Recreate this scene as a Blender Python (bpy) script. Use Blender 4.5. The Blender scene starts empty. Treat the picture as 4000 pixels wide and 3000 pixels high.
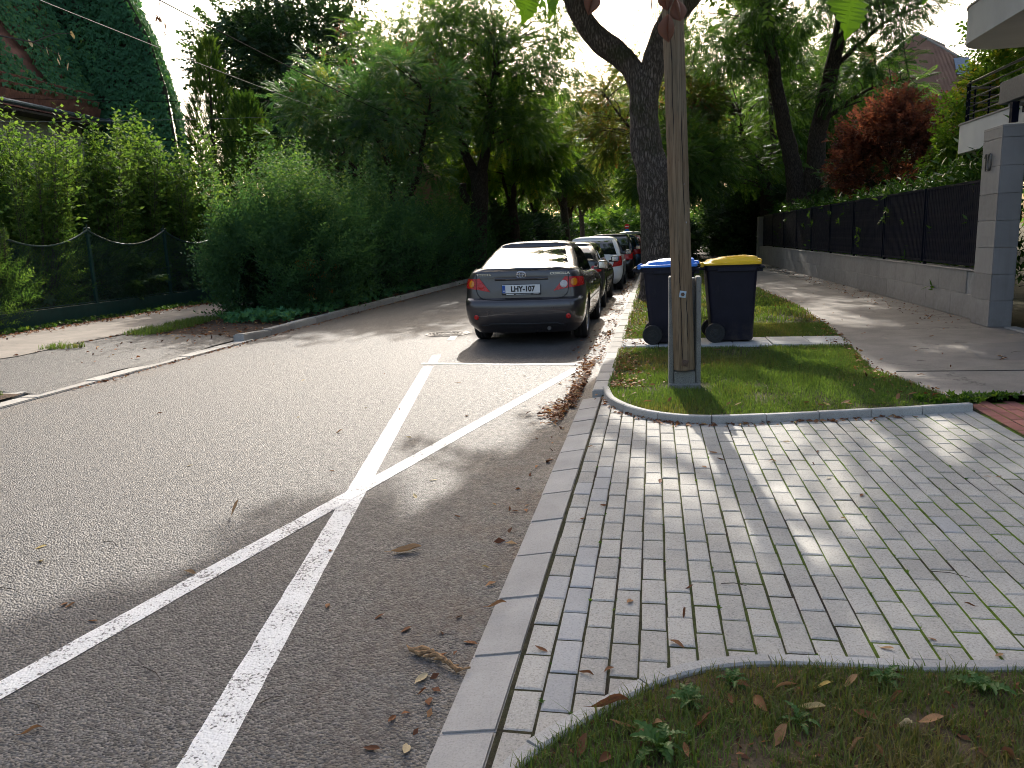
import bpy, bmesh, math, random
import numpy as np
from mathutils import Vector, Matrix
random.seed(7)
RNG = np.random.default_rng(11)
R = math.radians
sc = bpy.context.scene
COL = sc.collection

# ---------------------------------------------------------------- camera
PITCH, ROLL, YAW, CAM_H = R(10.7), 0.038, R(10.611), 1.6
cam_data = bpy.data.cameras.new('camera')
cam_data.sensor_width = 36.0
cam_data.lens = 27.0
cam_data.clip_start = 0.05
cam_data.clip_end = 900
cam = bpy.data.objects.new('camera', cam_data)
COL.objects.link(cam)
_f = Vector((0, math.cos(PITCH), -math.sin(PITCH)))
_r0 = Vector((1, 0, 0))
_u0 = _r0.cross(_f)
_r = _r0 * math.cos(ROLL) - _u0 * math.sin(ROLL)
_u = _r0 * math.sin(ROLL) + _u0 * math.cos(ROLL)
_m = Matrix((_r, _u, -_f)).transposed().to_4x4()
cam.matrix_world = Matrix.Translation((0, 0, CAM_H)) @ Matrix.Rotation(YAW, 4, 'Z') @ _m
sc.camera = cam

# ---------------------------------------------------------------- sky and sun
SUN_EL, SUN_AZ = 33.0, -6.0          # azimuth measured from +Y (the road) towards +X
world = bpy.data.worlds.new('World')
sc.world = world
world.use_nodes = True
nt = world.node_tree
nt.nodes.clear()
sky = nt.nodes.new('ShaderNodeTexSky')
sky.sky_type = 'NISHITA'
sky.sun_disc = False
sky.sun_elevation = R(SUN_EL)
sky.sun_rotation = R(SUN_AZ)
sky.air_density = 1.0
sky.dust_density = 6.0
sky.ozone_density = 0.0
bg = nt.nodes.new('ShaderNodeBackground')
bg.inputs['Strength'].default_value = 0.15
wo = nt.nodes.new('ShaderNodeOutputWorld')
nt.links.new(sky.outputs[0], bg.inputs[0])
nt.links.new(bg.outputs[0], wo.inputs[0])
sun_data = bpy.data.lights.new('sun', 'SUN')
sun_data.energy = 3.2
sun_data.angle = R(0.53)
sun_data.color = (1.0, 0.945, 0.86)
sun = bpy.data.objects.new('sun', sun_data)
COL.objects.link(sun)
SUN_DIR = Vector((math.sin(R(SUN_AZ)) * math.cos(R(SUN_EL)), math.cos(R(SUN_AZ)) * math.cos(R(SUN_EL)), math.sin(R(SUN_EL))))
sun.rotation_euler = SUN_DIR.to_track_quat('Z', 'Y').to_euler()
sun.location = (0, 30, 40)

vs = sc.view_settings
vs.view_transform = 'Standard'
vs.look = 'None'
vs.gamma = 1.0
vs.use_curve_mapping = False
vs.exposure = 1.12

cy = sc.cycles
cy.use_denoising = True
try:
    cy.denoiser = 'OPENIMAGEDENOISE'
except Exception:
    pass
cy.max_bounces = 4
cy.diffuse_bounces = 3
cy.glossy_bounces = 2
cy.transmission_bounces = 4
cy.transparent_max_bounces = 6
cy.sample_clamp_indirect = 6.0
cy.caustics_reflective = False
cy.caustics_refractive = False
cy.filter_width = 1.0
cy.use_adaptive_sampling = True
cy.adaptive_threshold = 0.03
# ---------------------------------------------------------------- helpers: objects
def link(name, me, mat=None, parent=None, smooth=False, sharp=None):
    o = bpy.data.objects.new(name, me)
    COL.objects.link(o)
    if mat is not None and not me.materials:
        for m_ in (mat if isinstance(mat, (list, tuple)) else [mat]):
            me.materials.append(m_)
    if parent is not None:
        o.parent = parent
    if smooth:
        me.polygons.foreach_set('use_smooth', [True] * len(me.polygons))
        if sharp is not None:
            me.set_sharp_from_angle(angle=R(sharp))
    return o

def tag(o, label=None, cat=None, group=None, kind=None):
    if label: o['label'] = label
    if cat: o['category'] = cat
    if group: o['group'] = group
    if kind: o['kind'] = kind
    return o

def thing(name, label, cat, loc=(0, 0, 0), rz=0.0, group=None):
    o = bpy.data.objects.new(name, None)
    COL.objects.link(o)
    o.empty_display_size = 0.2
    o.location = loc
    o.rotation_euler = (0, 0, rz)
    return tag(o, label, cat, group)

def mesh_np(name, V, F, attr=None):
    """V (n,3), F (m,3 or 4) -> mesh, with an optional per-face float attribute 'rnd'."""
    V = np.asarray(V, np.float32)
    F = np.asarray(F, np.int32)
    k = F.shape[1]
    me = bpy.data.meshes.new(name)
    me.vertices.add(len(V))
    me.vertices.foreach_set('co', V.ravel())
    me.loops.add(F.size)
    me.loops.foreach_set('vertex_index', F.ravel())
    me.polygons.add(len(F))
    me.polygons.foreach_set('loop_start', np.arange(len(F), dtype=np.int32) * k)
    if attr is not None:
        a = me.attributes.new('rnd', 'FLOAT', 'FACE')
        a.data.foreach_set('value', np.asarray(attr, np.float32))
    me.update(calc_edges=True)
    me.validate()
    return me

class MB:
    """collects boxes, tubes, prisms, sheets; build() links them as one mesh"""
    def __init__(self):
        self.v = []; self.f = []; self.m = []
    def add(self, vs_, fs_, mi=0):
        b = len(self.v)
        self.v += [tuple(p) for p in vs_]
        for f in fs_:
            self.f.append(tuple(i + b for i in f)); self.m.append(mi)
        return self
    def box(self, c, s, rz=0.0, mi=0, rot=None):
        x, y, z = s[0] / 2, s[1] / 2, s[2] / 2
        P = [Vector((a * x, b_ * y, d * z)) for d in (-1, 1) for b_ in (-1, 1) for a in (-1, 1)]
        M_ = rot if rot is not None else Matrix.Rotation(rz, 3, 'Z')
        P = [M_ @ p + Vector(c) for p in P]
        return self.add(P, [(0, 2, 3, 1), (4, 5, 7, 6), (0, 1, 5, 4), (2, 6, 7, 3), (0, 4, 6, 2), (1, 3, 7, 5)], mi)
    def bbox(self, c, s, b=0.01, rz=0.0, mi=0, rot=None):
        """box whose twelve edges are chamfered by b"""
        x, y, z = s[0] / 2, s[1] / 2, s[2] / 2
        b = min(b, x * .9, y * .9, z * .9)
        bm_ = bmesh.new()
        bmesh.ops.create_cube(bm_, size=1.0)
        for v_ in bm_.verts:
            v_.co = Vector((v_.co.x * 2 * x, v_.co.y * 2 * y, v_.co.z * 2 * z))
        bmesh.ops.bevel(bm_, geom=bm_.edges[:], offset=b, segments=1, affect='EDGES')
        M_ = rot if rot is not None else Matrix.Rotation(rz, 3, 'Z')
        bm_.verts.index_update()
        self.add([M_ @ v_.co + Vector(c) for v_ in bm_.verts], [[v_.index for v_ in f_.verts] for f_ in bm_.faces], mi)
        bm_.free()
        return self
    def tube(self, pts, rad, n=8, caps=True, mi=0):
        P = [Vector(p) for p in pts]
        if not isinstance(rad, (list, tuple, np.ndarray)):
            rad = [rad] * len(P)
        ring = []; up = Vector((0.31, 0.17, 0.93)).normalized()
        for i, p in enumerate(P):
            d = (P[min(i + 1, len(P) - 1)] - P[max(i - 1, 0)]).normalized()
            a = d.cross(up)
            if a.length < 1e-3: a = d.cross(Vector((1, 0, 0)))
            a.normalize(); b_ = a.cross(d).normalized()
            up = b_.cross(a) if False else up
            ring.append([p + (a * math.cos(t) + b_ * math.sin(t)) * rad[i] for t in [2 * math.pi * k / n for k in range(n)]])
        vs_ = [q for r_ in ring for q in r_]
        fs_ = []
        for i in range(len(P) - 1):
            for k in range(n):
                fs_.append((i * n + k, i * n + (k + 1) % n, (i + 1) * n + (k + 1) % n, (i + 1) * n + k))
        if caps:
            fs_.append(tuple(range(n - 1, -1, -1)))
            fs_.append(tuple((len(P) - 1) * n + k for k in range(n)))
        return self.add(vs_, fs_, mi)
    def prism(self, poly, z0, z1, mi=0, axis='z', flip=False):
        """polygon extruded along an axis: axis z -> (x,y), axis y -> (x,z), axis x -> (y,z)"""
        n = len(poly)
        def pt(p, t):
            if axis == 'z': return (p[0], p[1], t)
            if axis == 'y': return (p[0], t, p[1])
            return (t, p[0], p[1])
        vs_ = [pt(p, z0) for p in poly] + [pt(p, z1) for p in poly]
        fs_ = [tuple(range(n - 1, -1, -1)), tuple(range(n, 2 * n))]
        fs_ += [(i, (i + 1) % n, n + (i + 1) % n, n + i) for i in range(n)]
        return self.add(vs_, fs_, mi)
    def lathe(self, prof, c, axis='x', n=24, mi=0):
        """profile [(radius, offset along axis)] turned round an axis through c"""
        vs_ = []; m_ = len(prof)
        for k in range(n):
            t = 2 * math.pi * k / n
            for r_, o in prof:
                a, b_ = r_ * math.cos(t), r_ * math.sin(t)
                q = {'x': (o, a, b_), 'y': (a, o, b_), 'z': (a, b_, o)}[axis]
                vs_.append((c[0] + q[0], c[1] + q[1], c[2] + q[2]))
        fs_ = [(k * m_ + j, k * m_ + j + 1, ((k + 1) % n) * m_ + j + 1, ((k + 1) % n) * m_ + j) for k in range(n) for j in range(m_ - 1)]
        return self.add(vs_, fs_, mi)
    def grid(self, fn, nu, nv, mi=0):
        vs_ = [fn(i / nu, j / nv) for j in range(nv + 1) for i in range(nu + 1)]
        fs_ = [(j * (nu + 1) + i, j * (nu + 1) + i + 1, (j + 1) * (nu + 1) + i + 1, (j + 1) * (nu + 1) + i) for j in range(nv) for i in range(nu)]
        return self.add(vs_, fs_, mi)
    def mesh(self, name, normals=True):
        me = bpy.data.meshes.new(name)
        me.from_pydata([tuple(p) for p in self.v], [], self.f)
        if any(self.m):
            me.polygons.foreach_set('material_index', self.m)
        if normals:
            bm_ = bmesh.new(); bm_.from_mesh(me)
            bmesh.ops.recalc_face_normals(bm_, faces=bm_.faces[:])
            bm_.to_mesh(me); bm_.free()
        me.update()
        return me
    def build(self, name, mat, parent=None, smooth=False, sharp=35, normals=True):
        return link(name, self.mesh(name, normals), mat, parent, smooth, sharp if smooth else None)

def copy_tree(o, parent=None):
    c = o.copy()
    COL.objects.link(c)
    c.parent = parent
    for ch in o.children:
        copy_tree(ch, c)
    return c

# ---------------------------------------------------------------- helpers: materials
class NT:
    def __init__(self, name):
        self.m = bpy.data.materials.new(name)
        self.m.use_nodes = True
        self.t = self.m.node_tree
        self.bsdf = self.t.nodes['Principled BSDF']
        self.out = self.t.nodes['Material Output']
    def n(self, typ, **kw):
        nd = self.t.nodes.new(typ)
        for k, v in kw.items():
            if k.startswith('_'): setattr(nd, k[1:], v)
            else:
                key = k.replace('__', ' ')
                nd.inputs[key].default_value = v
        return nd
    def l(self, a, b): self.t.links.new(a, b)
    def noise(self, vec, scale, detail=3.0, rough=0.55, dist=0.0):
        nd = self.n('ShaderNodeTexNoise', Scale=scale, Detail=detail, Roughness=rough, Distortion=dist)
        self.l(vec, nd.inputs['Vector'])
        return nd.outputs['Fac']
    def vor(self, vec, scale, feature='F1', rand=1.0, out='Distance'):
        nd = self.n('ShaderNodeTexVoronoi', Scale=scale, Randomness=rand, _feature=feature)
        self.l(vec, nd.inputs['Vector'])
        return nd.outputs[out]
    def ramp(self, fac, stops, interp='LINEAR'):
        nd = self.n('ShaderNodeValToRGB')
        cr = nd.color_ramp
        cr.interpolation = interp
        while len(cr.elements) < len(stops): cr.elements.new(0.5)
        for e, (p, c) in zip(cr.elements, stops):
            e.position = p
            e.color = (*c, 1) if len(c) == 3 else c
        self.l(fac, nd.inputs['Fac'])
        return nd.outputs['Color']
    def mixc(self, fac, a, b, mode='MIX'):
        nd = self.n('ShaderNodeMix', _data_type='RGBA', _blend_type=mode)
        for sock, val in ((nd.inputs[0], fac), (nd.inputs[6], a), (nd.inputs[7], b)):
            if hasattr(val, 'links'): self.l(val, sock)
            else: sock.default_value = val if not isinstance(val, tuple) else ((*val, 1) if len(val) == 3 else val)
        return nd.outputs[2]
    def math(self, op, a, b=0.0, c=0.0, clamp=False):
        nd = self.n('ShaderNodeMath', _operation=op, _use_clamp=clamp)
        for i, val in enumerate((a, b, c)):
            if hasattr(val, 'links'): self.l(val, nd.inputs[i])
            else: nd.inputs[i].default_value = val
        return nd.outputs[0]
    def mapr(self, v, a, b, c=0.0, d=1.0):
        nd = self.n('ShaderNodeMapRange', From__Min=a, From__Max=b, To__Min=c, To__Max=d)
        self.l(v, nd.inputs['Value'])
        return nd.outputs[0]
    def pos(self):
        return self.n('ShaderNodeNewGeometry').outputs['Position']
    def obj(self):
        return self.n('ShaderNodeTexCoord').outputs['Object']
    def rand(self):
        return self.n('ShaderNodeObjectInfo').outputs['Random']
    def sep(self, v):
        nd = self.n('ShaderNodeSeparateXYZ'); self.l(v, nd.inputs[0]); return nd.outputs
    def scale(self, v, s):
        nd = self.n('ShaderNodeVectorMath', _operation='MULTIPLY'); self.l(v, nd.inputs[0]); nd.inputs[1].default_value = s; return nd.outputs[0]
    def attr(self, name):
        return self.n('ShaderNodeAttribute', _attribute_name=name).outputs['Fac']
    def bump(self, h, strength=0.3, dist=0.01):
        nd = self.n('ShaderNodeBump', Strength=strength, Distance=dist)
        self.l(h, nd.inputs['Height'])
        self.l(nd.outputs[0], self.bsdf.inputs['Normal'])
        return nd.outputs[0]
    def col(self, c):
        if hasattr(c, 'links'): self.l(c, self.bsdf.inputs['Base Color'])
        else: self.bsdf.inputs['Base Color'].default_value = (*c, 1)
        return self
    def set(self, **kw):
        for k, v in kw.items():
            key = k.replace('__', ' ')
            if hasattr(v, 'links'): self.l(v, self.bsdf.inputs[key])
            else: self.bsdf.inputs[key].default_value = v
        return self

MATS = {}
def plain(name, c1, c2=None, rough=0.6, scale=12.0, bump=0.0, bscale=60.0, metal=0.0, spec=0.5, coat=0.0, detail=4.0, dist=0.003, world_space=False):
    """two-tone noise-mottled surface with optional relief"""
    if name in MATS: return MATS[name]
    t = NT(name)
    v = t.pos() if world_space else t.obj()
    c2 = c2 or tuple(x * .72 for x in c1)
    f = t.noise(v, scale, detail)
    t.col(t.ramp(f, [(0.32, c2), (0.68, c1)]))
    rr = t.noise(v, scale * 2.3, 2)
    t.set(Roughness=t.mapr(rr, .3, .7, max(0.02, rough - .08), min(1, rough + .08)), Metallic=metal, Specular__IOR__Level=spec)
    if coat: t.set(Coat__Weight=coat, Coat__Roughness=0.04)
    if bump: t.bump(t.noise(v, bscale, 3), bump, dist)
    MATS[name] = t.m
    return t.m

def leaf_mat(name, stops, trans=0.45, rough=0.45, tgain=1.6, tcol=(1.0, 1.05, 0.45)):
    """two-sided leaf: diffuse + light shining through, colour by the leaf's own random value"""
    if name in MATS: return MATS[name]
    t = NT(name)
    c = t.ramp(t.attr('rnd'), stops)
    b = t.bsdf
    t.col(c)
    t.set(Roughness=rough, Specular__IOR__Level=0.2)
    tr = t.n('ShaderNodeBsdfTranslucent')
    tc = t.mixc(1.0, c, tuple(tgain * x for x in tcol), 'MULTIPLY')
    t.l(tc, tr.inputs[0])
    mx = t.n('ShaderNodeMixShader')
    mx.inputs[0].default_value = trans
    t.l(b.outputs[0], mx.inputs[1]); t.l(tr.outputs[0], mx.inputs[2])
    t.l(mx.outputs[0], t.out.inputs[0])
    MATS[name] = t.m
    return t.m
# ---------------------------------------------------------------- numpy helpers
def vnoise(P, scale, seed=0):
    """smooth value noise, P (n,2|3) -> (n,) in 0..1"""
    P = np.asarray(P, float) * scale
    if P.shape[1] == 2: P = np.c_[P, np.zeros(len(P))]
    I = np.floor(P).astype(np.int64); Fr = P - I
    Fr = Fr * Fr * (3 - 2 * Fr)
    def h(a):
        n = (a[:, 0] * 374761393 + a[:, 1] * 668265263 + a[:, 2] * 1274126177 + seed * 974634777) & 0x7fffffff
        n = ((n ^ (n >> 13)) * 1274126177) & 0x7fffffff
        return ((n ^ (n >> 16)) & 0xffff) / 65535.0
    out = 0
    for dx in (0, 1):
        for dy in (0, 1):
            for dz in (0, 1):
                w = (Fr[:, 0] if dx else 1 - Fr[:, 0]) * (Fr[:, 1] if dy else 1 - Fr[:, 1]) * (Fr[:, 2] if dz else 1 - Fr[:, 2])
                out = out + w * h(I + np.array([dx, dy, dz]))
    return out

def in_poly(P, poly):
    x, y = P[:, 0], P[:, 1]
    ins = np.zeros(len(P), bool)
    n = len(poly)
    for i in range(n):
        x1, y1 = poly[i]; x2, y2 = poly[(i + 1) % n]
        c = ((y1 > y) != (y2 > y)) & (x < (x2 - x1) * (y - y1) / (y2 - y1 + 1e-12) + x1)
        ins ^= c
    return ins

def sheet(name, poly, z, mat, parent=None):
    me = bpy.data.meshes.new(name)
    zz = z if callable(z) else (lambda x, y: z)
    me.from_pydata([(p[0], p[1], zz(p[0], p[1])) for p in poly], [], [tuple(range(len(poly)))])
    me.update()
    if me.polygons[0].normal.z < 0: me.flip_normals()
    return link(name, me, mat, parent)

def smooth_line(pts, n=8):
    """Catmull-Rom through the points"""
    P = [np.array(p, float) for p in pts]
    P = [2 * P[0] - P[1]] + P + [2 * P[-1] - P[-2]]
    out = []
    for i in range(1, len(P) - 2):
        for k in range(n):
            t = k / n
            a, b, c, d = P[i - 1], P[i], P[i + 1], P[i + 2]
            out.append(.5 * ((2 * b) + (c - a) * t + (2 * a - 5 * b + 4 * c - d) * t * t + (3 * b - a - 3 * c + d) * t ** 3))
    out.append(P[-2])
    return out

# ---------------------------------------------------------------- ground materials
def asphalt_mat(name, base=0.085, tint=(1.0, .945, .90), dirt=True):
    t = NT(name)
    v = t.pos()
    st = t.vor(v, 95.0, out='Color')
    s = t.sep(st)
    d = t.vor(v, 95.0)
    grain = t.math('ADD', t.math('MULTIPLY', s[0], .55), t.math('MULTIPLY', t.noise(v, 45, 4), .6))
    b = base
    c = t.ramp(grain, [(.28, tuple(.32 * b * k for k in tint)), (.55, tuple(b * k for k in tint)), (.84, tuple(2.6 * b * k for k in tint))])
    big = t.noise(t.scale(v, (1.6, .28, 1.0)), .55, 5, .6)
    c = t.mixc(t.mapr(big, .35, .65, 0, .35), c, tuple(1.25 * b * k for k in (1.02, .97, .92)))
    if dirt:
        x = t.sep(v)
        near = t.mapr(x[0], -1.55, -.72, 0, 1)
        w = t.math('MULTIPLY', near, t.mapr(t.noise(v, 2.2, 5, .65), .42, .68, 0, 1), clamp=True)
        w = t.math('MULTIPLY', w, t.mapr(t.noise(v, 35, 3), .3, .6, .25, .9), clamp=True)
        c = t.mixc(w, c, (.085, .052, .034))
        nearl = t.mapr(x[0], -6.35, -7.0, 0, 1)
        w2 = t.math('MULTIPLY', nearl, t.mapr(t.noise(v, 3.0, 5, .65), .4, .65, 0, .9), clamp=True)
        c = t.mixc(w2, c, (.10, .075, .052))
    t.col(c)
    t.set(Roughness=t.mapr(t.noise(v, 20, 2), .3, .7, .5, .72), Specular__IOR__Level=0.5)
    h = t.math('ADD', t.math('MULTIPLY', d, -1.0), t.math('MULTIPLY', t.noise(v, 160, 2), .35))
    t.bump(h, .9, .009)
    return t.m

def paint_mat(name, col=(.78, .78, .76), wear=.5):
    """road paint, worn off where the stones of the asphalt stand proud"""
    t = NT(name)
    v = t.pos()
    d = t.vor(v, 95.0)
    n1 = t.noise(v, 70, 4, .6)
    n2 = t.noise(v, 6, 4, .6)
    k = t.math('ADD', t.math('MULTIPLY', n1, .75), t.math('MULTIPLY', n2, .35))
    f = t.mapr(k, wear + .08, wear + .16, 0, 1)
    c = t.mixc(f, t.mixc(t.mapr(n2, .3, .7), col, tuple(.86 * x for x in col)), (.09, .086, .082))
    t.col(c)
    t.set(Roughness=.6)
    t.bump(t.math('MULTIPLY', d, -1.0), .6, .005)
    return t.m

def concrete_mat(name, c1, c2, rnd=.25, speck=.5, bump=.35, cracks=False, wspace=True):
    t = NT(name)
    v = t.pos() if wspace else t.obj()
    n1 = t.noise(v, 3.2, 5, .6)
    n2 = t.noise(v, 130, 3, .6)
    c = t.ramp(n1, [(.3, c2), (.7, c1)])
    c = t.mixc(t.mapr(n2, .52, .7, 0, speck), c, tuple(.45 * x for x in c2))
    c = t.mixc(t.mapr(n2, .42, .3, 0, speck * .5), c, tuple(min(.8, 1.5 * x) for x in c1))
    r = t.math('FRACT', t.math('ADD', t.rand(), t.attr('rnd')))
    g = t.mapr(r, 0, 1, 1 - rnd, 1 + rnd)
    mul = t.n('ShaderNodeVectorMath', _operation='SCALE')
    t.l(c, mul.inputs[0]); t.l(g, mul.inputs['Scale'])
    c = mul.outputs[0]
    if cracks:
        e = t.n('ShaderNodeTexVoronoi', Scale=.55, Randomness=1.0, _feature='DISTANCE_TO_EDGE')
        wv = t.n('ShaderNodeVectorMath', _operation='ADD')
        t.l(v, wv.inputs[0])
        nn = t.n('ShaderNodeTexNoise', Scale=2.5, Detail=5.0, Roughness=.7); t.l(v, nn.inputs['Vector'])
        sc_ = t.n('ShaderNodeVectorMath', _operation='SCALE'); t.l(nn.outputs['Color'], sc_.inputs[0]); sc_.inputs['Scale'].default_value = .8
        t.l(sc_.outputs[0], wv.inputs[1]); t.l(wv.outputs[0], e.inputs['Vector'])
        cr = t.math('MULTIPLY', t.mapr(e.outputs[0], .012, .0, 0, 1), t.mapr(t.noise(v, .9, 2), .5, .62, 0, .8), clamp=True)
        c = t.mixc(cr, c, (.05, .045, .04))
        st = t.mapr(t.noise(v, 1.1, 6, .7), .5, .75, 0, .45)
        c = t.mixc(st, c, tuple(.55 * x for x in c2))
    t.col(c)
    t.set(Roughness=.82, Specular__IOR__Level=.3)
    t.bump(n2, bump, .004)
    return t.m

def soil_mat(name, c1, c2, scale=9.0, moss=None, bump=.8):
    t = NT(name)
    v = t.pos()
    n1 = t.noise(v, scale, 6, .65)
    c = t.ramp(n1, [(.3, c2), (.7, c1)])
    n2 = t.noise(v, scale * 9, 3, .6)
    c = t.mixc(t.mapr(n2, .5, .75, 0, .6), c, tuple(.5 * x for x in c2))
    if moss:
        x = t.sep(v)
        m = t.math('MULTIPLY', t.mapr(t.noise(v, 2.4, 4, .6), .38, .52, 0, 1), t.mapr(x[0], -.1, 1.3, .10, 1.0), clamp=True)
        m2 = t.mapr(t.noise(v, 40, 3), .3, .6, .4, 1)
        c = t.mixc(t.math('MULTIPLY', m, m2, clamp=True), c, moss)
    t.col(c)
    t.set(Roughness=.95, Specular__IOR__Level=.1)
    t.bump(t.noise(v, scale * 5, 4, .7), bump, .02)
    return t.m

M_ROAD = asphalt_mat('asphalt_road', .068)
M_APRON = asphalt_mat('asphalt_old', .050, (1, .98, .96), dirt=False)
M_PAINT = paint_mat('road_paint')
M_PAINT_OLD = paint_mat('road_paint_old', (.62, .58, .45), .46)
M_KERB = concrete_mat('kerb_concrete', (.40, .385, .355), (.31, .295, .27), rnd=.16)
M_KERB_GREY = concrete_mat('flush_kerb_concrete', (.42, .405, .38), (.32, .31, .29), rnd=.10, speck=.35)
M_EDGING = concrete_mat('edging_concrete', (.42, .41, .385), (.30, .29, .27), rnd=.12)
M_PAVER = concrete_mat('grey_paver', (.415, .396, .355), (.335, .32, .287), rnd=.11, speck=.7)
M_PAVER_BLUE = concrete_mat('blue_grey_paver', (.39, .388, .378), (.32, .318, .31), rnd=.10, speck=.4)
M_PAVER_RED = concrete_mat('red_paver', (.42, .17, .13), (.31, .12, .095), rnd=.16, speck=.45)
M_SLAB = concrete_mat('pale_slab', (.44, .44, .42), (.36, .36, .345), rnd=.08, speck=.3)
M_WALK = concrete_mat('footway_asphalt', (.265, .24, .212), (.185, .168, .15), rnd=0.0, speck=.55, cracks=True)
M_WALK_L = concrete_mat('footpath_asphalt', (.27, .24, .205), (.19, .168, .145), rnd=0.0, speck=.5, cracks=True)
M_PATCH = concrete_mat('footway_patch', (.20, .185, .175), (.15, .14, .13), rnd=0.0, speck=.5)
M_SOIL = soil_mat('lawn_soil', (.16, .12, .075), (.075, .056, .036))
M_LAWN = soil_mat('lawn_thatch', (.075, .085, .03), (.05, .045, .022), 6.0)
M_DIRT = soil_mat('verge_dirt', (.13, .095, .07), (.07, .05, .038), 5.0)
M_JOINT = soil_mat('joint_sand_and_moss', (.075, .062, .045), (.03, .026, .02), 25.0, moss=(.13, .21, .02))
M_GROUND = soil_mat('garden_soil', (.07, .065, .035), (.04, .035, .02), 2.0)

# ---------------------------------------------------------------- ground, road, pavements
o = sheet('ground', [(-400, -200), (400, -200), (400, 420), (-400, 420)], -.06, M_GROUND); tag(o, kind='structure')
road = sheet('road', [(-7.14, -12), (-.55, -12), (-.55, 170), (-7.14, 170)], 0.0, M_ROAD); tag(road, kind='structure')

def ribbon(name, a, b, w, z, mat, parent, wob=.0022):
    """flat painted line from a to b with slightly uneven edges"""
    a = np.array(a); b = np.array(b)
    d = (b - a) / np.linalg.norm(b - a); nrm = np.array([-d[1], d[0]])
    n = max(2, int(np.linalg.norm(b - a) / .06))
    L = []; Rr = []
    for i in range(n + 1):
        p = a + (b - a) * i / n
        L.append(p + nrm * (w / 2 + random.uniform(-wob, wob))); Rr.append(p - nrm * (w / 2 + random.uniform(-wob, wob)))
    V = [(p[0], p[1], z) for p in L] + [(p[0], p[1], z) for p in Rr]
    Fc = [(i, i + n + 1, i + n + 2, i + 1) for i in range(n)]
    me = bpy.data.meshes.new(name); me.from_pydata(V, [], Fc); me.update()
    if me.polygons[0].normal.z < 0: me.flip_normals()
    return link(name, me, mat, parent)

ribbon('parking_bay_line', (-1.235, 1.0), (-2.87, 9.42), .135, .0015, M_PAINT, road)
ribbon('worn_line_end', (-2.79, 9.0), (-2.89, 9.56), .13, .0032, M_PAINT_OLD, road)
ribbon('diagonal_line', (-2.82, 0.35), (-0.93, 9.30), .125, .0036, M_PAINT, road)
ribbon('cross_line', (-3.05, 9.78), (-.90, 9.60), .10, .0052, M_PAINT, road)
ribbon('bay_corner_line', (-2.92, 9.83), (-3.06, 10.55), .125, .0018, M_PAINT, road)
ribbon('bay_dash', (-3.28, 12.15), (-3.36, 12.75), .125, .004, M_PAINT, road)
for k in range(4):
    ribbon('bay_dash', (-3.12, 17.0 + 5.6 * k), (-3.12, 18.0 + 5.6 * k), .12, .004, M_PAINT, road)

# manhole: frame ring, cover with raised rings and radial ribs
mh = thing('manhole_cover', 'round cast iron manhole cover set in the road behind the dark saloon', 'manhole cover', (-3.55, 13.0, 0.0))
M_IRON = plain('cast_iron', (.13, .12, .115), (.07, .065, .06), rough=.55, metal=.4, scale=30, bump=.4)
MB().lathe([(.39, .002), (.39, .009), (.345, .009), (.345, .002)], (0, 0, 0), 'z', 40).build('frame', M_IRON, mh)
MB().lathe([(.335, .001), (.335, .006), (0.001, .006)], (0, 0, 0), 'z', 40).build('cover', M_IRON, mh)
m = MB()
for r_ in (.29, .22, .15, .08):
    m.lathe([(r_ + .014, .0055), (r_ + .012, .012), (r_ - .012, .012), (r_ - .014, .0055)], (0, 0, 0), 'z', 36)
for k in range(12):
    a = k * math.pi / 6
    m.box((.25 * math.cos(a), .25 * math.sin(a), .009), (.15, .016, .007), a)
m.build('raised_pattern', M_IRON, mh)

# --- raised kerb along the parked cars, with single stones
kerb = thing('kerb', None, None, (0, 0, 0)); kerb['kind'] = 'structure'
def kerb_stone_mesh(name, L, w, h, slope=0.0, b=.012):
    bm_ = bmesh.new()
    bmesh.ops.create_cube(bm_, size=1.0)
    for v_ in bm_.verts:
        v_.co = Vector((v_.co.x * w, v_.co.y * L, v_.co.z * h))
        if v_.co.z > 0: v_.co.z += slope * (v_.co.x / w)
    bmesh.ops.bevel(bm_, geom=[e for e in bm_.edges if all(v_.co.z > 0 for v_ in e.verts)], offset=b, segments=2, affect='EDGES')
    me = bpy.data.meshes.new(name); bm_.to_mesh(me); bm_.free()
    return me
me_k = kerb_stone_mesh('kerb_stone', .489, .17, .26); me_k.materials.append(M_KERB)
y = 7.75
while y < 60:
    o = link('kerb_stone', me_k, None, kerb)
    xk = -.60 + .10 * max(0, (y - 8) / 24)
    o.location = (xk + .085 + random.uniform(-.004, .004), y, -.03 + random.uniform(-.004, .004)); o.rotation_euler = (0, random.uniform(-.006, .006), random.uniform(-.008, .003))
    y += .497
# drop stone at the driveway corner, then flush kerb stones
fk = thing('flush_kerb', None, None); fk['kind'] = 'structure'
me_f = kerb_stone_mesh('flush_kerb_stone', .474, .195, .20, .03, .008); me_f.materials.append(M_KERB_GREY)
y = 7.22
while y > -3:
    o = link('kerb_stone', me_f, None, fk)
    o.location = (-.598 + random.uniform(-.002, .002), y, -.075 + random.uniform(-.002, .002)); o.rotation_euler = (0, 0, random.uniform(-.004, .004))
    y -= .480
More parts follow.
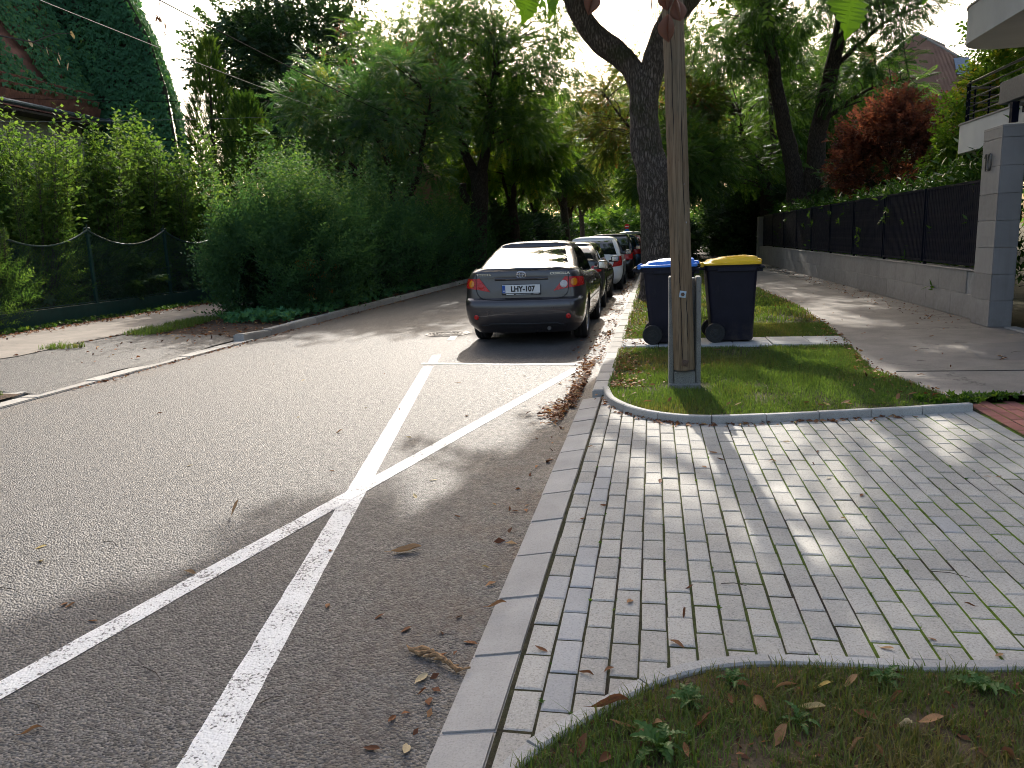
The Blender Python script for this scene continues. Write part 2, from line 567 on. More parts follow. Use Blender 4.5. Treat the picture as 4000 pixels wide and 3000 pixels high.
# --- left kerb: flush stones in front of the driveway, raised ones beyond
lk = thing('kerb', None, None); lk['kind'] = 'structure'
me_l = kerb_stone_mesh('flat_kerb_stone', .985, .25, .20, 0.0, .010); me_l.materials.append(M_KERB)
y = 1.0
while y < 12.1:
    o = link('kerb_stone', me_l, None, lk); o.location = (-7.06, y, -.075 + random.uniform(-.004, .004)); o.rotation_euler = (0, 0, random.uniform(-.006, .006)); y += 1.0
me_l2 = kerb_stone_mesh('raised_kerb_stone', .985, .20, .30, 0.0, .018); me_l2.materials.append(M_KERB)
y = 12.75
while y < 70:
    o = link('kerb_stone', me_l2, None, lk); o.location = (-7.12 + random.uniform(-.006, .006), y, -.03 + random.uniform(-.006, .006)); o.rotation_euler = (0.0 if y > 13 else -.05, 0, random.uniform(-.006, .006)); y += 1.0
for k in range(3):   # side kerb of the left driveway
    o = link('kerb_stone', me_l, None, lk); o.location = (-7.75 - .98 * k, 7.62 + .03 * k, -.055 + .025 * k); o.rotation_euler = (0, 0, math.pi / 2 - .03)

# --- left verge, driveway apron and footpath
def zl(x, y=0):
    return float(np.interp(x, [-60, -13, -12.4, -9.6, -7.2], [.5, .24, .16, .12, .05]))
def strip(name, x0, x1, y0, y1, mat, zoff=0.0, nx=8, ny=40, wob=0.0, kind='structure'):
    m_ = MB()
    def fn(u, w):
        x = x0 + (x1 - x0) * u; y_ = y0 + (y1 - y0) * w
        if wob and u in (0.0, 1.0): x += wob * (vnoise(np.array([[y_ * 1.3, 3.3 + u * 9]]), 1.0)[0] - .5) * 2
        return (x, y_, zl(x) + zoff + (-.035 * (1 - min(1, max(0, (-7.15 - x) / .6))) if name == 'driveway_apron' else 0))
    m_.grid(fn, nx, ny)
    o_ = m_.build(name, mat, smooth=True); tag(o_, kind=kind); return o_
strip('garden_ground', -90, -12.35, -10, 160, M_GROUND, -.004, 10, 10)
strip('verge', -12.5, -7.16, 12.55, 120, M_DIRT, 0.0, 12, 120)
strip('verge_inner', -12.5, -9.6, 7.6, 12.6, M_DIRT, 0.0, 6, 12)
strip('verge_corner', -12.5, -7.16, -10, 7.55, M_DIRT, 0.0, 12, 20)
strip('driveway_apron', -9.9, -7.17, 7.66, 12.75, M_APRON, .010, 8, 20, .12)
strip('footpath', -12.0, -9.55, -10, 110, M_WALK_L, .022, 6, 240, .10)

# --- right side: edging stones, lawns, footway
EDGE_UP = smooth_line([(-.47, 7.60), (-.36, 7.02), (-.06, 6.53), (.40, 6.33), (1.08, 6.44), (1.84, 6.62), (2.60, 6.82)], 10)
EDGE_LO = smooth_line([(-.475, .6), (-.475, 1.5), (-.43, 1.97), (-.17, 2.32), (.03, 2.515), (.22, 2.62), (.47, 2.675), (.95, 2.695), (1.3, 2.74), (2.2, 2.86), (3.4, 3.0)], 10)
def edging(name, line, z_top, w, seg, mat, h=.16):
    root = thing(name, None, None); root['kind'] = 'structure'
    P = np.array(line); d = np.r_[0, np.cumsum(np.linalg.norm(np.diff(P, axis=0), axis=1))]
    L = d[-1]; n = max(1, round(L / seg))
    for i in range(n):
        ss = np.linspace(i * L / n + .003, (i + 1) * L / n - .003, 7)
        px = np.interp(ss, d, P[:, 0]); py = np.interp(ss, d, P[:, 1])
        m_ = MB(); vs_ = []; dz = random.uniform(-.003, .003)
        for j in range(7):
            a_, b_ = max(0, j - 1), min(6, j + 1)
            t_ = np.array([px[b_] - px[a_], py[b_] - py[a_]]); t_ /= np.linalg.norm(t_); nn_ = np.array([-t_[1], t_[0]])
            for off, zz in ((-w / 2, z_top - h), (-w / 2, z_top - .008), (-w / 2 + .009, z_top), (w / 2 - .009, z_top), (w / 2, z_top - .008), (w / 2, z_top - h)):
                vs_.append((px[j] + nn_[0] * off, py[j] + nn_[1] * off, zz + dz))
        fs_ = [(j * 6 + k, j * 6 + k + 1, (j + 1) * 6 + k + 1, (j + 1) * 6 + k) for j in range(6) for k in range(5)] + [(0, 1, 2, 3, 4, 5), (41, 40, 39, 38, 37, 36)]
        m_.add(vs_, fs_)
        m_.build('edging_stone', mat, root)
    return root
edging('lawn_edging', EDGE_UP, .115, .062, .46, M_EDGING)
edging('path_edging', EDGE_LO, .072, .062, .50, M_EDGING)

WALK_EDGE = smooth_line([(2.62, 6.86), (2.52, 7.25), (2.44, 7.7), (2.30, 8.6), (2.40, 9.6), (2.50, 10.6), (2.58, 11.6), (2.70, 13.5), (2.76, 17), (2.68, 21), (2.7, 30), (2.7, 60), (2.7, 120)], 8)
LAWN_UP = [(-.45, 60)] + [(-.46, 40), (-.47, 7.62)] + [(p[0], p[1] + .02) for p in EDGE_UP[1:]] + [tuple(p) for p in WALK_EDGE if p[1] < 62]
o = sheet('lawn', LAWN_UP, .088, M_LAWN); tag(o, kind='structure')
WALK = [tuple(p) for p in WALK_EDGE] + [(4.95, 120), (4.95, 7.19), (2.54, 7.17)]
o = sheet('footway', WALK, .104, M_WALK); tag(o, kind='structure')
sheet('footway_patch', [(3.55, 9.15), (3.75, 10.25), (4.65, 10.5), (4.70, 9.3), (4.2, 8.98)], .108, M_PATCH, o)
MB().box((3.72, 8.42, .1065), (2.5, .022, .006), .02).build('expansion_joint', plain('joint_tar', (.03, .028, .026), rough=.8), o)
LAWN_LO = [tuple(p) for p in EDGE_LO] + [(3.4, -4), (-.48, -4)]
o = sheet('front_lawn', LAWN_LO, .056, M_SOIL); tag(o, kind='structure')

# --- the driveway of concrete pavers: every paver a piece of its own
drive = sheet('driveway_bed', [(-.50, -.5), (2.66, -.5), (2.66, 7.15), (-.50, 7.6)], .0452, M_JOINT); drive['kind'] = 'structure'
PW, PL, GAP = .1077, .2315, .0082
def paver_mesh(name, w, l, mats):
    bm_ = bmesh.new()
    x, y_, b = w / 2, l / 2, .0075
    def ringv(ix, z):
        return [bm_.verts.new((sx * (x - ix), sy * (y_ - ix), z)) for sx, sy in ((-1, -1), (1, -1), (1, 1), (-1, 1))]
    r0, r1, r2 = ringv(0, -.03), ringv(0, -.0045), ringv(b, .0)
    for a, c in ((r0, r1), (r1, r2)):
        for k in range(4): bm_.faces.new((a[k], a[(k + 1) % 4], c[(k + 1) % 4], c[k]))
    bm_.faces.new(r2)
    me = bpy.data.meshes.new(name); bm_.to_mesh(me); bm_.free()
    me.materials.append(mats)
    return me
me_p = paver_mesh('paver', PW - GAP, PL - GAP, M_PAVER)
me_pb = paver_mesh('paver_blue', PW - GAP, PL - GAP, M_PAVER_BLUE)
me_pr = paver_mesh('paver_red', PW - GAP, PL - GAP, M_PAVER_RED)
REGION = [(p[0], p[1]) for p in EDGE_LO] + [(2.655, 3.0), (2.655, 6.95)] + [(p[0], p[1]) for p in EDGE_UP[::-1]] + [(-.49, 7.6), (-.49, .6)]
cells = []
X0 = -.4865
for ci in range(30):
    cx = X0 + PW * (ci + .5)
    if cx + PW / 2 > 2.665: break
    y = 2.637 + (PL / 2 if ci % 2 else 0) - 9 * PL
    while y < 7.7:
        cyy = y + PL / 2
        tests = np.array([(cx + a * PW * .5, cyy + b * PL * .5) for a in (-.9, 0, .9) for b in (-.9, 0, .9)])
        if in_poly(tests, REGION).any():
            cells.append((cx, cyy))
        y += PL
def view_size(c):
    return 1.0 / (c[1] ** 2 + c[0] ** 2 * .2) if c[1] > 1.75 else 0
cells.sort(key=lambda c: -view_size(c))
me_rest = MB(); 
for i, (cx, cyy) in enumerate(cells):
    blue = (ci_ := int(round((cx - X0) / PW - .5))) <= 1 and (i * 37 % 100) < 34 or (i * 61 % 100) < 1
    dz = random.uniform(-.0022, .0022)
    if i < 300:
        o = link('paver', me_pb if blue else me_p, None, drive)
        o.location = (cx + random.uniform(-.0014, .0014), cyy + random.uniform(-.0018, .0018), .05 + dz)
        o.rotation_euler = (random.uniform(-.007, .007), random.uniform(-.010, .010), random.uniform(-.006, .006))
    else:
        tx, ty = random.uniform(-.010, .010), random.uniform(-.007, .007)
        x, y_, b = (PW - GAP) / 2, (PL - GAP) / 2, .0075
        def rg(ix, z): return [(cx + sx * (x - ix), cyy + sy * (y_ - ix), .05 + dz + z + tx * sx * x + ty * sy * y_) for sx, sy in ((-1, -1), (1, -1), (1, 1), (-1, 1))]
        V = rg(0, -.03) + rg(0, -.004) + rg(b, 0)
        me_rest.add(V, [(k, (k + 1) % 4, 4 + (k + 1) % 4, 4 + k) for k in range(4)] + [(4 + k, 4 + (k + 1) % 4, 8 + (k + 1) % 4, 8 + k) for k in range(4)] + [(8, 9, 10, 11)])
o = me_rest.build('paver_field', M_PAVER, drive, normals=False); o['kind'] = 'stuff'
a = o.data.attributes.new('rnd', 'FLOAT', 'FACE')
rr = np.repeat(RNG.random(len(o.data.polygons) // 9 + 1), 9)[:len(o.data.polygons)]
a.data.foreach_set('value', rr.astype(np.float32))
rdrive = sheet('red_pavement', [(2.668, 2.0), (5.4, 2.0), (5.4, 7.16), (2.668, 7.16)], .0452, M_JOINT); rdrive['kind'] = 'structure'
for ci in range(26):
    cx = 2.672 + PW * (ci + .5)
    y = 4.55 + (PL / 2 if ci % 2 else 0)
    while y < 7.0:
        if cx < 1.15 + .40 * (y + .3) + .5:
            o = link('paver', me_pr, None, rdrive)
            o.location = (cx, y + PL / 2, .05 + random.uniform(-.002, .002)); o.rotation_euler = (random.uniform(-.006, .006), random.uniform(-.008, .008), random.uniform(-.005, .005))
        y += PL

# --- slab path across the verge
slabs = thing('slab_path', None, None); slabs['kind'] = 'structure'
for r_ in range(2):
    x = -.42
    while x < 2.42:
        w = .485
        m_ = MB().bbox((0, 0, 0), (w, .385, .06), .006)
        o = m_.build('paving_slab', M_SLAB, slabs)
        o.location = (x + w / 2, 10.58 + .395 * r_ + .02 * x * 0, .085 + random.uniform(-.004, .004)); o.rotation_euler = (random.uniform(-.008, .008), random.uniform(-.01, .01), random.uniform(-.012, .012))
        x += w + .008
# ---------------------------------------------------------------- foliage library
def norm(a): return a / np.maximum(np.linalg.norm(a, axis=-1, keepdims=True), 1e-9)

def leaf_quad(base, d, nrm, L, W, fold=.25, mid=.45):
    """one folded leaf: base, left, tip, right"""
    d = np.array(d, float); d /= np.linalg.norm(d)
    nrm = np.array(nrm, float); s_ = np.cross(nrm, d); s_ /= np.linalg.norm(s_) + 1e-9
    nn = np.cross(d, s_)
    b = np.array(base, float)
    return [b, b + d * L * mid + s_ * W / 2 + nn * W * fold, b + d * L, b + d * L * mid - s_ * W / 2 + nn * W * fold]

def template(kind, seed=0):
    """spray of leaves along +X; returns (verts, quads)"""
    rg = np.random.default_rng(seed)
    V = []
    if kind == 'pinnate':            # long compound leaf, drooping tip
        for k in range(7):
            x = .12 + .86 * k / 6; z = -.30 * x * x
            for s in (-1, 1):
                V += leaf_quad((x, 0, z), (.62, s * .8, -.28 - .2 * x), (0, 0, 1), .30 * (1 - .35 * abs(x - .5)), .105, .15)
        V += leaf_quad((.98, 0, -.29), (.8, 0, -.6), (0, 0, 1), .26, .10)
    elif kind == 'twig':             # alternate simple leaves
        for k in range(9):
            x = .08 + .9 * k / 8; s = 1 if k % 2 else -1
            V += leaf_quad((x, 0, -.08 * x * x), (.55 + rg.uniform(-.2, .2), s * rg.uniform(.5, .9), rg.uniform(-.6, .1)), (rg.uniform(-.4, .4), rg.uniform(-.4, .4), 1), rg.uniform(.24, .36), rg.uniform(.15, .22))
    elif kind == 'maple':            # broad leaves, each of three lobes
        for k in range(5):
            x = .15 + .8 * k / 4; s = 1 if k % 2 else -1
            d = np.array((.5, s * .8, rg.uniform(-.6, .0))); n0 = (rg.uniform(-.4, .4), rg.uniform(-.4, .4), 1)
            for a in (-.8, 0, .8):
                d2 = np.array((d[0] * math.cos(a) - d[1] * math.sin(a), d[0] * math.sin(a) + d[1] * math.cos(a), d[2]))
                V += leaf_quad((x, 0, -.1 * x * x), d2, n0, .36 if a == 0 else .29, .17, .12)
    elif kind == 'shoot':            # upright shoot with tiny leaves and short side twigs
        for k in range(34):
            x = .02 + .97 * k / 33; a = k * 2.4
            V += leaf_quad((x, 0, 0), (.55, math.cos(a), math.sin(a)), (1, .1, .1), .062 * (1.1 - .3 * x), .030, .1)
        for k in range(9):
            x = .08 + .75 * k / 8; a = k * 2.1 + .7; L = .15 * (1.15 - x)
            dd = np.array((.45, math.cos(a), math.sin(a)))
            for j in range(4):
                b = np.array((x, 0, 0)) + dd * L * (j + 1) / 4
                V += leaf_quad(b, dd + rg.uniform(-.8, .8, 3), rg.uniform(-1, 1, 3) + np.array((.8, 0, 0)), .058, .029, .1)
    elif kind == 'fan':              # layered horizontal twig with tiny leaves (firethorn)
        for k in range(14):
            x = .05 + .93 * k / 13; s = 1 if k % 2 else -1
            V += leaf_quad((x, 0, .12 * x * x), (.6, s * .8, .35), (0, 0, 1), .085, .042, .1)
        for k in range(6):
            x = .15 + .6 * k / 5; s = 1 if k % 2 else -1; L = .32 * (1.1 - x)
            dd = np.array((.65, s * .72, .12))
            for j in range(4):
                V += leaf_quad(np.array((x, 0, .1 * x * x)) + dd * L * (j + 1) / 4, dd + rg.uniform(-.7, .7, 3), (rg.uniform(-.5, .5), rg.uniform(-.5, .5), 1), .08, .04, .1)
    elif kind == 'thuja':            # flat scaly fan
        for k in range(9):
            x = .1 + .8 * k / 8
            for s in (-1, 1):
                V += leaf_quad((x, 0, 0), (.75, s * .55, .12), (0, 0, 1), .30 * (1.15 - x), .075, .05)
        V += leaf_quad((.75, 0, 0), (1, 0, 0), (0, 0, 1), .30, .07)
    elif kind == 'ivy':
        V += leaf_quad((0, -.05, 0), (.55, -.75, 0), (0, 0, 1), .75, .42, .12)
        V += leaf_quad((0, 0, 0), (1, 0, -.1), (0, 0, 1), 1.0, .55, .12)
        V += leaf_quad((0, .05, 0), (.55, .75, 0), (0, 0, 1), .75, .42, .12)
    elif kind == 'laurel':           # big glossy lance leaves round an upright stem
        for k in range(9):
            x = .1 + .8 * k / 8; a = k * 2.4
            V += leaf_quad((x, 0, 0), (.75, math.cos(a), math.sin(a)), (1, 0, .1), .42, .13, .18)
    elif kind == 'needle':
        for k in range(16):
            a = k * 2.4; x = .2 + .6 * k / 15
            V += leaf_quad((x, 0, 0), (.8, math.cos(a), math.sin(a)), (1, .1, .1), .45, .05, .05)
    elif kind == 'weed':
        for k in range(6):
            a = k * 1.05 + rg.uniform(-.2, .2)
            V += leaf_quad((.1, 0, 0), (.5, math.cos(a), math.sin(a)), (1, 0, 0), .6, .28, .12)
    V = np.array(V, float)
    Fq = np.arange(len(V)).reshape(-1, 4)
    return V, Fq
TPL = {k: [template(k, s) for s in range(3)] for k in ('pinnate', 'twig', 'maple', 'shoot', 'fan', 'thuja', 'ivy', 'laurel', 'needle', 'weed')}

class Leaves:
    """gathers scattered sprays into one mesh"""
    def __init__(self): self.V = []; self.F = []; self.A = []; self.n = 0
    def scatter(self, kind, pos, dirs, scale, rnd, up=None, rg=None, jitter=.25, roll=.6):
        rg = rg or RNG
        pos = np.asarray(pos, float); dirs = norm(np.asarray(dirs, float))
        n = len(pos)
        if n == 0: return self
        scale = np.broadcast_to(np.asarray(scale, float), (n,)); rnd = np.broadcast_to(np.asarray(rnd, float), (n,))
        U = np.broadcast_to(np.array((0, 0, 1.0)) if up is None else np.asarray(up, float), (n, 3)) + rg.normal(0, .15, (n, 3))
        Yv = norm(np.cross(U, dirs)); Zv = np.cross(dirs, Yv)
        a = rg.normal(0, roll, n)[:, None]
        Y2 = Yv * np.cos(a) + Zv * np.sin(a); Z2 = Zv * np.cos(a) - Yv * np.sin(a)
        which = rg.integers(0, 3, n)
        for w in range(3):
            ix = np.where(which == w)[0]
            if not len(ix): continue
            T, Fq = TPL[kind][w]
            P = T[None, :, 0, None] * dirs[ix, None, :] + T[None, :, 1, None] * Y2[ix, None, :] + T[None, :, 2, None] * Z2[ix, None, :]
            P = pos[ix, None, :] + P * scale[ix, None, None]
            k = len(T)
            self.V.append(P.reshape(-1, 3))
            self.F.append((Fq[None] + (self.n + np.arange(len(ix)) * k)[:, None, None]).reshape(-1, 4))
            self.A.append((rnd[ix, None] + rg.normal(0, jitter * .3, (len(ix), len(Fq)))).clip(0, 1).ravel())
            self.n += len(ix) * k
        return self
    def build(self, name, mat, parent=None):
        me = mesh_np(name, np.concatenate(self.V), np.concatenate(self.F), np.concatenate(self.A))
        return link(name, me, mat, parent)

def rand_dirs(n, rg): return norm(rg.normal(0, 1, (n, 3)))

def ell_lobes(c, r, n, rg, zmin=-.75, inner=.35, keep=None):
    """n clump centres in an ellipsoid, denser towards its skin"""
    out = []
    c = np.array(c, float); r = np.array(r, float)
    tries = 0
    while len(out) < n and tries < n * 60:
        tries += 1
        d = rg.normal(0, 1, 3); d /= np.linalg.norm(d)
        if d[2] < zmin: continue
        q = (inner + (1 - inner) * rg.random() ** .6)
        p = c + d * r * q
        if keep is not None and not keep(p): continue
        if out and min(np.linalg.norm((p - o_) / r) for o_ in out) < .55 / n ** .38: continue
        out.append(p)
    return np.array(out)

def clump_sprays(L, kind, centers, crown_c, lobe_r, per, scale, rg, droop=.25, flat=.8, keep=None, base=.5, up=.15):
    """a ball of sprays round each clump centre, pointing outwards"""
    for c in centers:
        k = int(per * rg.uniform(.7, 1.3)); lr = lobe_r * rg.uniform(.7, 1.3)
        d = rand_dirs(k, rg)
        p = c + d * lr * (rg.random(k) ** .5)[:, None] * np.array((1, 1, flat))
        outw = norm(c - np.array(crown_c) + 1e-6)
        dirs = d * .8 + outw * .5 + np.array((0, 0, up - droop)) + rg.normal(0, .25, (k, 3))
        if keep is not None:
            dn = norm(dirs)
            m_ = keep(p) & keep(p + dn * scale * .5) & keep(p + dn * scale)
            p, dirs = p[m_], dirs[m_]
            k = len(p)
            if k == 0: continue
        t = rg.normal(0, .13) + base
        L.scatter(kind, p, dirs, scale * rg.uniform(.75, 1.25, k), (t + rg.normal(0, .10, k)).clip(0, 1), rg=rg)

def bezier(p0, p1, p2, n):
    p0, p1, p2 = (np.array(p, float) for p in (p0, p1, p2))
    return [(1 - t) ** 2 * p0 + 2 * t * (1 - t) * p1 + t * t * p2 for t in np.linspace(0, 1, n)]

def limb(m_, pts, r0, r1, n=9, wob=.0, rg=None, sub=5):
    P = smooth_line(pts, sub)
    k = len(P)
    if wob:
        P = [p + (rg.normal(0, wob, 3) if 0 < i < k - 1 else 0) for i, p in enumerate(P)]
    rad = [r0 + (r1 - r0) * (i / (k - 1)) ** .8 for i in range(k)]
    m_.tube([tuple(p) for p in P], rad, n)
    return P, rad

def branches_to(m_, skeleton, targets, rg, r0=.035, r1=.007, sag=.12):
    """a thin curved branch from the nearest lower point of the skeleton to each clump"""
    S = np.array(skeleton)
    for t in targets:
        d = np.linalg.norm(S - t, axis=1) + np.maximum(0, S[:, 2] - t[2] + .3) * 2.0
        s = S[int(np.argmin(d))]
        ln = np.linalg.norm(t - s)
        mid = (s + t) / 2 + np.array((rg.normal(0, .08 * ln), rg.normal(0, .08 * ln), sag * ln))
        B = bezier(s, mid, t, 5)
        m_.tube([tuple(b) for b in B], list(np.linspace(r0 * (.6 + .15 * ln), r1, 5)), 5, caps=False)

def bark_mat(name, c1, c2, sc_=1.0, ridge=.9, moss=False):
    t = NT(name)
    v = t.obj()
    w = t.scale(v, (9.0 * sc_, 9.0 * sc_, 2.2 * sc_))
    e = t.n('ShaderNodeTexVoronoi', Scale=2.2, Randomness=1.0, _feature='DISTANCE_TO_EDGE')
    nn = t.n('ShaderNodeTexNoise', Scale=3.0, Detail=5.0, Roughness=.7); t.l(w, nn.inputs['Vector'])
    ad = t.n('ShaderNodeVectorMath', _operation='ADD'); t.l(w, ad.inputs[0])
    s2 = t.n('ShaderNodeVectorMath', _operation='SCALE'); t.l(nn.outputs['Color'], s2.inputs[0]); s2.inputs['Scale'].default_value = .9
    t.l(s2.outputs[0], ad.inputs[1]); t.l(ad.outputs[0], e.inputs['Vector'])
    f = t.mapr(e.outputs[0], 0, .22, 0, 1)
    n2 = t.noise(v, 26 * sc_, 4, .65)
    c = t.mixc(f, tuple(.45 * x for x in c2), t.ramp(n2, [(.3, c2), (.7, c1)]))
    if moss:
        g = t.mapr(t.noise(v, 1.4, 4, .6), .52, .66, 0, .55)
        c = t.mixc(g, c, (.05, .06, .02))
    t.col(c)
    t.set(Roughness=.9, Specular__IOR__Level=.2)
    h = t.math('ADD', t.math('MULTIPLY', f, .7), t.math('MULTIPLY', n2, .5))
    t.bump(h, ridge, .03)
    return t.m
M_BARK = bark_mat('bark_dark', (.26, .215, .18), (.14, .112, .092), 1.0, moss=True)
M_BARK2 = bark_mat('bark_brown', (.12, .095, .074), (.06, .046, .037), 1.2)
M_TWIG = plain('twig_bark', (.07, .055, .042), rough=.9)

G_MID = leaf_mat('leaf_mid_green', [(.0, (.026, .058, .018)), (.45, (.058, .115, .030)), (.8, (.10, .17, .038)), (1.0, (.19, .21, .04))], .42)
G_FRESH = leaf_mat('leaf_yellow_green', [(.0, (.030, .070, .012)), (.45, (.070, .135, .022)), (.8, (.15, .20, .030)), (1.0, (.30, .22, .04))], .50, tgain=2.0)
G_BLUE = leaf_mat('leaf_blue_green', [(.0, (.024, .058, .030)), (.5, (.050, .110, .046)), (.85, (.095, .165, .055)), (1.0, (.20, .20, .05))], .40, tcol=(.9, 1.05, .5))
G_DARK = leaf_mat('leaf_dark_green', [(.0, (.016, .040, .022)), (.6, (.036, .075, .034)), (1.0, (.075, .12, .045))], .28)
G_HEDGE = leaf_mat('leaf_firethorn', [(.0, (.028, .072, .040)), (.5, (.055, .128, .060)), (.8, (.10, .19, .065)), (1.0, (.20, .28, .08))], .36, rough=.75)
G_BARB = leaf_mat('leaf_barberry', [(.0, (.036, .078, .024)), (.5, (.074, .145, .038)), (1.0, (.16, .23, .06))], .42, rough=.75)
G_THUJA = leaf_mat('leaf_thuja', [(.0, (.020, .050, .012)), (.5, (.050, .100, .018)), (1.0, (.12, .16, .03))], .30)
G_IVY = leaf_mat('leaf_ivy', [(.0, (.042, .125, .065)), (.6, (.072, .195, .088)), (.9, (.11, .24, .07)), (1.0, (.18, .26, .06))], .25, rough=.8)
G_RED = leaf_mat('leaf_copper_red', [(.0, (.060, .034, .030)), (.5, (.115, .055, .044)), (.85, (.20, .085, .05)), (1.0, (.34, .17, .07))], .45, rough=.3, tgain=2.2, tcol=(1.1, .75, .5))
G_LAUREL = leaf_mat('leaf_laurel', [(.0, (.030, .075, .014)), (.6, (.060, .130, .022)), (1.0, (.12, .20, .04))], .28, rough=.22)
G_AUTUMN = leaf_mat('leaf_autumn', [(.0, (.034, .066, .020)), (.5, (.075, .115, .030)), (.74, (.12, .12, .035)), (.86, (.16, .075, .035)), (1.0, (.17, .06, .032))], .5, tgain=1.8, tcol=(1.05, .9, .45))
G_PINE = leaf_mat('leaf_pine', [(.0, (.020, .050, .030)), (1.0, (.055, .10, .055))], .2)
G_PODS = leaf_mat('seed_pods', [(.0, (.09, .035, .022)), (1.0, (.20, .085, .05))], .35, tcol=(1, .8, .6))

# where the photograph's ground lies in the light: the high crowns leave these gaps open to the sun
SX, SY = SUN_DIR.x / SUN_DIR.z, SUN_DIR.y / SUN_DIR.z
def shadow_pt(P):
    P = np.atleast_2d(P)
    return np.c_[P[:, 0] - SX * P[:, 2], P[:, 1] - SY * P[:, 2]]
# ---------------------------------------------------------------- trees
LIT_ROAD = [(-9, .2), (-5.5, .9), (-2.75, 2.15), (-2.28, 3.05), (-1.85, 4.0), (-1.85, 5.3), (-.95, 6.45), (-.3, 6.9), (-.1, 8.0), (-.75, 10.2), (-2.9, 10.6), (-4.6, 10.6), (-6.3, 11.9), (-8.6, 12.7), (-12, 12.4), (-16, 12.0), (-16, 3)]
LIT_PAVE = [(-.45, 6.5), (.2, 6.95), (2.7, 7.1), (3.1, 6.3), (3.2, 4.7), (2.4, 3.35), (1.5, 2.95), (.9, 3.1), (.45, 3.6), (.05, 4.6), (-.4, 5.4)]
LIT_SPOTS = [(-1.55, 4.35, .33), (.75, 3.1, .16), (1.9, 8.3, .5), (-.05, 7.35, .5), (.95, 6.95, .38), (1.6, 7.5, .42), (1.0, 8.6, .34), (.2, 9.0, .4), (2.1, 9.4, .35), (.6, 12.0, .5), (1.4, 9.9, .35), (3.6, 9.6, .5), (3.2, 12.5, .6), (3.9, 15.5, .6), (1.5, 12.6, .4), (1.35, 2.95, .22), (2.6, 8.0, .3), (-.35, 9.2, .3)]
def shaded(P):
    """True where a leaf at P may hang: its shadow misses the sunlit ground"""
    S = shadow_pt(P)
    w = (np.c_[vnoise(S, 1.1, 3), vnoise(S, 1.1, 4)] - .5) * .5
    Q = S + w
    m_ = in_poly(Q, LIT_ROAD) | in_poly(Q, LIT_PAVE)
    for x, y_, r_ in LIT_SPOTS: m_ |= ((Q[:, 0] - x) ** 2 + (Q[:, 1] - y_) ** 2) < r_ * r_
    return ~m_
def shaded1(p): return bool(shaded(np.array([p]))[0])

def make_tree(name, label, base, trunk_paths, lobes_spec, mat, bark, seed, kind='pinnate', per=70, scale=.42, lobe_r=.75, droop=.3, group=None, keep=None, tone=.5, nside=10, pods=0, crown_c=None, flat=.8, keepl=None):
    """trunk_paths: [(points, r0, r1)], lobes_spec: [(centre, radii, count)]; coordinates are the scene's, the Empty stands at the base"""
    rg = np.random.default_rng(seed)
    root = thing(name, label, 'tree', base, 0, group)
    off = -np.array(base)
    m_ = MB(); skel = []
    for pts, r0, r1 in trunk_paths:
        P, rad = limb(m_, [np.array(p) + off for p in pts], r0, r1, nside, .012, rg)
        skel += [p for p, r_ in zip(P, rad) if p[2] > .25 * max(q[2] for q in P)]
    L = Leaves(); cents = []
    for c, r_, n in lobes_spec:
        C = ell_lobes(c, r_, n, rg, keep=(lambda p: shaded1(p)) if keep is not None else None)
        if not len(C): continue
        cc = crown_c if crown_c is not None else c
        if keepl is not None: C = C[keepl(C)]
        clump_sprays(L, kind, C, cc, lobe_r, per, scale, rg, droop=droop, keep=keep, base=tone, flat=flat)
        cents.append(C)
    cents = np.concatenate(cents)
    branches_to(m_, skel, cents + off, rg)
    t = m_.build('trunk', bark, root, smooth=True, sharp=60, normals=False)
    for i in range(len(L.V)): L.V[i] = L.V[i] + off
    cr = L.build('crown', mat, root)
    if pods:
        Pd = Leaves()
        top = cents[np.argsort(-cents[:, 2])][:max(4, len(cents) // 2)]
        for _ in range(pods):
            c = top[rg.integers(len(top))] + rg.normal(0, .25, 3) + np.array((0, 0, lobe_r * .8))
            k = 14
            Pd.scatter('weed', c + rg.normal(0, .10, (k, 3)), rand_dirs(k, rg), rg.uniform(.05, .09, k), rg.random(k), rg=rg)
        for i in range(len(Pd.V)): Pd.V[i] = Pd.V[i] + off
        Pd.build('seed_pods', G_PODS, root)
    return root

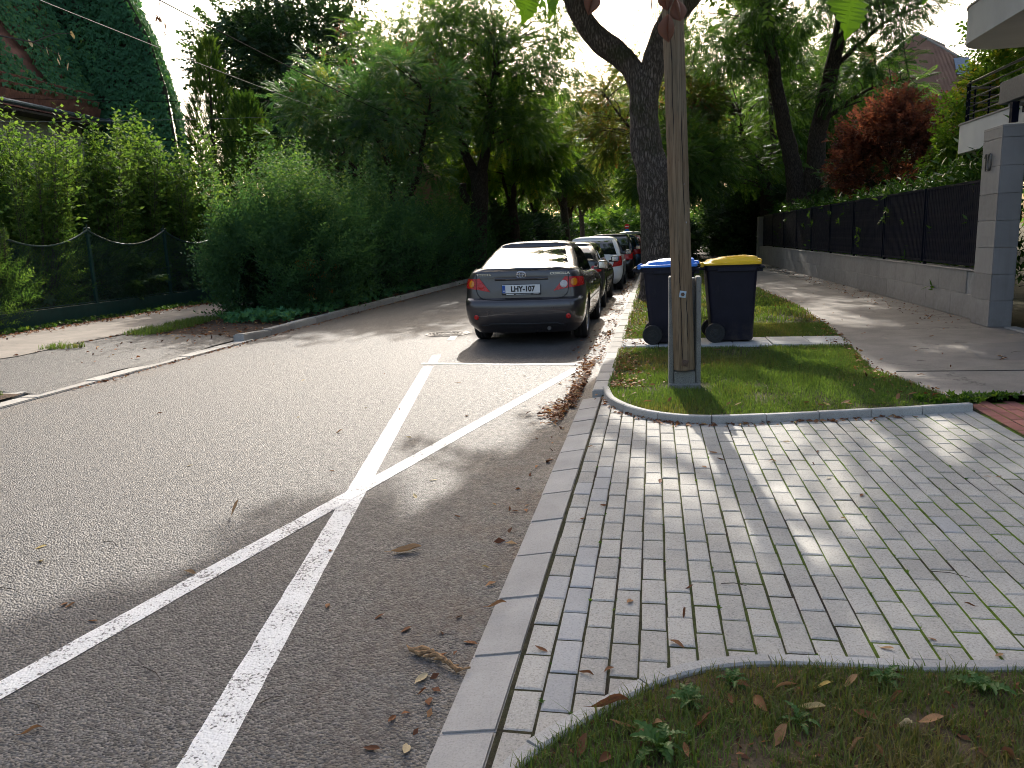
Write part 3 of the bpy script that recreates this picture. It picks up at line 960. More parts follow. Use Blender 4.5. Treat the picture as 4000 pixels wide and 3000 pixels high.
# the big street tree behind the bins
def big_tree():
    Y = 18.0
    root = thing('street_tree', 'thick forked street tree with rough dark bark behind the wooden pole', 'tree', (.12, Y, .08))
    off = np.array((-.12, -Y, -.08)); rg = np.random.default_rng(5)
    m_ = MB()
    def lim(pts, rads, n=22, sub=6):
        P = smooth_line([np.array(p) + off for p in pts], sub)
        rr = np.interp(np.linspace(0, 1, len(P)), np.linspace(0, 1, len(rads)), rads)
        b0 = len(m_.v)
        m_.tube([tuple(p) for p in P], list(rr), n)
        A = np.array(m_.v[b0:])
        ctr = np.repeat(np.array(P), n, 0)
        dv = A - ctr
        f = 1 + .16 * (vnoise(A * np.array((1, 1, .45)), 3.2, 9) - .5) * 2 + .07 * (vnoise(A * np.array((1, 1, .4)), 9.0, 2) - .5) * 2
        for i in range(len(A)): m_.v[b0 + i] = tuple(ctr[i] + dv[i] * f[i])
        return P
    sk = []
    lim([(.13, Y, -.1), (.12, Y, .35), (.11, Y, 1.1), (.08, Y, 2.1), (.04, Y, 2.75), (-.09, Y, 3.4), (-.18, Y, 4.15), (-.20, Y, 4.75), (-.13, Y, 5.05)], [.60, .43, .37, .37, .40, .335, .325, .34, .28])
    sk += list(lim([(-.20, Y, 4.35), (-.34, Y, 4.95), (-.62, Y, 5.38), (-1.2, Y - .05, 5.86), (-1.62, Y - .1, 6.5), (-1.95, Y - .2, 7.6), (-2.9, Y - .4, 9.2), (-3.6, Y - .4, 10.8)], [.27, .27, .255, .235, .22, .19, .14, .06]))
    sk += list(lim([(-.16, Y, 4.5), (-.02, Y, 5.1), (.12, Y + .05, 5.6), (.36, Y + .1, 6.1), (.85, Y + .1, 6.6), (1.35, Y, 7.5), (1.9, Y, 9.0), (2.1, Y, 11)], [.26, .27, .26, .25, .25, .21, .14, .06]))
    sk += list(lim([(1.2, Y, 7.2), (2.4, Y + .2, 8.0), (3.9, Y + .3, 8.8), (5.0, Y, 9.6)], [.16, .13, .09, .05], 12))
    sk += list(lim([(-1.9, Y, 7.4), (-1.4, Y + .9, 8.8), (-.6, Y + 1.4, 10.4)], [.14, .11, .05], 12))
    sk += list(lim([(.9, Y, 6.7), (.4, Y - 1.2, 8.2), (-.1, Y - 2.4, 9.8)], [.15, .11, .05], 12))
    lim([(.26, Y - .12, 2.72), (.42, Y - .14, 2.92), (.50, Y - .13, 3.12)], [.17, .17, .11], 14)      # knot where a limb was cut
    L = Leaves(); cents = []
    for c, r_, n in (((-.2, 17.6, 10.6), (6.3, 5.6, 3.2), 120), ((3.2, 20, 10.0), (4.0, 4.6, 3.0), 50), ((-1.6, 20.5, 13.2), (5.0, 4.0, 1.8), 35), ((1.0, 15.0, 8.6), (3.2, 2.4, 1.5), 26), ((2.0, 25.0, 11.3), (3.2, 5.0, 2.0), 50)):  # high crown shaped for its shadow; last clump added unseen to shade the footway
        C = ell_lobes(c, r_, n, rg, keep=lambda p: shaded1(p) and p[2] > 7.0 + .10 * abs(p[1] - 18))
        clump_sprays(L, 'pinnate', C, (0, 18, 8), .9, 30, .86, rg, droop=.3, keep=shaded)
        cents.append(C)
    cents = np.concatenate(cents)
    branches_to(m_, sk, cents + off, rg, .03, .008)
    m_.build('trunk', M_BARK, root, smooth=True, sharp=70, normals=False)
    for i in range(len(L.V)): L.V[i] = L.V[i] + off
    L.build('crown', G_MID, root)
    # hanging bare vine stems beside the fork
    v_ = MB()
    for k in range(6):
        x = -.02 + .035 * k
        v_.tube([(x - .12, -.5 + .03 * k, 8.5), (x - .13 + random.uniform(-.03, .03), -.45, 6.6), (x - .13, -.42, 5.75 + .2 * random.random())], .009, 5)
    v_.build('hanging_stems', M_TWIG, root)
big_tree()

# feathery golden-rain style tree over the hedge
make_tree('rain_tree', 'round feathery tree with drooping compound leaves rising above the firethorn hedge', (-8.7, 26.2, .1),
    [([(-8.7, 26.2, -.1), (-8.75, 26.2, 1.4), (-8.8, 26.2, 2.7)], .22, .19),
     ([(-8.8, 26.2, 2.5), (-9.6, 26.0, 3.6), (-10.6, 25.8, 4.8), (-11.4, 25.7, 5.8)], .15, .04),
     ([(-8.8, 26.2, 2.6), (-9.0, 26.4, 4.2), (-9.4, 26.3, 5.6), (-9.5, 26.2, 7.2)], .15, .04),
     ([(-8.8, 26.2, 2.6), (-8.0, 26.3, 3.7), (-7.6, 26.0, 5.0), (-7.2, 25.8, 6.2)], .14, .04)],
    [((-9.4, 25.9, 5.6), (3.4, 3.0, 2.75), 110)], G_BLUE, M_BARK2, 21, per=60, scale=.31, lobe_r=.56, droop=.30, pods=16, tone=.62, crown_c=(-9.2, 26, 4.4))
# verge tree with the dark forked trunk
make_tree('verge_tree', 'dark-trunked verge tree with a pruned stub, standing at the end of the hedge', (-7.5, 33.0, .1),
    [([(-7.5, 33, -.1), (-7.45, 33, 1.5), (-7.3, 33, 3.0), (-7.25, 33, 4.4)], .40, .36),
     ([(-7.3, 33, 3.9), (-7.8, 33, 5.2), (-8.0, 33, 6.6), (-8.2, 33.2, 8.6)], .26, .10),
     ([(-7.25, 33, 4.2), (-6.9, 33, 5.4), (-6.75, 33, 6.8), (-6.2, 33, 9.2)], .27, .10),
     ([(-7.45, 33, 3.0), (-7.95, 32.9, 3.5), (-7.98, 32.9, 4.0)], .20, .17)],
    [((-7.1, 33.2, 9.0), (4.6, 4.2, 3.4), 130), ((-6.0, 32.5, 6.2), (2.4, 2.2, 1.2), 18)], G_MID, M_BARK2, 22, per=48, scale=.42, lobe_r=.8, droop=.4, pods=26, tone=.5)
# dark maple behind the gardens
make_tree('maple_tree', 'tall dense dark maple standing behind the feathery tree', (-20.0, 43.0, .2),
    [([(-20, 43, -.1), (-20, 43, 4), (-20.2, 43, 9), (-20, 43, 15)], .45, .12)],
    [((-19.3, 42, 10.0), (5.2, 4.6, 7.0), 120)], G_DARK, M_BARK2, 23, kind='maple', per=44, scale=.62, lobe_r=1.15, droop=.35, tone=.55)
make_tree('garden_tree', 'dark broadleaf tree filling the gap between maple and conifer', (-14.6, 36.5, .2),
    [([(-14.6, 36.5, -.1), (-14.6, 36.5, 3), (-14.5, 36.4, 6)], .3, .1)],
    [((-14.4, 36, 5.0), (3.2, 3.0, 3.2), 55)], G_DARK, M_BARK2, 24, kind='maple', per=42, scale=.52, lobe_r=.9, tone=.5)

# conifers by the ivy house
def conifer(name, label, base, h, r_, seed, n=2300, tone=.5, mat=None, lean=(0, 0), kind='thuja', scale=.42):
    rg = np.random.default_rng(seed)
    root = thing(name, label, 'tree', base)
    t = rg.random(n) ** 1.35
    a = rg.uniform(0, 2 * math.pi, n)
    rad = r_ * (1 - t) ** .75 * (.62 + .38 * np.sqrt(rg.random(n))) * (.8 + .4 * vnoise(np.c_[a * 1.2, t * 7], 1.0, seed)) + .08
    z = .3 + t * (h - .35)
    p = np.c_[rad * np.cos(a) + lean[0] * t, rad * np.sin(a) + lean[1] * t, z]
    d = np.c_[np.cos(a) * .6, np.sin(a) * .6, .75 + .6 * t] + rg.normal(0, .25, (n, 3))
    L = Leaves()
    L.scatter(kind, p, d, scale * rg.uniform(.7, 1.25, n), (tone + .22 * (vnoise(p, 1.6, seed) - .5) * 2 + rg.normal(0, .1, n)).clip(0, 1), rg=rg, roll=1.4)
    L.build('crown', mat or G_THUJA, root)
    MB().tube([(0, 0, -.1), (0, 0, h * .5), (lean[0], lean[1], h * .93)], [.16, .10, .02], 8).build('trunk', M_BARK2, root, smooth=True)
    return root
conifer('thuja_tree', 'slender green thuja beside the ivy-clad wall', (-17.1, 29.0, .3), 9.2, 1.75, 31, 2600, lean=(.2, 0))
conifer('thuja_tree', 'broad bushy thuja between the slender thuja and the hedge', (-14.5, 27.0, .3), 6.6, 2.0, 32, 2600, tone=.55)
conifer('thuja_tree', 'low dark thuja hedge end behind the fence shrubs', (-12.7, 28.5, .3), 5.2, 1.9, 33, 2000, tone=.4)
rg = np.random.default_rng(41)
pine = make_tree('pine_tree', 'distant blue-green pine crown above the thuja', (-33, 66, 0),
    [([(-33, 66, 0), (-33, 66, 7), (-32.6, 66, 13)], .35, .12)],
    [((-32.5, 66, 12.6), (4.0, 3.5, 2.6), 26)], G_PINE, M_BARK2, 41, kind='needle', per=60, scale=.85, lobe_r=1.1, droop=-.2)

# right-hand trees behind the fence
make_tree('garden_tree', 'twin-stemmed dark garden tree rising behind the metal fence', (5.75, 32.0, .2),
    [([(5.75, 32, -.1), (5.75, 32, 1.5), (5.6, 32, 3.0)], .62, .52),
     ([(5.55, 32, 2.4), (5.3, 32, 4.0), (4.9, 32, 5.6), (4.5, 32, 7.6), (4.1, 32, 10.2)], .38, .20),
     ([(5.8, 32, 2.2), (6.1, 32, 3.6), (6.2, 32, 5.2), (6.6, 32, 7.4), (7.1, 32, 10.2)], .46, .22),
     ([(6.2, 32, 5.4), (7.6, 31.5, 6.4), (9.0, 31, 6.7)], .10, .03),
     ([(6.5, 32, 7.2), (8.0, 31.8, 8.6), (9.3, 31.6, 9.2)], .11, .03)],
    [((5.4, 32, 10.4), (5.0, 4.0, 3.2), 105), ((7.6, 31, 6.6), (1.9, 1.6, .9), 13), ((3.4, 31.6, 8.6), (1.6, 2.0, 1.4), 12), ((8.6, 31.5, 9.0), (1.6, 1.6, 1.1), 10)],
    G_MID, M_BARK2, 51, per=52, scale=.38, lobe_r=.8, droop=.35, tone=.36)
make_tree('garden_tree', 'thin crooked garden tree left of the twin-stemmed tree', (5.35, 38.5, .2),
    [([(5.35, 38.5, -.1), (5.3, 38.5, 2.0), (5.25, 38.5, 3.4)], .36, .30),
     ([(5.25, 38.5, 3.2), (4.9, 38.5, 4.6), (4.2, 38.5, 5.5), (4.0, 38.5, 6.8)], .19, .07),
     ([(5.25, 38.5, 3.2), (5.5, 38.5, 5.2), (5.3, 38.5, 7.8), (5.6, 38.5, 10.4)], .18, .06)],
    [((4.0, 38.5, 8.0), (4.2, 3.6, 3.6), 84), ((3.6, 38.0, 4.6), (2.4, 2.4, 1.7), 24)], G_MID, M_BARK2, 52, per=46, scale=.42, lobe_r=.85, droop=.3, tone=.5)
make_tree('red_leaved_tree', 'small copper-red ornamental tree behind the dark fence', (7.35, 26.5, .2),
    [([(7.35, 26.5, -.1), (7.3, 26.5, 1.2), (7.3, 26.5, 2.0)], .10, .08),
     ([(7.3, 26.5, 1.7), (6.6, 26.4, 3.2), (6.1, 26.3, 4.4)], .05, .015), ([(7.3, 26.5, 1.7), (7.3, 26.5, 3.4), (7.2, 26.5, 5.0)], .05, .015),
     ([(7.3, 26.5, 1.7), (8.0, 26.4, 3.0), (8.5, 26.3, 4.2)], .05, .015)],
    [((7.25, 26.3, 3.75), (1.62, 1.5, 1.65), 66)], G_RED, M_BARK2, 53, kind='twig', per=46, scale=.32, lobe_r=.42, droop=.0, tone=.5, crown_c=(7.2, 26.3, 2.5))
make_tree('columnar_tree', 'slim yellow-green columnar tree between the red tree and the white balcony', (8.25, 22.5, .2),
    [([(8.25, 22.5, -.1), (8.25, 22.5, 2.0), (8.2, 22.5, 4.6)], .09, .03)],
    [((8.2, 22.4, 3.2), (.75, .75, 2.1), 34)], G_FRESH, M_BARK2, 54, kind='twig', per=46, scale=.34, lobe_r=.36, droop=.1, tone=.6)
make_tree('garden_tree', 'leafy yellow-green tree beside the white balconies', (10.4, 22.0, .2),
    [([(10.4, 22, -.1), (10.4, 22, 3), (10.2, 22, 6)], .22, .08)],
    [((10.2, 22.0, 5.2), (1.9, 2.2, 3.4), 66)], G_FRESH, M_BARK2, 55, kind='twig', per=50, scale=.46, lobe_r=.7, droop=.15, tone=.55)

make_tree('podded_tree', 'tall tree with red-brown seed pods behind the round feathery tree', (-11.6, 37.0, .2),
    [([(-11.6, 37, -.1), (-11.6, 37, 4), (-11.5, 37, 9)], .3, .1)],
    [((-11.4, 36.8, 9.2), (4.2, 3.8, 3.0), 80)], G_MID, M_BARK2, 56, per=44, scale=.46, lobe_r=.85, droop=.3, tone=.45, pods=110)
make_tree('street_tree', 'street tree with a few reddening leaves behind the thick forked one', (.7, 37.0, .1),
    [([(.7, 37, -.1), (.65, 37, 2.5), (.5, 37, 5)], .2, .15), ([(.5, 37, 4.6), (-1.2, 37, 6.6), (-2.2, 37, 8)], .10, .03), ([(.5, 37, 4.6), (1.4, 37, 7), (2.0, 37, 8.5)], .10, .03)],
    [((-.3, 37, 6.9), (3.6, 3.0, 3.1), 96)], G_AUTUMN, M_BARK2, 57, per=44, scale=.40, lobe_r=.75, droop=.25, tone=.5)
# trees further along the street: three kinds, copied
KINDS = []
def street_kind(seed, mat, label, cr, zc, kind='pinnate', scale=.6, tone=.5, lobes=62):
    t = make_tree('avenue_tree', label, (0, 0, 0),
        [([(0, 0, -.1), (.05, 0, 1.6), (.15, .1, 3.2)], .26, .22), ([(.12, .1, 2.9), (-.9, .2, 4.8), (-1.6, .2, 6.6)], .15, .05),
         ([(.12, .1, 3.0), (.5, -.2, 5.0), (.6, 0, 7.2)], .16, .05), ([(.12, .1, 2.8), (1.3, .2, 4.4), (2.0, .4, 6.0)], .13, .04)],
        [((0, 0, zc), cr, lobes)], mat, M_BARK2, seed, kind=kind, per=44, scale=scale, lobe_r=.95, droop=.3, tone=tone, group='trees further along the street')
    return t
k1 = street_kind(61, G_FRESH, 'sunlit yellow-green avenue tree far down the street', (3.3, 3.3, 2.7), 6.0)
k2 = street_kind(62, G_AUTUMN, 'avenue tree with reddening leaves far down the street', (3.0, 3.0, 2.5), 5.6, 'twig', .6, .42)
k3 = street_kind(63, G_MID, 'dark green avenue tree far down the street', (3.6, 3.6, 3.2), 6.6, 'pinnate', .62, .5, 70)
spots = [(k1, -8.2, 43, .9, .3, 'yellow-green avenue tree just beyond the dark-trunked verge tree'), (k3, -8.0, 54, 1.05, 1.2, 'dark avenue tree second beyond the verge tree'),
         (k1, -7.2, 66, 1.45, 2.2, 'yellow-green tree third beyond the verge tree on the far kerb'), (k2, -8.2, 80, 1.25, 3.1, 'reddening tree fourth beyond the verge tree on the far kerb'), (k1, .9, 47, 1.15, 5.2, 'yellow-green street tree above the parked cars'),
         (k3, .7, 60, 1.35, .7, 'dark green tree standing above the farthest parked cars'), (k1, .8, 76, 1.15, 1.6, 'yellow-green tree behind the dark one above the farthest cars'), (k2, 1.4, 95, 1.3, 2.6, 'reddening tree near the end of the street beside the sign'), (k3, -8.6, 98, 1.3, 3.3, 'last dark tree on the far kerb before the street end'), (k1, -3.2, 122, 1.5, 4.4, 'yellow-green tree closing the street behind the round signs'), (k3, 3.0, 118, 1.5, .9, 'dark tree closing the street end right of the round signs'),
         (k3, 8.2, 45, 1.15, 2.0, 'dark tree behind the crooked garden tree'), (k3, 7.0, 58, 1.2, 3.6, 'dark tree behind the overgrown hedge past the metal fence'), (k1, 9.5, 70, 1.3, 4.9, 'yellow-green tree glimpsed between the twin stems behind the fence'), (k3, -14.5, 50, 1.15, 2.9, 'dark tree behind the far gardens'), (k3, -16, 66, 1.35, 5.0, 'dark tree far behind the ochre house'), (k3, -27, 58, 1.5, 5.6, 'dark tree far behind the tall maple'), 
         (k3, 1.1, 33, .62, 2.4, 'small green street tree close behind the thick forked one'), (k1, -6.9, 39.5, 1.0, 2.0, 'yellow-green tree leaning over the road behind the verge tree'), (k3, 17.5, 38, 1.1, 1.9, 'dark tree behind the red-leaved tree')]
used = set()
base_lab = {k_.name: k_['label'] for k_ in (k1, k2, k3)}
for i, (kd, x, y, s, a, lab) in enumerate(spots):
    kn = kd.name
    t = kd if kn not in used else copy_tree(kd)
    used.add(kn)
    t.location = (x, y, .1); t.scale = (s, s, s); t.rotation_euler = (0, 0, a)
    t['label'] = lab or base_lab[kn]
    t['group'] = 'trees further along the street'

# far mass of trees closing the street and the gardens
def woodland():
    rg = np.random.default_rng(77)
    L = Leaves()
    def blob(x, y, z, r_, n):
        d = rand_dirs(n, rg); p = np.array((x, y, z)) + d * np.array(r_) * (rg.random((n, 1)) ** .4)
        L.scatter('maple', p, d + (0, 0, -.2), 2.4 * rg.uniform(.7, 1.3, n), (.5 + rg.normal(0, .15) + rg.normal(0, .1, n)).clip(0, 1), rg=rg)
    for k in range(46):
        a = rg.uniform(-1, 1)
        blob(a * 55, rg.uniform(135, 165), rg.uniform(3, 6), (6, 5, 4.5 + 2 * rg.random()), 60)
    for k in range(22):
        blob(rg.uniform(-26, 22), rg.uniform(104, 128), rg.uniform(.8, 2.6), (5, 4, 2.6), 110)
    for k in range(14):
        blob(rg.uniform(-60, -30), rg.uniform(55, 110), rg.uniform(2, 5), (6, 5, 4), 60)
    for k in range(12):
        blob(rg.uniform(18, 60), rg.uniform(62, 120), rg.uniform(2, 4.5), (6, 5, 3.5), 60)
    o_ = L.build('far_woodland', G_MID); tag(o_, 'far mass of trees closing off the street', 'trees', kind='stuff')
woodland()
# ---------------------------------------------------------------- hedges and shrubs
def section_hedge(name, label, cat, cx, y0, y1, hw, h, seed, n, mat, spires=0, spire_len=(.7, 1.3), kind='fan', scale=.5, tone=.45, zbase=.1, bulge=.35, front_only=False, berries=0, depth=.55, core=True):
    """clipped-free hedge: sprays on a bulging cross-section, upright shoots on top"""
    rg = np.random.default_rng(seed)
    base = (cx, (y0 + y1) / 2, zbase)
    root = thing(name, label, cat, base)
    off = -np.array(base)
    # nearer part denser
    u = rg.random(n) ** 1.35
    y = y0 + (y1 - y0) * u
    th = rg.uniform(-.05, 1.05, n) * math.pi            # 0 = road side, pi = far side
    ex = 2.6
    cxn = np.sign(np.cos(th)) * np.abs(np.cos(th)) ** (2 / ex); czn = np.abs(np.sin(th)) ** (2 / ex) * np.where(np.sin(th) < 0, -.1, 1)
    bl = 1 + bulge * (vnoise(np.c_[y * .75, th * 1.3], 1.0, seed) - .5) * 2 + .12 * (vnoise(np.c_[y * 2.6, th * 4], 1.0, seed + 1) - .5) * 2
    endr = np.clip(np.minimum(y - y0, y1 - y) / .9, 0, 1) ** .5
    k = (1 - depth * rg.random(n) ** 2.2) * bl * (.35 + .65 * endr)
    low = .55 + .45 * np.clip(czn * 2.2, 0, 1)            # drawn in at the foot
    p = np.c_[cx + hw * cxn * k * low, y, zbase + np.maximum(.02, h * czn * (.45 + .55 * k))]
    nx = np.c_[cxn, (rg.random(n) - .5) * .6 + np.where(y - y0 < .8, -1.0, 0) + np.where(y1 - y < .8, .8, 0), czn * .8]
    d = norm(nx) * .8 + np.array((0, 0, .30)) + rg.normal(0, .3, (n, 3))
    tn = (tone + .30 * (vnoise(p, .9, seed + 4) - .5) * 2 + .18 * (p[:, 2] / h - .5) * 0 + rg.normal(0, .08, n)).clip(0, 1)
    L = Leaves()
    L.scatter(kind, p + off, d, scale * rg.uniform(.7, 1.3, n), tn, rg=rg)
    if spires:
        ys = y0 + .3 + (y1 - y0 - .6) * rg.random(spires) ** 1.2
        xs = cx + hw * rg.uniform(-.95, .95, spires)
        zt = zbase + h * (.80 + .25 * (vnoise(np.c_[ys * .8, xs * .8], 1.0, seed + 2) - .5) * 2) * (1 - .25 * np.abs((xs - cx) / hw) ** 2)
        q = np.c_[xs, ys, zt]
        npl = max(4, int(spires / 2.2))                       # shoots gathered in plumes
        pl = rg.integers(0, npl, spires); px_ = cx + hw * rg.uniform(-.9, .95, npl); py_ = y0 + .3 + (y1 - y0 - .6) * rg.random(npl) ** 1.2
        pz_ = zbase + h * rg.uniform(.80, 1.28, npl) * (1 - .22 * np.abs((px_ - cx) / hw) ** 2)
        q = np.c_[px_[pl], py_[pl], pz_[pl]] + rg.normal(0, .10, (spires, 3)) * np.array((1, 1, 1.6))
        xs = q[:, 0]
        dd = np.c_[rg.normal(0, .10, (spires, 2)) + np.c_[(xs - cx) / hw * .20, np.zeros(spires)], np.ones(spires)]
        L.scatter('shoot', q + off, dd, rg.uniform(*spire_len, spires), (tone + .30 + rg.normal(0, .1, spires)).clip(0, 1), rg=rg, roll=3)  # shoots toned lighter than the body, sunlit tips put into the colour
    L.build('foliage', mat, root)
    # stems
    m_ = MB()
    for k_ in range(int((y1 - y0) * 3.5)):
        yy = rg.uniform(y0 + .3, y1 - .3); xx = cx + rg.uniform(-.4, .4) * hw
        P = [(xx, yy, 0), (xx + rg.normal(0, .1), yy + rg.normal(0, .1), h * .4), (xx + rg.normal(0, .3), yy + rg.normal(0, .3), h * .85)]
        m_.tube([np.array(a) + off * np.array((1, 1, 0)) for a in P], [.028, .018, .006], 5, caps=False)
    m_.build('stems', M_TWIG, root, normals=False)['kind'] = 'stuff'
    if core:   # dark filler leaves added to block light through the hedge
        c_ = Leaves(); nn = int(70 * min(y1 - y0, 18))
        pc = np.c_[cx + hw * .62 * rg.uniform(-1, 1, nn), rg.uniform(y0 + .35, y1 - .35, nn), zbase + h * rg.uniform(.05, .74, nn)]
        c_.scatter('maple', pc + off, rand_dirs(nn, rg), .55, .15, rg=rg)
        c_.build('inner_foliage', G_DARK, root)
    if berries:
        b_ = MB(); ico = [(0, 0, 1), (.94, 0, .33), (-.47, .82, .33), (-.47, -.82, .33), (0, 0, -1)]
        for k_ in range(berries):
            t0 = rg.uniform(.05, .30) * math.pi; yy = y0 + rg.uniform(.25, 2.0)
            c0 = np.array((cx + hw * math.cos(t0) ** .7 * rg.uniform(.80, 1.0), yy, zbase + h * rg.uniform(.18, .62)))
            for j in range(22):
                c1 = c0 + rg.normal(0, .055, 3) + off; rr_ = rg.uniform(.010, .016)
                b_.add([c1 + np.array(v_) * rr_ for v_ in ico], [(0, 1, 2), (0, 2, 3), (0, 3, 1), (4, 2, 1), (4, 3, 2), (4, 1, 3)])
        b_.build('berries', plain('berry_orange', (.55, .20, .02), (.42, .12, .012), rough=.35), root, smooth=True)['kind'] = 'stuff'
    return root
section_hedge('firethorn_shrub', 'large firethorn shrub with orange berries overhanging the kerb by the dirt verge', 'shrub', -8.75, 16.0, 20.6, 1.25, 2.0, 81, 2200, G_HEDGE, spires=260, spire_len=(1.0, 1.7), berries=26, scale=.85)
section_hedge('firethorn_hedge', 'long dark firethorn hedge running along the far kerb towards the verge tree', 'hedge', -8.45, 20.0, 36.0, 1.15, 2.1, 82, 2400, G_HEDGE, spires=380, spire_len=(1.0, 1.7), scale=.9, tone=.42)
section_hedge('far_hedge', 'low dark hedge under the avenue trees on the far kerb', 'hedge', -8.7, 38.0, 75.0, 1.1, 2.4, 83, 2600, G_DARK, scale=.9, tone=.5, kind='twig')

def spire_bush(name, label, x, y, h, r_, seed, mat, n=520, spires=70, tone=.5, sl=(.9, 1.7), kind='fan', scale=.46, spread=.16):
    """tall loose bush ending in upright wands"""
    rg = np.random.default_rng(seed)
    root = thing(name, label, 'shrub', (x, y, .22))
    d = rand_dirs(n, rg)
    hb = h * .55
    p = np.c_[d[:, 0] * r_, d[:, 1] * r_, hb * .5 + d[:, 2] * hb * .5] * np.c_[np.repeat((rg.random(n) ** .35)[:, None], 2, 1), np.ones(n)]
    p[:, 2] = p[:, 2].clip(.03)
    L = Leaves()
    L.scatter(kind, p, d * np.array((1, 1, .5)) + (0, 0, .45), scale * rg.uniform(.7, 1.3, n), (tone - .08 + rg.normal(0, .12, n)).clip(0, 1), rg=rg)
    npl = max(1, spires // 4); pa = rg.uniform(0, 6.28, npl); pq = np.sqrt(rg.random(npl)) * r_ * .9; ph_ = rg.uniform(.55, 1.0, npl)
    pi_ = rg.integers(0, npl, spires) if spires else np.zeros(0, int)
    a = pa[pi_] + rg.normal(0, .06, spires); q = pq[pi_] + rg.normal(0, .04, spires)
    z0 = hb * (ph_[pi_] * .9) + rg.normal(0, .12, spires); ln = rg.uniform(*sl, spires) * (.6 + .4 * ph_[pi_])
    P0 = np.c_[q * np.cos(a), q * np.sin(a), z0]
    D = np.c_[np.cos(a) * q / r_ * spread + rg.normal(0, .045, spires), np.sin(a) * q / r_ * spread + rg.normal(0, .045, spires), np.ones(spires)]
    L.scatter('shoot', P0, D, ln, (tone + .15 + rg.normal(0, .12, spires)).clip(0, 1), rg=rg, roll=3)
    L.scatter('shoot', P0 - D * .5 * ln[:, None], D, ln * .8, (tone + rg.normal(0, .12, spires)).clip(0, 1), rg=rg, roll=3)
    L.build('foliage', mat, root)
    m_ = MB()
    for i in range(spires):
        m_.tube([(0.3 * P0[i][0], .3 * P0[i][1], -.1), tuple(P0[i]), tuple(P0[i] + norm(D[i]) * ln[i] * .95)], [.014, .009, .003], 4, caps=False)
    m_.build('stems', M_TWIG, root, normals=False)['kind'] = 'stuff'
    return root
spire_bush('barberry_bush', 'sunlit leafy bush at the left end of the wire fence', -13.1, 12.9, 2.5, .95, 91, G_BARB, 700, 40, .62, (.5, .9))
spire_bush('barberry_bush', 'tall wand-like bush in front of the cream house wall', -14.6, 16.0, 4.4, 1.15, 92, G_BARB, 520, 120, .55, (1.7, 2.7))
spire_bush('barberry_bush', 'bright wand-like bush close behind the near fence post', -13.5, 14.9, 4.3, 1.0, 89, G_BARB, 480, 110, .58, (1.6, 2.6))
spire_bush('barberry_bush', 'slim bush with bright wands between the two fence posts', -13.9, 17.6, 4.5, 1.0, 90, G_BARB, 480, 110, .56, (1.7, 2.8))
spire_bush('barberry_bush', 'loose bush with thin wands under the copper gutter', -15.2, 18.0, 4.2, 1.1, 93, G_BARB, 500, 100, .50, (1.6, 2.6))
spire_bush('barberry_bush', 'bush with two tall pointed spires before the ivy wall', -14.1, 19.2, 4.6, 1.1, 94, G_BARB, 540, 130, .50, (1.9, 3.0))
spire_bush('barberry_bush', 'bush with the tallest bright spire beside the thuja', -13.6, 20.6, 5.0, 1.1, 95, G_BARB, 540, 140, .54, (2.0, 3.1))
spire_bush('lilac_bush', 'broad dark bush with rounded leaves behind the second fence bay', -13.5, 23.0, 4.2, 1.6, 96, G_MID, 900, 0, .40, kind='twig', scale=.42)
spire_bush('lilac_bush', 'dark bush hidden behind the wire fence at the near post', -14.3, 14.2, 2.6, 1.3, 97, G_DARK, 620, 30, .6, (.5, .9))
spire_bush('lilac_bush', 'dark bush behind the wire fence between the two posts', -14.0, 17.2, 2.6, 1.5, 98, G_DARK, 700, 20, .6, (.5, .9), kind='twig')
spire_bush('lilac_bush', 'dark bush behind the last visible fence bay', -13.7, 21.3, 3.0, 1.5, 99, G_DARK, 800, 20, .6, (.5, .9), kind='twig')
spire_bush('lilac_bush', 'dark bush behind the hedge at the end of the footpath', -11.6, 24.8, 3.4, 1.5, 100, G_DARK, 800, 20, .6, (.5, .9), kind='twig')
spire_bush('elder_bush', 'dark bush at the foot of the thuja trees', -16.6, 24.5, 4.2, 1.6, 101, G_DARK, 800, 10, .7, (.5, .9), kind='twig', scale=.5)
spire_bush('elder_bush', 'dark bush under the feathery tree', -11.4, 28.5, 3.9, 1.9, 102, G_DARK, 900, 10, .6, (.5, .9), kind='twig', scale=.5)

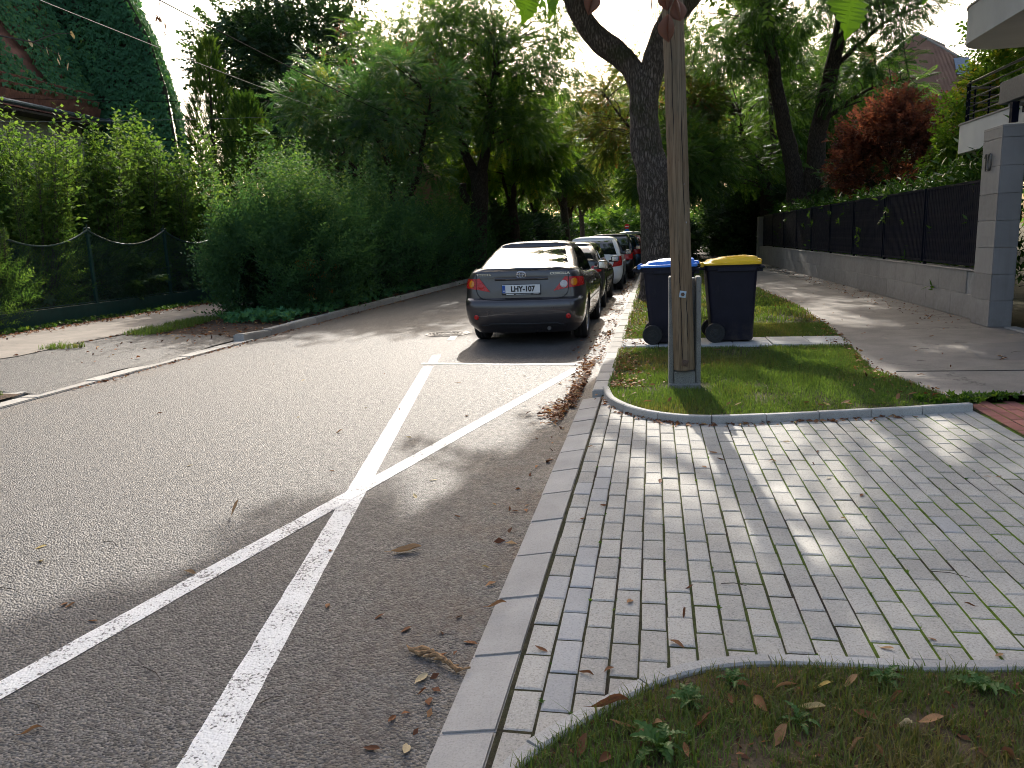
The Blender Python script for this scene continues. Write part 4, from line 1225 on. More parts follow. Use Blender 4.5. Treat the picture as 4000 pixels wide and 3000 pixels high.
# right-hand side: laurel behind the metal fence, dark shrubs beyond its end
def laurel_hedge():
    rg = np.random.default_rng(110)
    root = thing('laurel_hedge', 'glossy laurel hedge crowded against the back of the metal fence', 'hedge', (5.6, 24, .2))
    off = -np.array((5.6, 24, .2))
    L = Leaves(); n = 1500
    y = 13.2 + 22 * rg.random(n) ** 1.2
    zt = 2.05 + .35 * vnoise(np.c_[y * .9, y * 0], 1.0, 5)
    p = np.c_[rg.uniform(5.08, 6.1, n), y, np.where(rg.random(n) < .4, zt * rg.uniform(.85, 1.0, n), rg.uniform(.3, 2.1, n))]
    L.scatter('laurel', p + off, rg.normal(0, .35, (n, 3)) + (-.15, 0, .9), .38 * rg.uniform(.7, 1.3, n), (.45 + rg.normal(0, .18, n)).clip(0, 1), rg=rg, roll=3)
    # taller sprigs beside the gate pillar and over the rail
    q = np.array([(5.5, 15.5, 2.2), (5.7, 14.6, 2.3), (5.45, 13.9, 2.3), (5.6, 13.2, 2.4), (5.9, 14.0, 2.5), (5.35, 21.9, 2.2), (5.3, 20.0, 2.1), (5.3, 18.2, 2.1)])
    L.scatter('laurel', q + off, rg.normal(0, .12, (len(q), 3)) + (0, 0, 1), np.array([.8, .9, .75, .8, .7, .42, .36, .36]), .75, rg=rg, roll=3)
    # leaves that push through the slats
    s = np.array([(4.80, 17.6, 1.85), (4.80, 17.65, 1.7), (4.8, 19.6, 1.55), (4.8, 19.75, 1.35), (4.8, 19.7, 1.2), (4.8, 21.7, 1.75), (4.8, 22.7, 2.0), (4.8, 25.2, 1.75), (4.8, 25.6, 2.0), (4.8, 26.4, 1.7), (4.8, 16.2, 1.6), (4.8, 30.2, 1.9)])
    for j in range(2):
        L.scatter('weed', s + off + rg.normal(0, .03, s.shape), np.c_[-np.ones(len(s)), rg.normal(0, .3, len(s)), rg.normal(0, .5, len(s))], rg.uniform(.14, .24, len(s)), .8, rg=rg, roll=3)
    L.build('foliage', G_LAUREL, root)
    m_ = MB()
    for k in range(40):
        yy = rg.uniform(13.4, 35); m_.tube([np.array((5.5, yy, 0)) + off, np.array((5.5 + rg.normal(0, .1), yy + rg.normal(0, .1), 1.0)) + off, np.array((5.5 + rg.normal(0, .3), yy + rg.normal(0, .3), 2.1)) + off], [.025, .016, .006], 5, caps=False)
    m_.build('stems', M_TWIG, root, normals=False)['kind'] = 'stuff'
laurel_hedge()
section_hedge('footway_hedge', 'dark overgrown hedge beyond the end of the metal fence', 'hedge', 5.4, 40.5, 62.0, 1.6, 3.4, 111, 3000, G_DARK, scale=.8, tone=.6, kind='twig')
section_hedge('garden_hedge', 'tall dark hedge filling the garden behind the metal fence', 'hedge', 8.0, 28.5, 44.0, 1.9, 3.3, 112, 2600, G_DARK, scale=.85, tone=.65, kind='twig')
section_hedge('verge_bush', 'dark bushes on the verge behind the thick forked tree', 'shrub', 1.3, 40.0, 52.0, .75, 1.5, 113, 900, G_DARK, scale=.6, tone=.6, kind='twig')
# ---------------------------------------------------------------- ivy-clad house on the left
M_CREAM = plain('cream_render', (.52, .47, .37), (.44, .39, .30), rough=.9, scale=3, bump=.2, bscale=80, world_space=True)
M_TILE = plain('clay_tile', (.32, .135, .085), (.20, .085, .06), rough=.8, scale=5, bump=.3, bscale=40, world_space=True)
M_ZINC = plain('zinc_gutter', (.22, .25, .27), (.15, .17, .19), rough=.35, metal=.7, scale=8)
M_SOFFIT = plain('soffit_board', (.10, .075, .055), (.06, .045, .035), rough=.8)
M_WHITE = plain('white_frame', (.70, .70, .68), (.60, .60, .58), rough=.5)
M_GLASS = plain('window_glass', (.02, .025, .03), (.012, .015, .018), rough=.06, spec=.6, scale=1.5)
M_WINGWALL = plain('wing_wall_dark', (.10, .085, .06), (.06, .055, .04), rough=.9)

house = thing('ivy_house', 'cream house with a steep clay-tiled roof half covered by ivy', 'house', (-18.6, 19, .2))
ho = np.array((18.6, -19, -.2))
def hmb(): return MB()
m = MB().box((-24.6, 16.0, 2.9) + ho * 0, (11.9, 15.4, 5.8)); m.v = [tuple(np.array(p) + ho) for p in m.v]; m.build('wall', M_CREAM, house)
# steep roof: profile in X,Z extruded along the road
RP = [(-18.02, 5.95), (-20.0, 11.0), (-22.6, 16.5), (-25.2, 11.0), (-27.2, 5.95)]
m = MB().prism([(p[0] - .10, p[1] - .06) for p in RP], 8.0, 23.9, axis='y'); m.v = [tuple(np.array(p) + ho) for p in m.v]; roof = m.build('roof', M_TILE, house)
me_t = MB().bbox((0, 0, 0), (.012, .172, .40), .004).mesh('roof_tile'); me_t.materials.append(M_TILE)
slope = math.atan2(5.05, -1.98)
ux, uz = math.cos(slope), math.sin(slope)
n_t = 0
for rrow in range(3):
    y = 16.2 + (.09 if rrow % 2 else 0)
    while y < 23.95:
        o = link('roof_tile', me_t, None, roof)
        s_ = .18 + .27 * rrow
        o.location = (-18.02 + ux * s_ - .02 + .03 + ho[0], y + ho[1], 5.97 + uz * s_ + ho[2]); o.rotation_euler = (0, -(math.pi / 2 - slope) + random.uniform(.02, .05), random.uniform(-.01, .01))
        y += .178; n_t += 1
g = MB().tube([(-17.94, 8.0, 6.02), (-17.94, 24.15, 5.95)], .075, 10); g.tube([(-17.92, 24.1, 5.95), (-17.92, 24.22, 5.97)], .11, 10)
g.v = [tuple(np.array(p) + ho) for p in g.v]; g.build('gutter', M_ZINC, house, smooth=True)
m = MB().box((-18.42, 16.0, 5.80), (.85, 15.9, .07)); m.v = [tuple(np.array(p) + ho) for p in m.v]; m.build('soffit', M_SOFFIT, house)
for (yc, zc, w, h_) in ((19.9, 3.55, 1.5, 1.75), (16.8, 3.55, 1.5, 1.75), (19.9, 1.2, 1.3, 1.2)):
    fr = MB()
    for dy, dz, sy, sz in ((0, h_ / 2, w, .10), (0, -h_ / 2, w, .10), (-w / 2, 0, .09, h_), (w / 2, 0, .09, h_), (0, 0, .07, h_), (0, .12, w, .05), (0, -.35, w, .05), (0, .5, w, .05)):
        fr.box((-18.62 + ho[0], yc + dy + ho[1], zc + dz + ho[2]), (.09, sy, sz))
    wdw = fr.build('window', M_WHITE, house)
    MB().box((-18.645 + ho[0], yc + ho[1], zc + ho[2]), (.03, w - .1, h_ - .1)).build('pane', M_GLASS, wdw)
    MB().box((-18.57 + ho[0], yc + ho[1], zc - h_ / 2 - .09 + ho[2]), (.22, w + .2, .07)).build('sill', M_WHITE, wdw)
# ivy on the roof slope, leaving streaks of bare tile
rg = np.random.default_rng(120)
L = Leaves(); n = 20000
yy = 9 + 14.95 * rg.random(n) ** .55; ss = .5 + 10.7 * rg.random(n) ** 1.25
cov = vnoise(np.c_[yy * .85 + ss * .45, ss * .30 - yy * .12], 1.0, 6)
k_ = (cov > .36) | (yy > 23.45) & (rg.random(n) < .85)
k_ &= ss > (.50 + .35 * vnoise(np.c_[yy, yy * 0], 1.1, 2))
yy, ss = yy[k_], ss[k_]
lift = .05 + .10 * rg.random(len(yy))
p = np.c_[-18.02 + ux * ss + uz * lift, yy, 5.95 + uz * ss + .3 * lift]
hang = np.c_[np.full(len(p), .30), rg.normal(0, .5, len(p)), -np.ones(len(p))]
L.scatter('ivy', p + ho, hang, .135 * rg.uniform(.7, 1.25, len(p)), (.62 + rg.normal(0, .14, len(p))).clip(0, 1), up=np.array((.95, 0, .35)), rg=rg, roll=.35)
L.build('ivy', G_IVY, house)

wing = thing('ivy_wing', 'tall steep house wing completely covered in dark green ivy', 'house', (-20, 28, .2))
wo_ = np.array((20, -28, -.2))
WP = [(-15.85, 0), (-15.8, 5.0), (-15.95, 6.9), (-16.35, 8.5), (-17.0, 9.9), (-18.6, 13.5), (-22.5, 15.5), (-27, 9), (-27, 0)]
m = MB().prism(WP, 24.6, 27.6, axis='y'); m.v = [tuple(np.array((p[0] - .66 * (p[1] - 24.6), p[1], p[2])) + wo_) for p in m.v]; m.build('wall', M_WINGWALL, wing)
L = Leaves(); n = 24000
zz = rg.uniform(1.2, 14, n); xr = np.interp(zz, [p[1] for p in WP[:7]], [p[0] for p in WP[:7]])
xx = xr - 9.0 * rg.random(n) ** 1.1
p = np.c_[xx, 24.6 - .05 - .14 * rg.random(n) - .10 * vnoise(np.c_[xx, zz], 1.4, 4), zz]
L.scatter('ivy', p + wo_, np.c_[rg.normal(0, .45, n), np.full(n, -.35), -np.ones(n)], .145 * rg.uniform(.75, 1.25, n), (.40 + .22 * (vnoise(np.c_[xx, zz], .8, 7) - .5) * 2 + rg.normal(0, .1, n)).clip(0, 1), up=np.array((0, -1, .4)), rg=rg, roll=.3)
n = 5000
zz = rg.uniform(1.2, 14, n); xr = np.interp(zz, [p[1] for p in WP[:7]], [p[0] for p in WP[:7]])
yy = 24.5 + 3.0 * rg.random(n)
p = np.c_[xr - .66 * (yy - 24.6) + .05 + .32 * rg.random(n) * vnoise(np.c_[yy, zz], 1.0, 4) + .1, yy, zz]
L.scatter('ivy', p + wo_, np.c_[np.full(n, .3), rg.normal(0, .45, n), -np.ones(n)], .145 * rg.uniform(.75, 1.25, n), (.58 + rg.normal(0, .14, n)).clip(0, 1), up=np.array((.9, 0, .4)), rg=rg, roll=.4)
L.build('ivy', G_IVY, wing)

# ---------------------------------------------------------------- green wire fence with sagging top tubes
M_GREEN = plain('green_fence_paint', (.012, .050, .042), (.008, .036, .031), rough=.45, scale=6)
fence = thing('wire_fence', 'dark green wire mesh fence with sagging top tubes along the footpath', 'fence', (-12.5, 16, .15))
FY = [10.2, 12.92, 15.62, 18.42, 21.2, 24.0]
for i, y in enumerate(FY):
    m = MB().box((0, y - 16, .95), (.055, .07, 1.9)); m.box((0, y - 16, 1.88), (.075, .09, .05)); m.tube([(0, y - 16, 1.88), (0, y - 16, 2.14)], [.02, .008], 6)
    for s in (-1, 1):
        m.tube([(0, y - 16 + s * (.06 + .045 * math.cos(a)), 2.0 + .045 * math.sin(a)) for a in np.linspace(-2.2, 2.2, 8)], .014, 5)
    m.build('post', M_GREEN, fence)
for i in range(len(FY) - 1):
    y0, y1 = FY[i] - 16, FY[i + 1] - 16
    def top(t): return 2.0 - .34 * (1 - (2 * t - 1) ** 2)
    MB().tube([(0, y0 + (y1 - y0) * t, top(t)) for t in np.linspace(0, 1, 14)], .022, 7).build('top_tube', M_GREEN, fence, smooth=True)
    w = MB(); st = .062; Ly = y1 - y0
    for s in (1, -1):
        c = -2.2
        while c < Ly + 2.2:
            # line y = c + s*(z-.35) clipped to the bay and under the tube
            pts = []
            for t in np.linspace(0, 1, 26):
                z = .35 + 1.7 * t; y = c + s * (z - .35)
                if 0 <= y <= Ly and z <= top(y / Ly): pts.append((.0 + .004 * s, y0 + y, z))
            if len(pts) > 1: w.tube([pts[0], pts[-1]], .0032, 3, caps=False)
            c += st * 1.414
    o = w.build('wire_mesh', M_GREEN, fence, normals=False); o['kind'] = 'stuff'
    MB().tube([(0, y0, .40), (0, y1, .40)], .012, 5).build('bottom_rail', M_GREEN, fence)
    MB().bbox((.01, (y0 + y1) / 2, .16), (.03, y1 - y0 - .012, .42), .004).build('base_plate', M_GREEN, fence)

# ---------------------------------------------------------------- right: low tiled wall, pillar, metal fence
def stone_mat():
    t = NT('grey_porcelain_tile'); v = t.pos()
    c = t.ramp(t.noise(t.obj(), 2.2, 5, .6), [(.3, (.235, .226, .22)), (.7, (.295, .284, .275))])
    g = t.mapr(t.math('FRACT', t.rand()), 0, 1, .90, 1.10)
    mul = t.n('ShaderNodeVectorMath', _operation='SCALE'); t.l(c, mul.inputs[0]); t.l(g, mul.inputs['Scale']); c = mul.outputs[0]
    st = t.noise(t.scale(v, (7.0, 7.0, .35)), 1.0, 5, .7)
    c = t.mixc(t.mapr(st, .52, .72, 0, .32), c, (.15, .14, .125))
    z = t.sep(v)[2]
    foot = t.math('MULTIPLY', t.mapr(z, .42, .10, 0, 1), t.mapr(t.noise(v, 9, 5, .7), .35, .65, 0, .55), clamp=True)
    c = t.mixc(foot, c, (.17, .145, .115))
    t.col(c); t.set(Roughness=t.mapr(t.noise(v, 14, 3), .3, .7, .45, .68)); t.bump(t.noise(v, 90, 3), .12, .003)
    return t.m
M_STONE = stone_mat()
M_GROUT = plain('grout', (.36, .35, .34), rough=.9)
M_ANTH = plain('anthracite_metal', (.005, .0075, .019), (.004, .006, .014), rough=.55, scale=4, spec=.06)
M_DGREY = plain('slate_grey_metal', (.055, .065, .085), (.045, .054, .07), rough=.5)
wall = thing('garden_wall', 'low wall clad in grey stone tiles under the dark metal fence', 'wall', (4.85, 25, .1))
MB().box((.125, .25, .36), (.21, 24.9, .74)).build('core', M_GROUT, wall)
me_tile = MB().bbox((0, 0, 0), (.018, 1.194, .366), .002).mesh('wall_tile'); me_tile.materials.append(M_STONE)
for r_ in range(2):
    y = 12.66 + (.6 if r_ else 0) + .6
    while y < 37.2:
        o = link('tile', me_tile, None, wall); o.location = (.012 + random.uniform(-.001, .001), y - 25, .195 + .372 * r_); y += 1.2
me_cop = MB().bbox((0, 0, 0), (.25, 1.194, .022), .003).mesh('coping'); me_cop.materials.append(M_STONE)
y = 13.25
while y < 37.2:
    o = link('coping_slab', me_cop, None, wall); o.location = (.115, y - 25, .752); y += 1.2
pil = thing('gate_pillar', 'tall grey tiled gate pillar bearing the house number 10', 'pillar', (4.85, 12.26, .1))
MB().box((0, 0, 1.37), (.275, .595, 2.72)).build('core', M_GROUT, pil)
for k in range(8):
    h_ = .366 if k < 7 else .165
    z = .01 + .372 * k + h_ / 2
    for sx in (-1, 1):
        MB().bbox((sx * .146, 0, z), (.014, .616, h_), .0015).build('tile', M_STONE, pil)
    for sy in (-1, 1):
        MB().bbox((0, sy * .306, z), (.276, .014, h_), .0015).build('tile', M_STONE, pil)
MB().bbox((0, 0, 2.752), (.31, .63, .016), .003).build('cap', M_STONE, pil)
# house number 1 0, standing off the road side of the pillar
M_STEEL = plain('brushed_steel', (.16, .16, .15), (.10, .10, .095), rough=.35, metal=.8, scale=30)
num = MB()
X_ = -.178
num.box((X_, .105, 2.31), (.012, .022, .235))
num.tube([(X_, .108, 2.425), (X_, .150, 2.375)], .011, 6)
el = [(X_, -.015 + .058 * math.cos(a), 2.31 + .115 * math.sin(a)) for a in np.linspace(0, 2 * math.pi, 25)]
num.tube(el, .011, 6, caps=False)
for yy_, z_ in ((.105, 2.22), (.105, 2.38), (-.015, 2.205), (-.015, 2.415)): num.tube([(X_, yy_, z_), (-.152, yy_, z_)], .005, 5)
num.build('house_number', M_STEEL, pil)
# fence panels on posts
mf = thing('metal_fence', 'dark slatted metal fence of nine panels on the tiled wall', 'fence', (4.9, 25, .86))
PY = [12.72, 15.46, 18.03, 20.62, 23.22, 25.84, 28.46, 31.14, 33.9, 36.6]
me_slat = MB().box((0, 0, 0), (.014, .056, 1.22)).mesh('slat'); me_slat.materials.append(M_ANTH)
for i in range(len(PY) - 1):
    y0, y1 = PY[i] + .045 - 25, PY[i + 1] - .045 - 25
    yc = (y0 + y1) / 2
    f = MB()
    f.box((0, yc, 1.335), (.04, y1 - y0, .04)); f.box((0, yc, .075), (.04, y1 - y0, .04))
    f.box((0, y0 + .02, .705), (.04, .04, 1.22)); f.box((0, y1 - .02, .705), (.04, .04, 1.22))
    pf = f.build('panel_frame', M_ANTH, mf)
    n = int((y1 - y0 - .08) / .0755); st = (y1 - y0 - .08) / n
    if i < 4:
        for k in range(n):
            o = link('slat', me_slat, None, pf); o.location = (random.uniform(-.001, .001), y0 + .04 + st * (k + .5), .705)
    else:
        s_ = MB()
        for k in range(n): s_.box((0, y0 + .04 + st * (k + .5), .705), (.018, .062, 1.22))
        s_.build('slats', M_ANTH, pf)['kind'] = 'stuff'
for y in PY:
    MB().box((.03, y - 25, .66), (.05, .05, 1.38)).build('post', M_ANTH, mf)
MB().bbox((.15, 38.6 - 25, .30), (.32, .7, 2.05), .01).build('end_post', M_STONE, mf)

# gate recess behind the pillar
gate = thing('garage_gate', 'dark recessed gate behind the number pillar', 'gate', (5.25, 10.0, .1))
for k in range(9): MB().bbox((.05, 0, .16 + .29 * k), (.04, 3.6, .275), .004).build('board', M_DGREY, gate)
gm = MB(); gm.box((.1, 1.85, 1.35), (.12, .1, 2.8)); gm.box((.1, -1.85, 1.35), (.12, .1, 2.8)); gm.build('frame', M_ANTH, gate)
M_STRIPK = M_KERB
o = MB().bbox((4.95, 10.6, .10), (.16, 2.5, .05), .006).build('gate_threshold', M_KERB); tag(o, kind='structure')

# ---------------------------------------------------------------- modern white house with rounded balconies
M_RENDER = plain('white_render', (.66, .665, .65), (.58, .585, .575), rough=.85, scale=2.0, bump=.15, bscale=120, world_space=True)
villa = thing('white_villa', 'modern white rendered house with rounded balconies behind the pillar', 'house', (9, 14, .1))
vo = np.array((-9, -14, -.1))
def vb(m_, name, mat, smooth=False): 
    m_.v = [tuple(np.array(p) + vo) for p in m_.v]; return m_.build(name, mat, villa, smooth=smooth, sharp=40)
vb(MB().box((12.5, 11.5, 4.0), (7.0, 12, 8.0)), 'wall', M_RENDER)
def slab_outline(x0, yfar, r_, ynear, x1, n=14):
    pts = [(x0, ynear)]
    pts += [(x0 + r_ - r_ * math.cos(a), yfar - r_ + r_ * math.sin(a)) for a in np.linspace(0, math.pi / 2, n)]
    return pts + [(x1, yfar), (x1, ynear)]
b1 = vb(MB().prism(slab_outline(5.35, 16.0, .75, 6.0, 9.1), 4.62, 5.2), 'upper_balcony', M_RENDER, True)
b2 = vb(MB().prism(slab_outline(5.32, 15.9, .7, 6.0, 9.1), 2.78, 3.26), 'lower_balcony', M_RENDER, True)
cap_ = MB().prism(slab_outline(5.30, 15.92, .72, 6.0, 9.1), 3.263, 3.288); cap_.v = [tuple(np.array(p) + vo) for p in cap_.v]; cap_.build('coping', M_STONE, b2)
cap_ = MB().prism(slab_outline(5.33, 16.02, .77, 6.0, 9.1), 5.203, 5.23); cap_.v = [tuple(np.array(p) + vo) for p in cap_.v]; cap_.build('coping', M_STONE, b1)
ol = slab_outline(5.40, 15.8, .62, 6.0, 9.1)
for k in range(5):
    z = 3.42 + .13 * k
    m = MB().tube([(p[0], p[1], z) for p in ol[:-2]] + [(8.9, 15.8, z)], .011 if k < 4 else .022, 6)
    vb(m, 'railing_bar', M_STEEL, True)
for j in (1, 5, 9, 13):
    vb(MB().tube([(ol[j][0], ol[j][1], 3.2), (ol[j][0], ol[j][1], 3.98)], .017, 6), 'railing_post', M_ANTH)
wm = MB().box((9.0 - .02, 12, 4.0), (.06, 2.2, 1.5)); vb(wm, 'window', M_GLASS)
canopy = thing('gate_canopy', 'dark grey flat canopy on a steel post over the gate', 'canopy', (4.85, 12.1, 2.9))
MB().bbox((.95, -2.05, .46), (1.9, 5.0, .30), .006).build('fascia', M_DGREY, canopy)
MB().box((.97, -2.05, .29), (1.75, 4.85, .04)).build('soffit', M_RENDER, canopy)
MB().box((.03, .0, .15), (.085, .085, .27)).build('post', M_ANTH, canopy)
MB().box((.30, -.9, .22), (.10, 2.4, .09)).build('beam', M_ANTH, canopy)

# ---------------------------------------------------------------- brown-roofed house behind the red tree
M_RTILE = plain('brown_roof_tile', (.38, .21, .14), (.27, .145, .10), rough=.85, scale=1.2, bump=.3, bscale=9, world_space=True)
vh = thing('tiled_house', 'house with a brown scalloped tile roof and skylights beyond the red-leaved tree', 'house', (14.5, 50, .1))
def hb(m_, name, mat, par=None, smooth=False):
    m_.v = [(p[0] - 14.5, p[1] - 50, p[2] - .1) for p in m_.v]; return m_.build(name, mat, par or vh, smooth=smooth)
hb(MB().box((14.4, 51.5, 4.2), (9.6, 9.0, 8.2)), 'wall', M_CREAM)
# hipped roof facing the street: ridge to the right, gable-like front slope
A, B_, C_, D_ = (9.0, 46.5, 7.6), (19.8, 46.5, 7.6), (19.8, 56.5, 7.6), (9.0, 56.5, 7.6)
T1_, T2_ = (14.6, 49.5, 12.1), (17.4, 53.5, 12.1)
rf = hb(MB().add([A, B_, C_, D_, T1_, T2_], [(0, 1, 4), (1, 2, 5, 4), (2, 3, 5), (3, 0, 4, 5), (3, 2, 1, 0)]), 'roof', M_RTILE)
rows = MB(); nr = 46
for k in range(nr):      # overlapping scalloped courses on the front slope
    t0, t1 = k / nr, (k + 1.05) / nr
    xa, xb = A[0] + (T1_[0] - A[0]) * t0, B_[0] + (T1_[0] - B_[0]) * t0
    n = max(2, int((xb - xa) / .19)); w = (xb - xa) / n
    y0 = A[1] + (T1_[1] - A[1]) * t0; z0 = A[2] + (T1_[2] - A[2]) * t0; y1 = A[1] + (T1_[1] - A[1]) * t1; z1 = A[2] + (T1_[2] - A[2]) * t1
    for j in range(n):
        xo = xa + w * j + (w * .5 if k % 2 else 0)
        rows.add([(xo + .008, y0 - .055, z0 + .045), (xo + w * .5, y0 - .085, z0 - .005), (xo + w - .008, y0 - .055, z0 + .045), (xo + w - .008, y1 - .02, z1 + .02), (xo + .008, y1 - .02, z1 + .02)], [(0, 1, 2, 3, 4)])
o = hb(rows, 'roof_tiles', M_RTILE, rf); o['kind'] = 'stuff'
hb(MB().tube([A, T1_], .09, 6).tube([T1_, B_], .09, 6).tube([T1_, T2_], .10, 6), 'ridge_tiles', plain('ridge_tile_pale', (.30, .27, .23), rough=.8), rf)
hb(MB().box((12.6, 51.5, 11.2), (.7, .7, 1.5)), 'chimney', M_RTILE, rf)
hb(MB().tube([(9.0, 46.35, 7.55), (19.8, 46.35, 7.55)], .09, 8), 'gutter', M_ZINC)
M_SKYL = plain('skylight_glass', (.25, .28, .33), (.2, .23, .28), rough=.08)
for (x, t) in ((17.2, .22), (16.6, .50), (11.3, .34)):
    y = A[1] + (T1_[1] - A[1]) * t; z = A[2] + (T1_[2] - A[2]) * t
    sl = math.atan2(T1_[2] - A[2], T1_[1] - A[1])
    hb(MB().box((x, y - .08, z + .06), (.75, 1.15, .06), rot=Matrix.Rotation(sl, 3, 'X')), 'skylight', M_SKYL, rf)
for (x, z) in ((11.5, 4.2), (14.5, 4.2), (17.5, 4.2)):
    w_ = hb(MB().box((x, 46.97, z), (1.3, .08, 1.6)), 'window', M_WHITE)
    hb(MB().box((x, 46.92, z), (1.1, .03, 1.4)), 'pane', M_GLASS, w_)
# yellow house glimpsed behind the hedge tree
yh = thing('yellow_house', 'ochre house with a brown tiled roof half hidden behind the verge tree', 'house', (-13.5, 47, .1))
MB().box((0, 0, 1.9), (5.5, 6, 3.8)).build('wall', plain('ochre_render', (.42, .31, .15), (.35, .26, .12), rough=.9, scale=2), yh)
MB().prism([(-3.2, 3.6), (0, 6.2), (3.2, 3.6)], -3.4, 3.4, axis='y').build('roof', M_RTILE, yh)
# ---------------------------------------------------------------- cars
M_TYRE = plain('tyre_rubber', (.022, .022, .022), (.014, .014, .014), rough=.85, scale=40, bump=.3, bscale=90)
M_RIM = plain('alloy_rim', (.50, .50, .51), (.40, .40, .41), rough=.3, metal=.9)
M_RIMB = plain('black_rim', (.03, .03, .032), rough=.3, metal=.6)
M_BLACKP = plain('black_plastic', (.02, .02, .021), rough=.6)
M_CHROME = plain('chrome', (.75, .75, .76), (.68, .68, .7), rough=.08, metal=1.0)
M_PLATE = plain('plate_white', (.72, .73, .72), (.66, .67, .66), rough=.45, scale=6)
M_PBLUE = plain('plate_blue', (.02, .10, .42), rough=.45)
M_INK = plain('plate_ink', (.012, .012, .014), rough=.5)
M_REDL = plain('red_lens', (.55, .012, .012), (.38, .008, .008), rough=.28, scale=25, coat=.25, spec=.4)
M_AMBER = plain('amber_lens', (.75, .26, .01), (.6, .18, .008), rough=.15, scale=40, coat=.3)
M_CLEARL = plain('clear_lens', (.62, .55, .52), (.42, .36, .34), rough=.15, scale=45, coat=.8)
def carglass(name='car_glass', c=(.012, .016, .015)):
    if name in MATS: return MATS[name]
    t = NT(name); v = t.obj()
    t.col(t.ramp(t.noise(v, 1.5, 3), [(.3, tuple(.6 * x for x in c)), (.7, c)]))
    t.set(Roughness=.035, Specular__IOR__Level=.75, Coat__Weight=1.0, Coat__Roughness=.02)
    MATS[name] = t.m; return t.m
def paint(name, c, flake=.35, rough=.32, metal=.55):
    if name in MATS: return MATS[name]
    t = NT(name); v = t.obj()
    f = t.vor(v, 900.0, out='Color')
    s = t.sep(f)
    col = t.mixc(t.mapr(s[0], 0, 1, 0, flake), c, tuple(min(1, 1.7 * x + .01) for x in c))
    dust = t.mapr(t.noise(v, 3.5, 5, .65), .45, .8, 0, .14)
    col = t.mixc(dust, col, (.12, .11, .10))
    t.col(col)
    t.set(Metallic=metal, Roughness=t.mapr(t.noise(v, 8, 4), .3, .7, rough - .05, rough + .08), Coat__Weight=.85, Coat__Roughness=t.mapr(t.noise(v, 5, 4), .4, .8, .02, .06))
    MATS[name] = t.m; return t.m

SEDAN = dict(L=4.54, zt=1.09,
    rear=([.18, .24, .31, .40, .52, .62, .655, .67, .69, .80, .95, 1.04, 1.065, 1.09], [.20, .15, .055, .015, .0, .012, .030, .055, .085, .095, .115, .118, .125, .165]),
    front=([.18, .3, .5, .65, .8, 1.09], [4.38, 4.50, 4.54, 4.50, 4.40, 4.20]),
    hw=([.18, .24, .33, .45, .58, .70, .85, .97, 1.05, 1.09], [.74, .80, .845, .865, .878, .880, .868, .842, .800, .760]),
    top=([0, .55, 1.1, 2.0, 3.3, 3.75, 4.54], [1.09, 1.09, 1.01, .965, .935, .90, .72]),
    g_rear=([0, .5, .9, 1], [.46, .84, 1.20, 1.34]), g_front=([0, .5, 1], [3.42, 3.02, 2.62]), g_hw=([0, .5, .85, 1], [.755, .70, .625, .575]), roof=(1.385, 1.47), wheels=(.98, 3.58), wr=.315)
HATCH = dict(L=3.85, zt=1.0,
    rear=([.18, .26, .34, .5, .62, .66, .8, .95, 1.0], [.16, .08, .03, .0, .02, .05, .06, .075, .085]),
    front=([.18, .3, .5, .65, .8, 1.0], [3.70, 3.80, 3.85, 3.82, 3.72, 3.5]),
    hw=([.18, .24, .33, .45, .6, .75, .9, 1.0], [.72, .78, .82, .84, .848, .846, .825, .795]),
    top=([0, .6, 1.5, 2.6, 3.0, 3.85], [1.0, .985, .96, .94, .92, .76]),
    g_rear=([0, .4, .8, 1], [.085, .20, .38, .50]), g_front=([0, .5, 1], [2.95, 2.5, 2.05]), g_hw=([0, .5, .85, 1], [.79, .73, .66, .61]), roof=(1.42, 1.52), wheels=(.62, 3.08), wr=.30)
SUV = dict(HATCH, L=4.45, roof=(1.58, 1.69), g_hw=([0, .5, .85, 1], [.84, .80, .74, .69]), top=([0, .6, 1.8, 3.1, 3.5, 4.45], [1.08, 1.08, 1.06, 1.04, 1.0, .85]), zt=1.08,
    rear=([.26, .34, .42, .55, .7, .76, .9, 1.02, 1.08], [.16, .08, .03, .0, .02, .05, .06, .075, .085]),
    front=([.26, .4, .6, .75, .9, 1.08], [4.3, 4.4, 4.45, 4.42, 4.3, 4.0]), hw=([.26, .34, .45, .6, .75, .9, 1.08], [.80, .86, .90, .91, .91, .89, .845]),
    g_front=([0, .5, 1], [3.45, 3.0, 2.55]), wheels=(.78, 3.42), wr=.35)

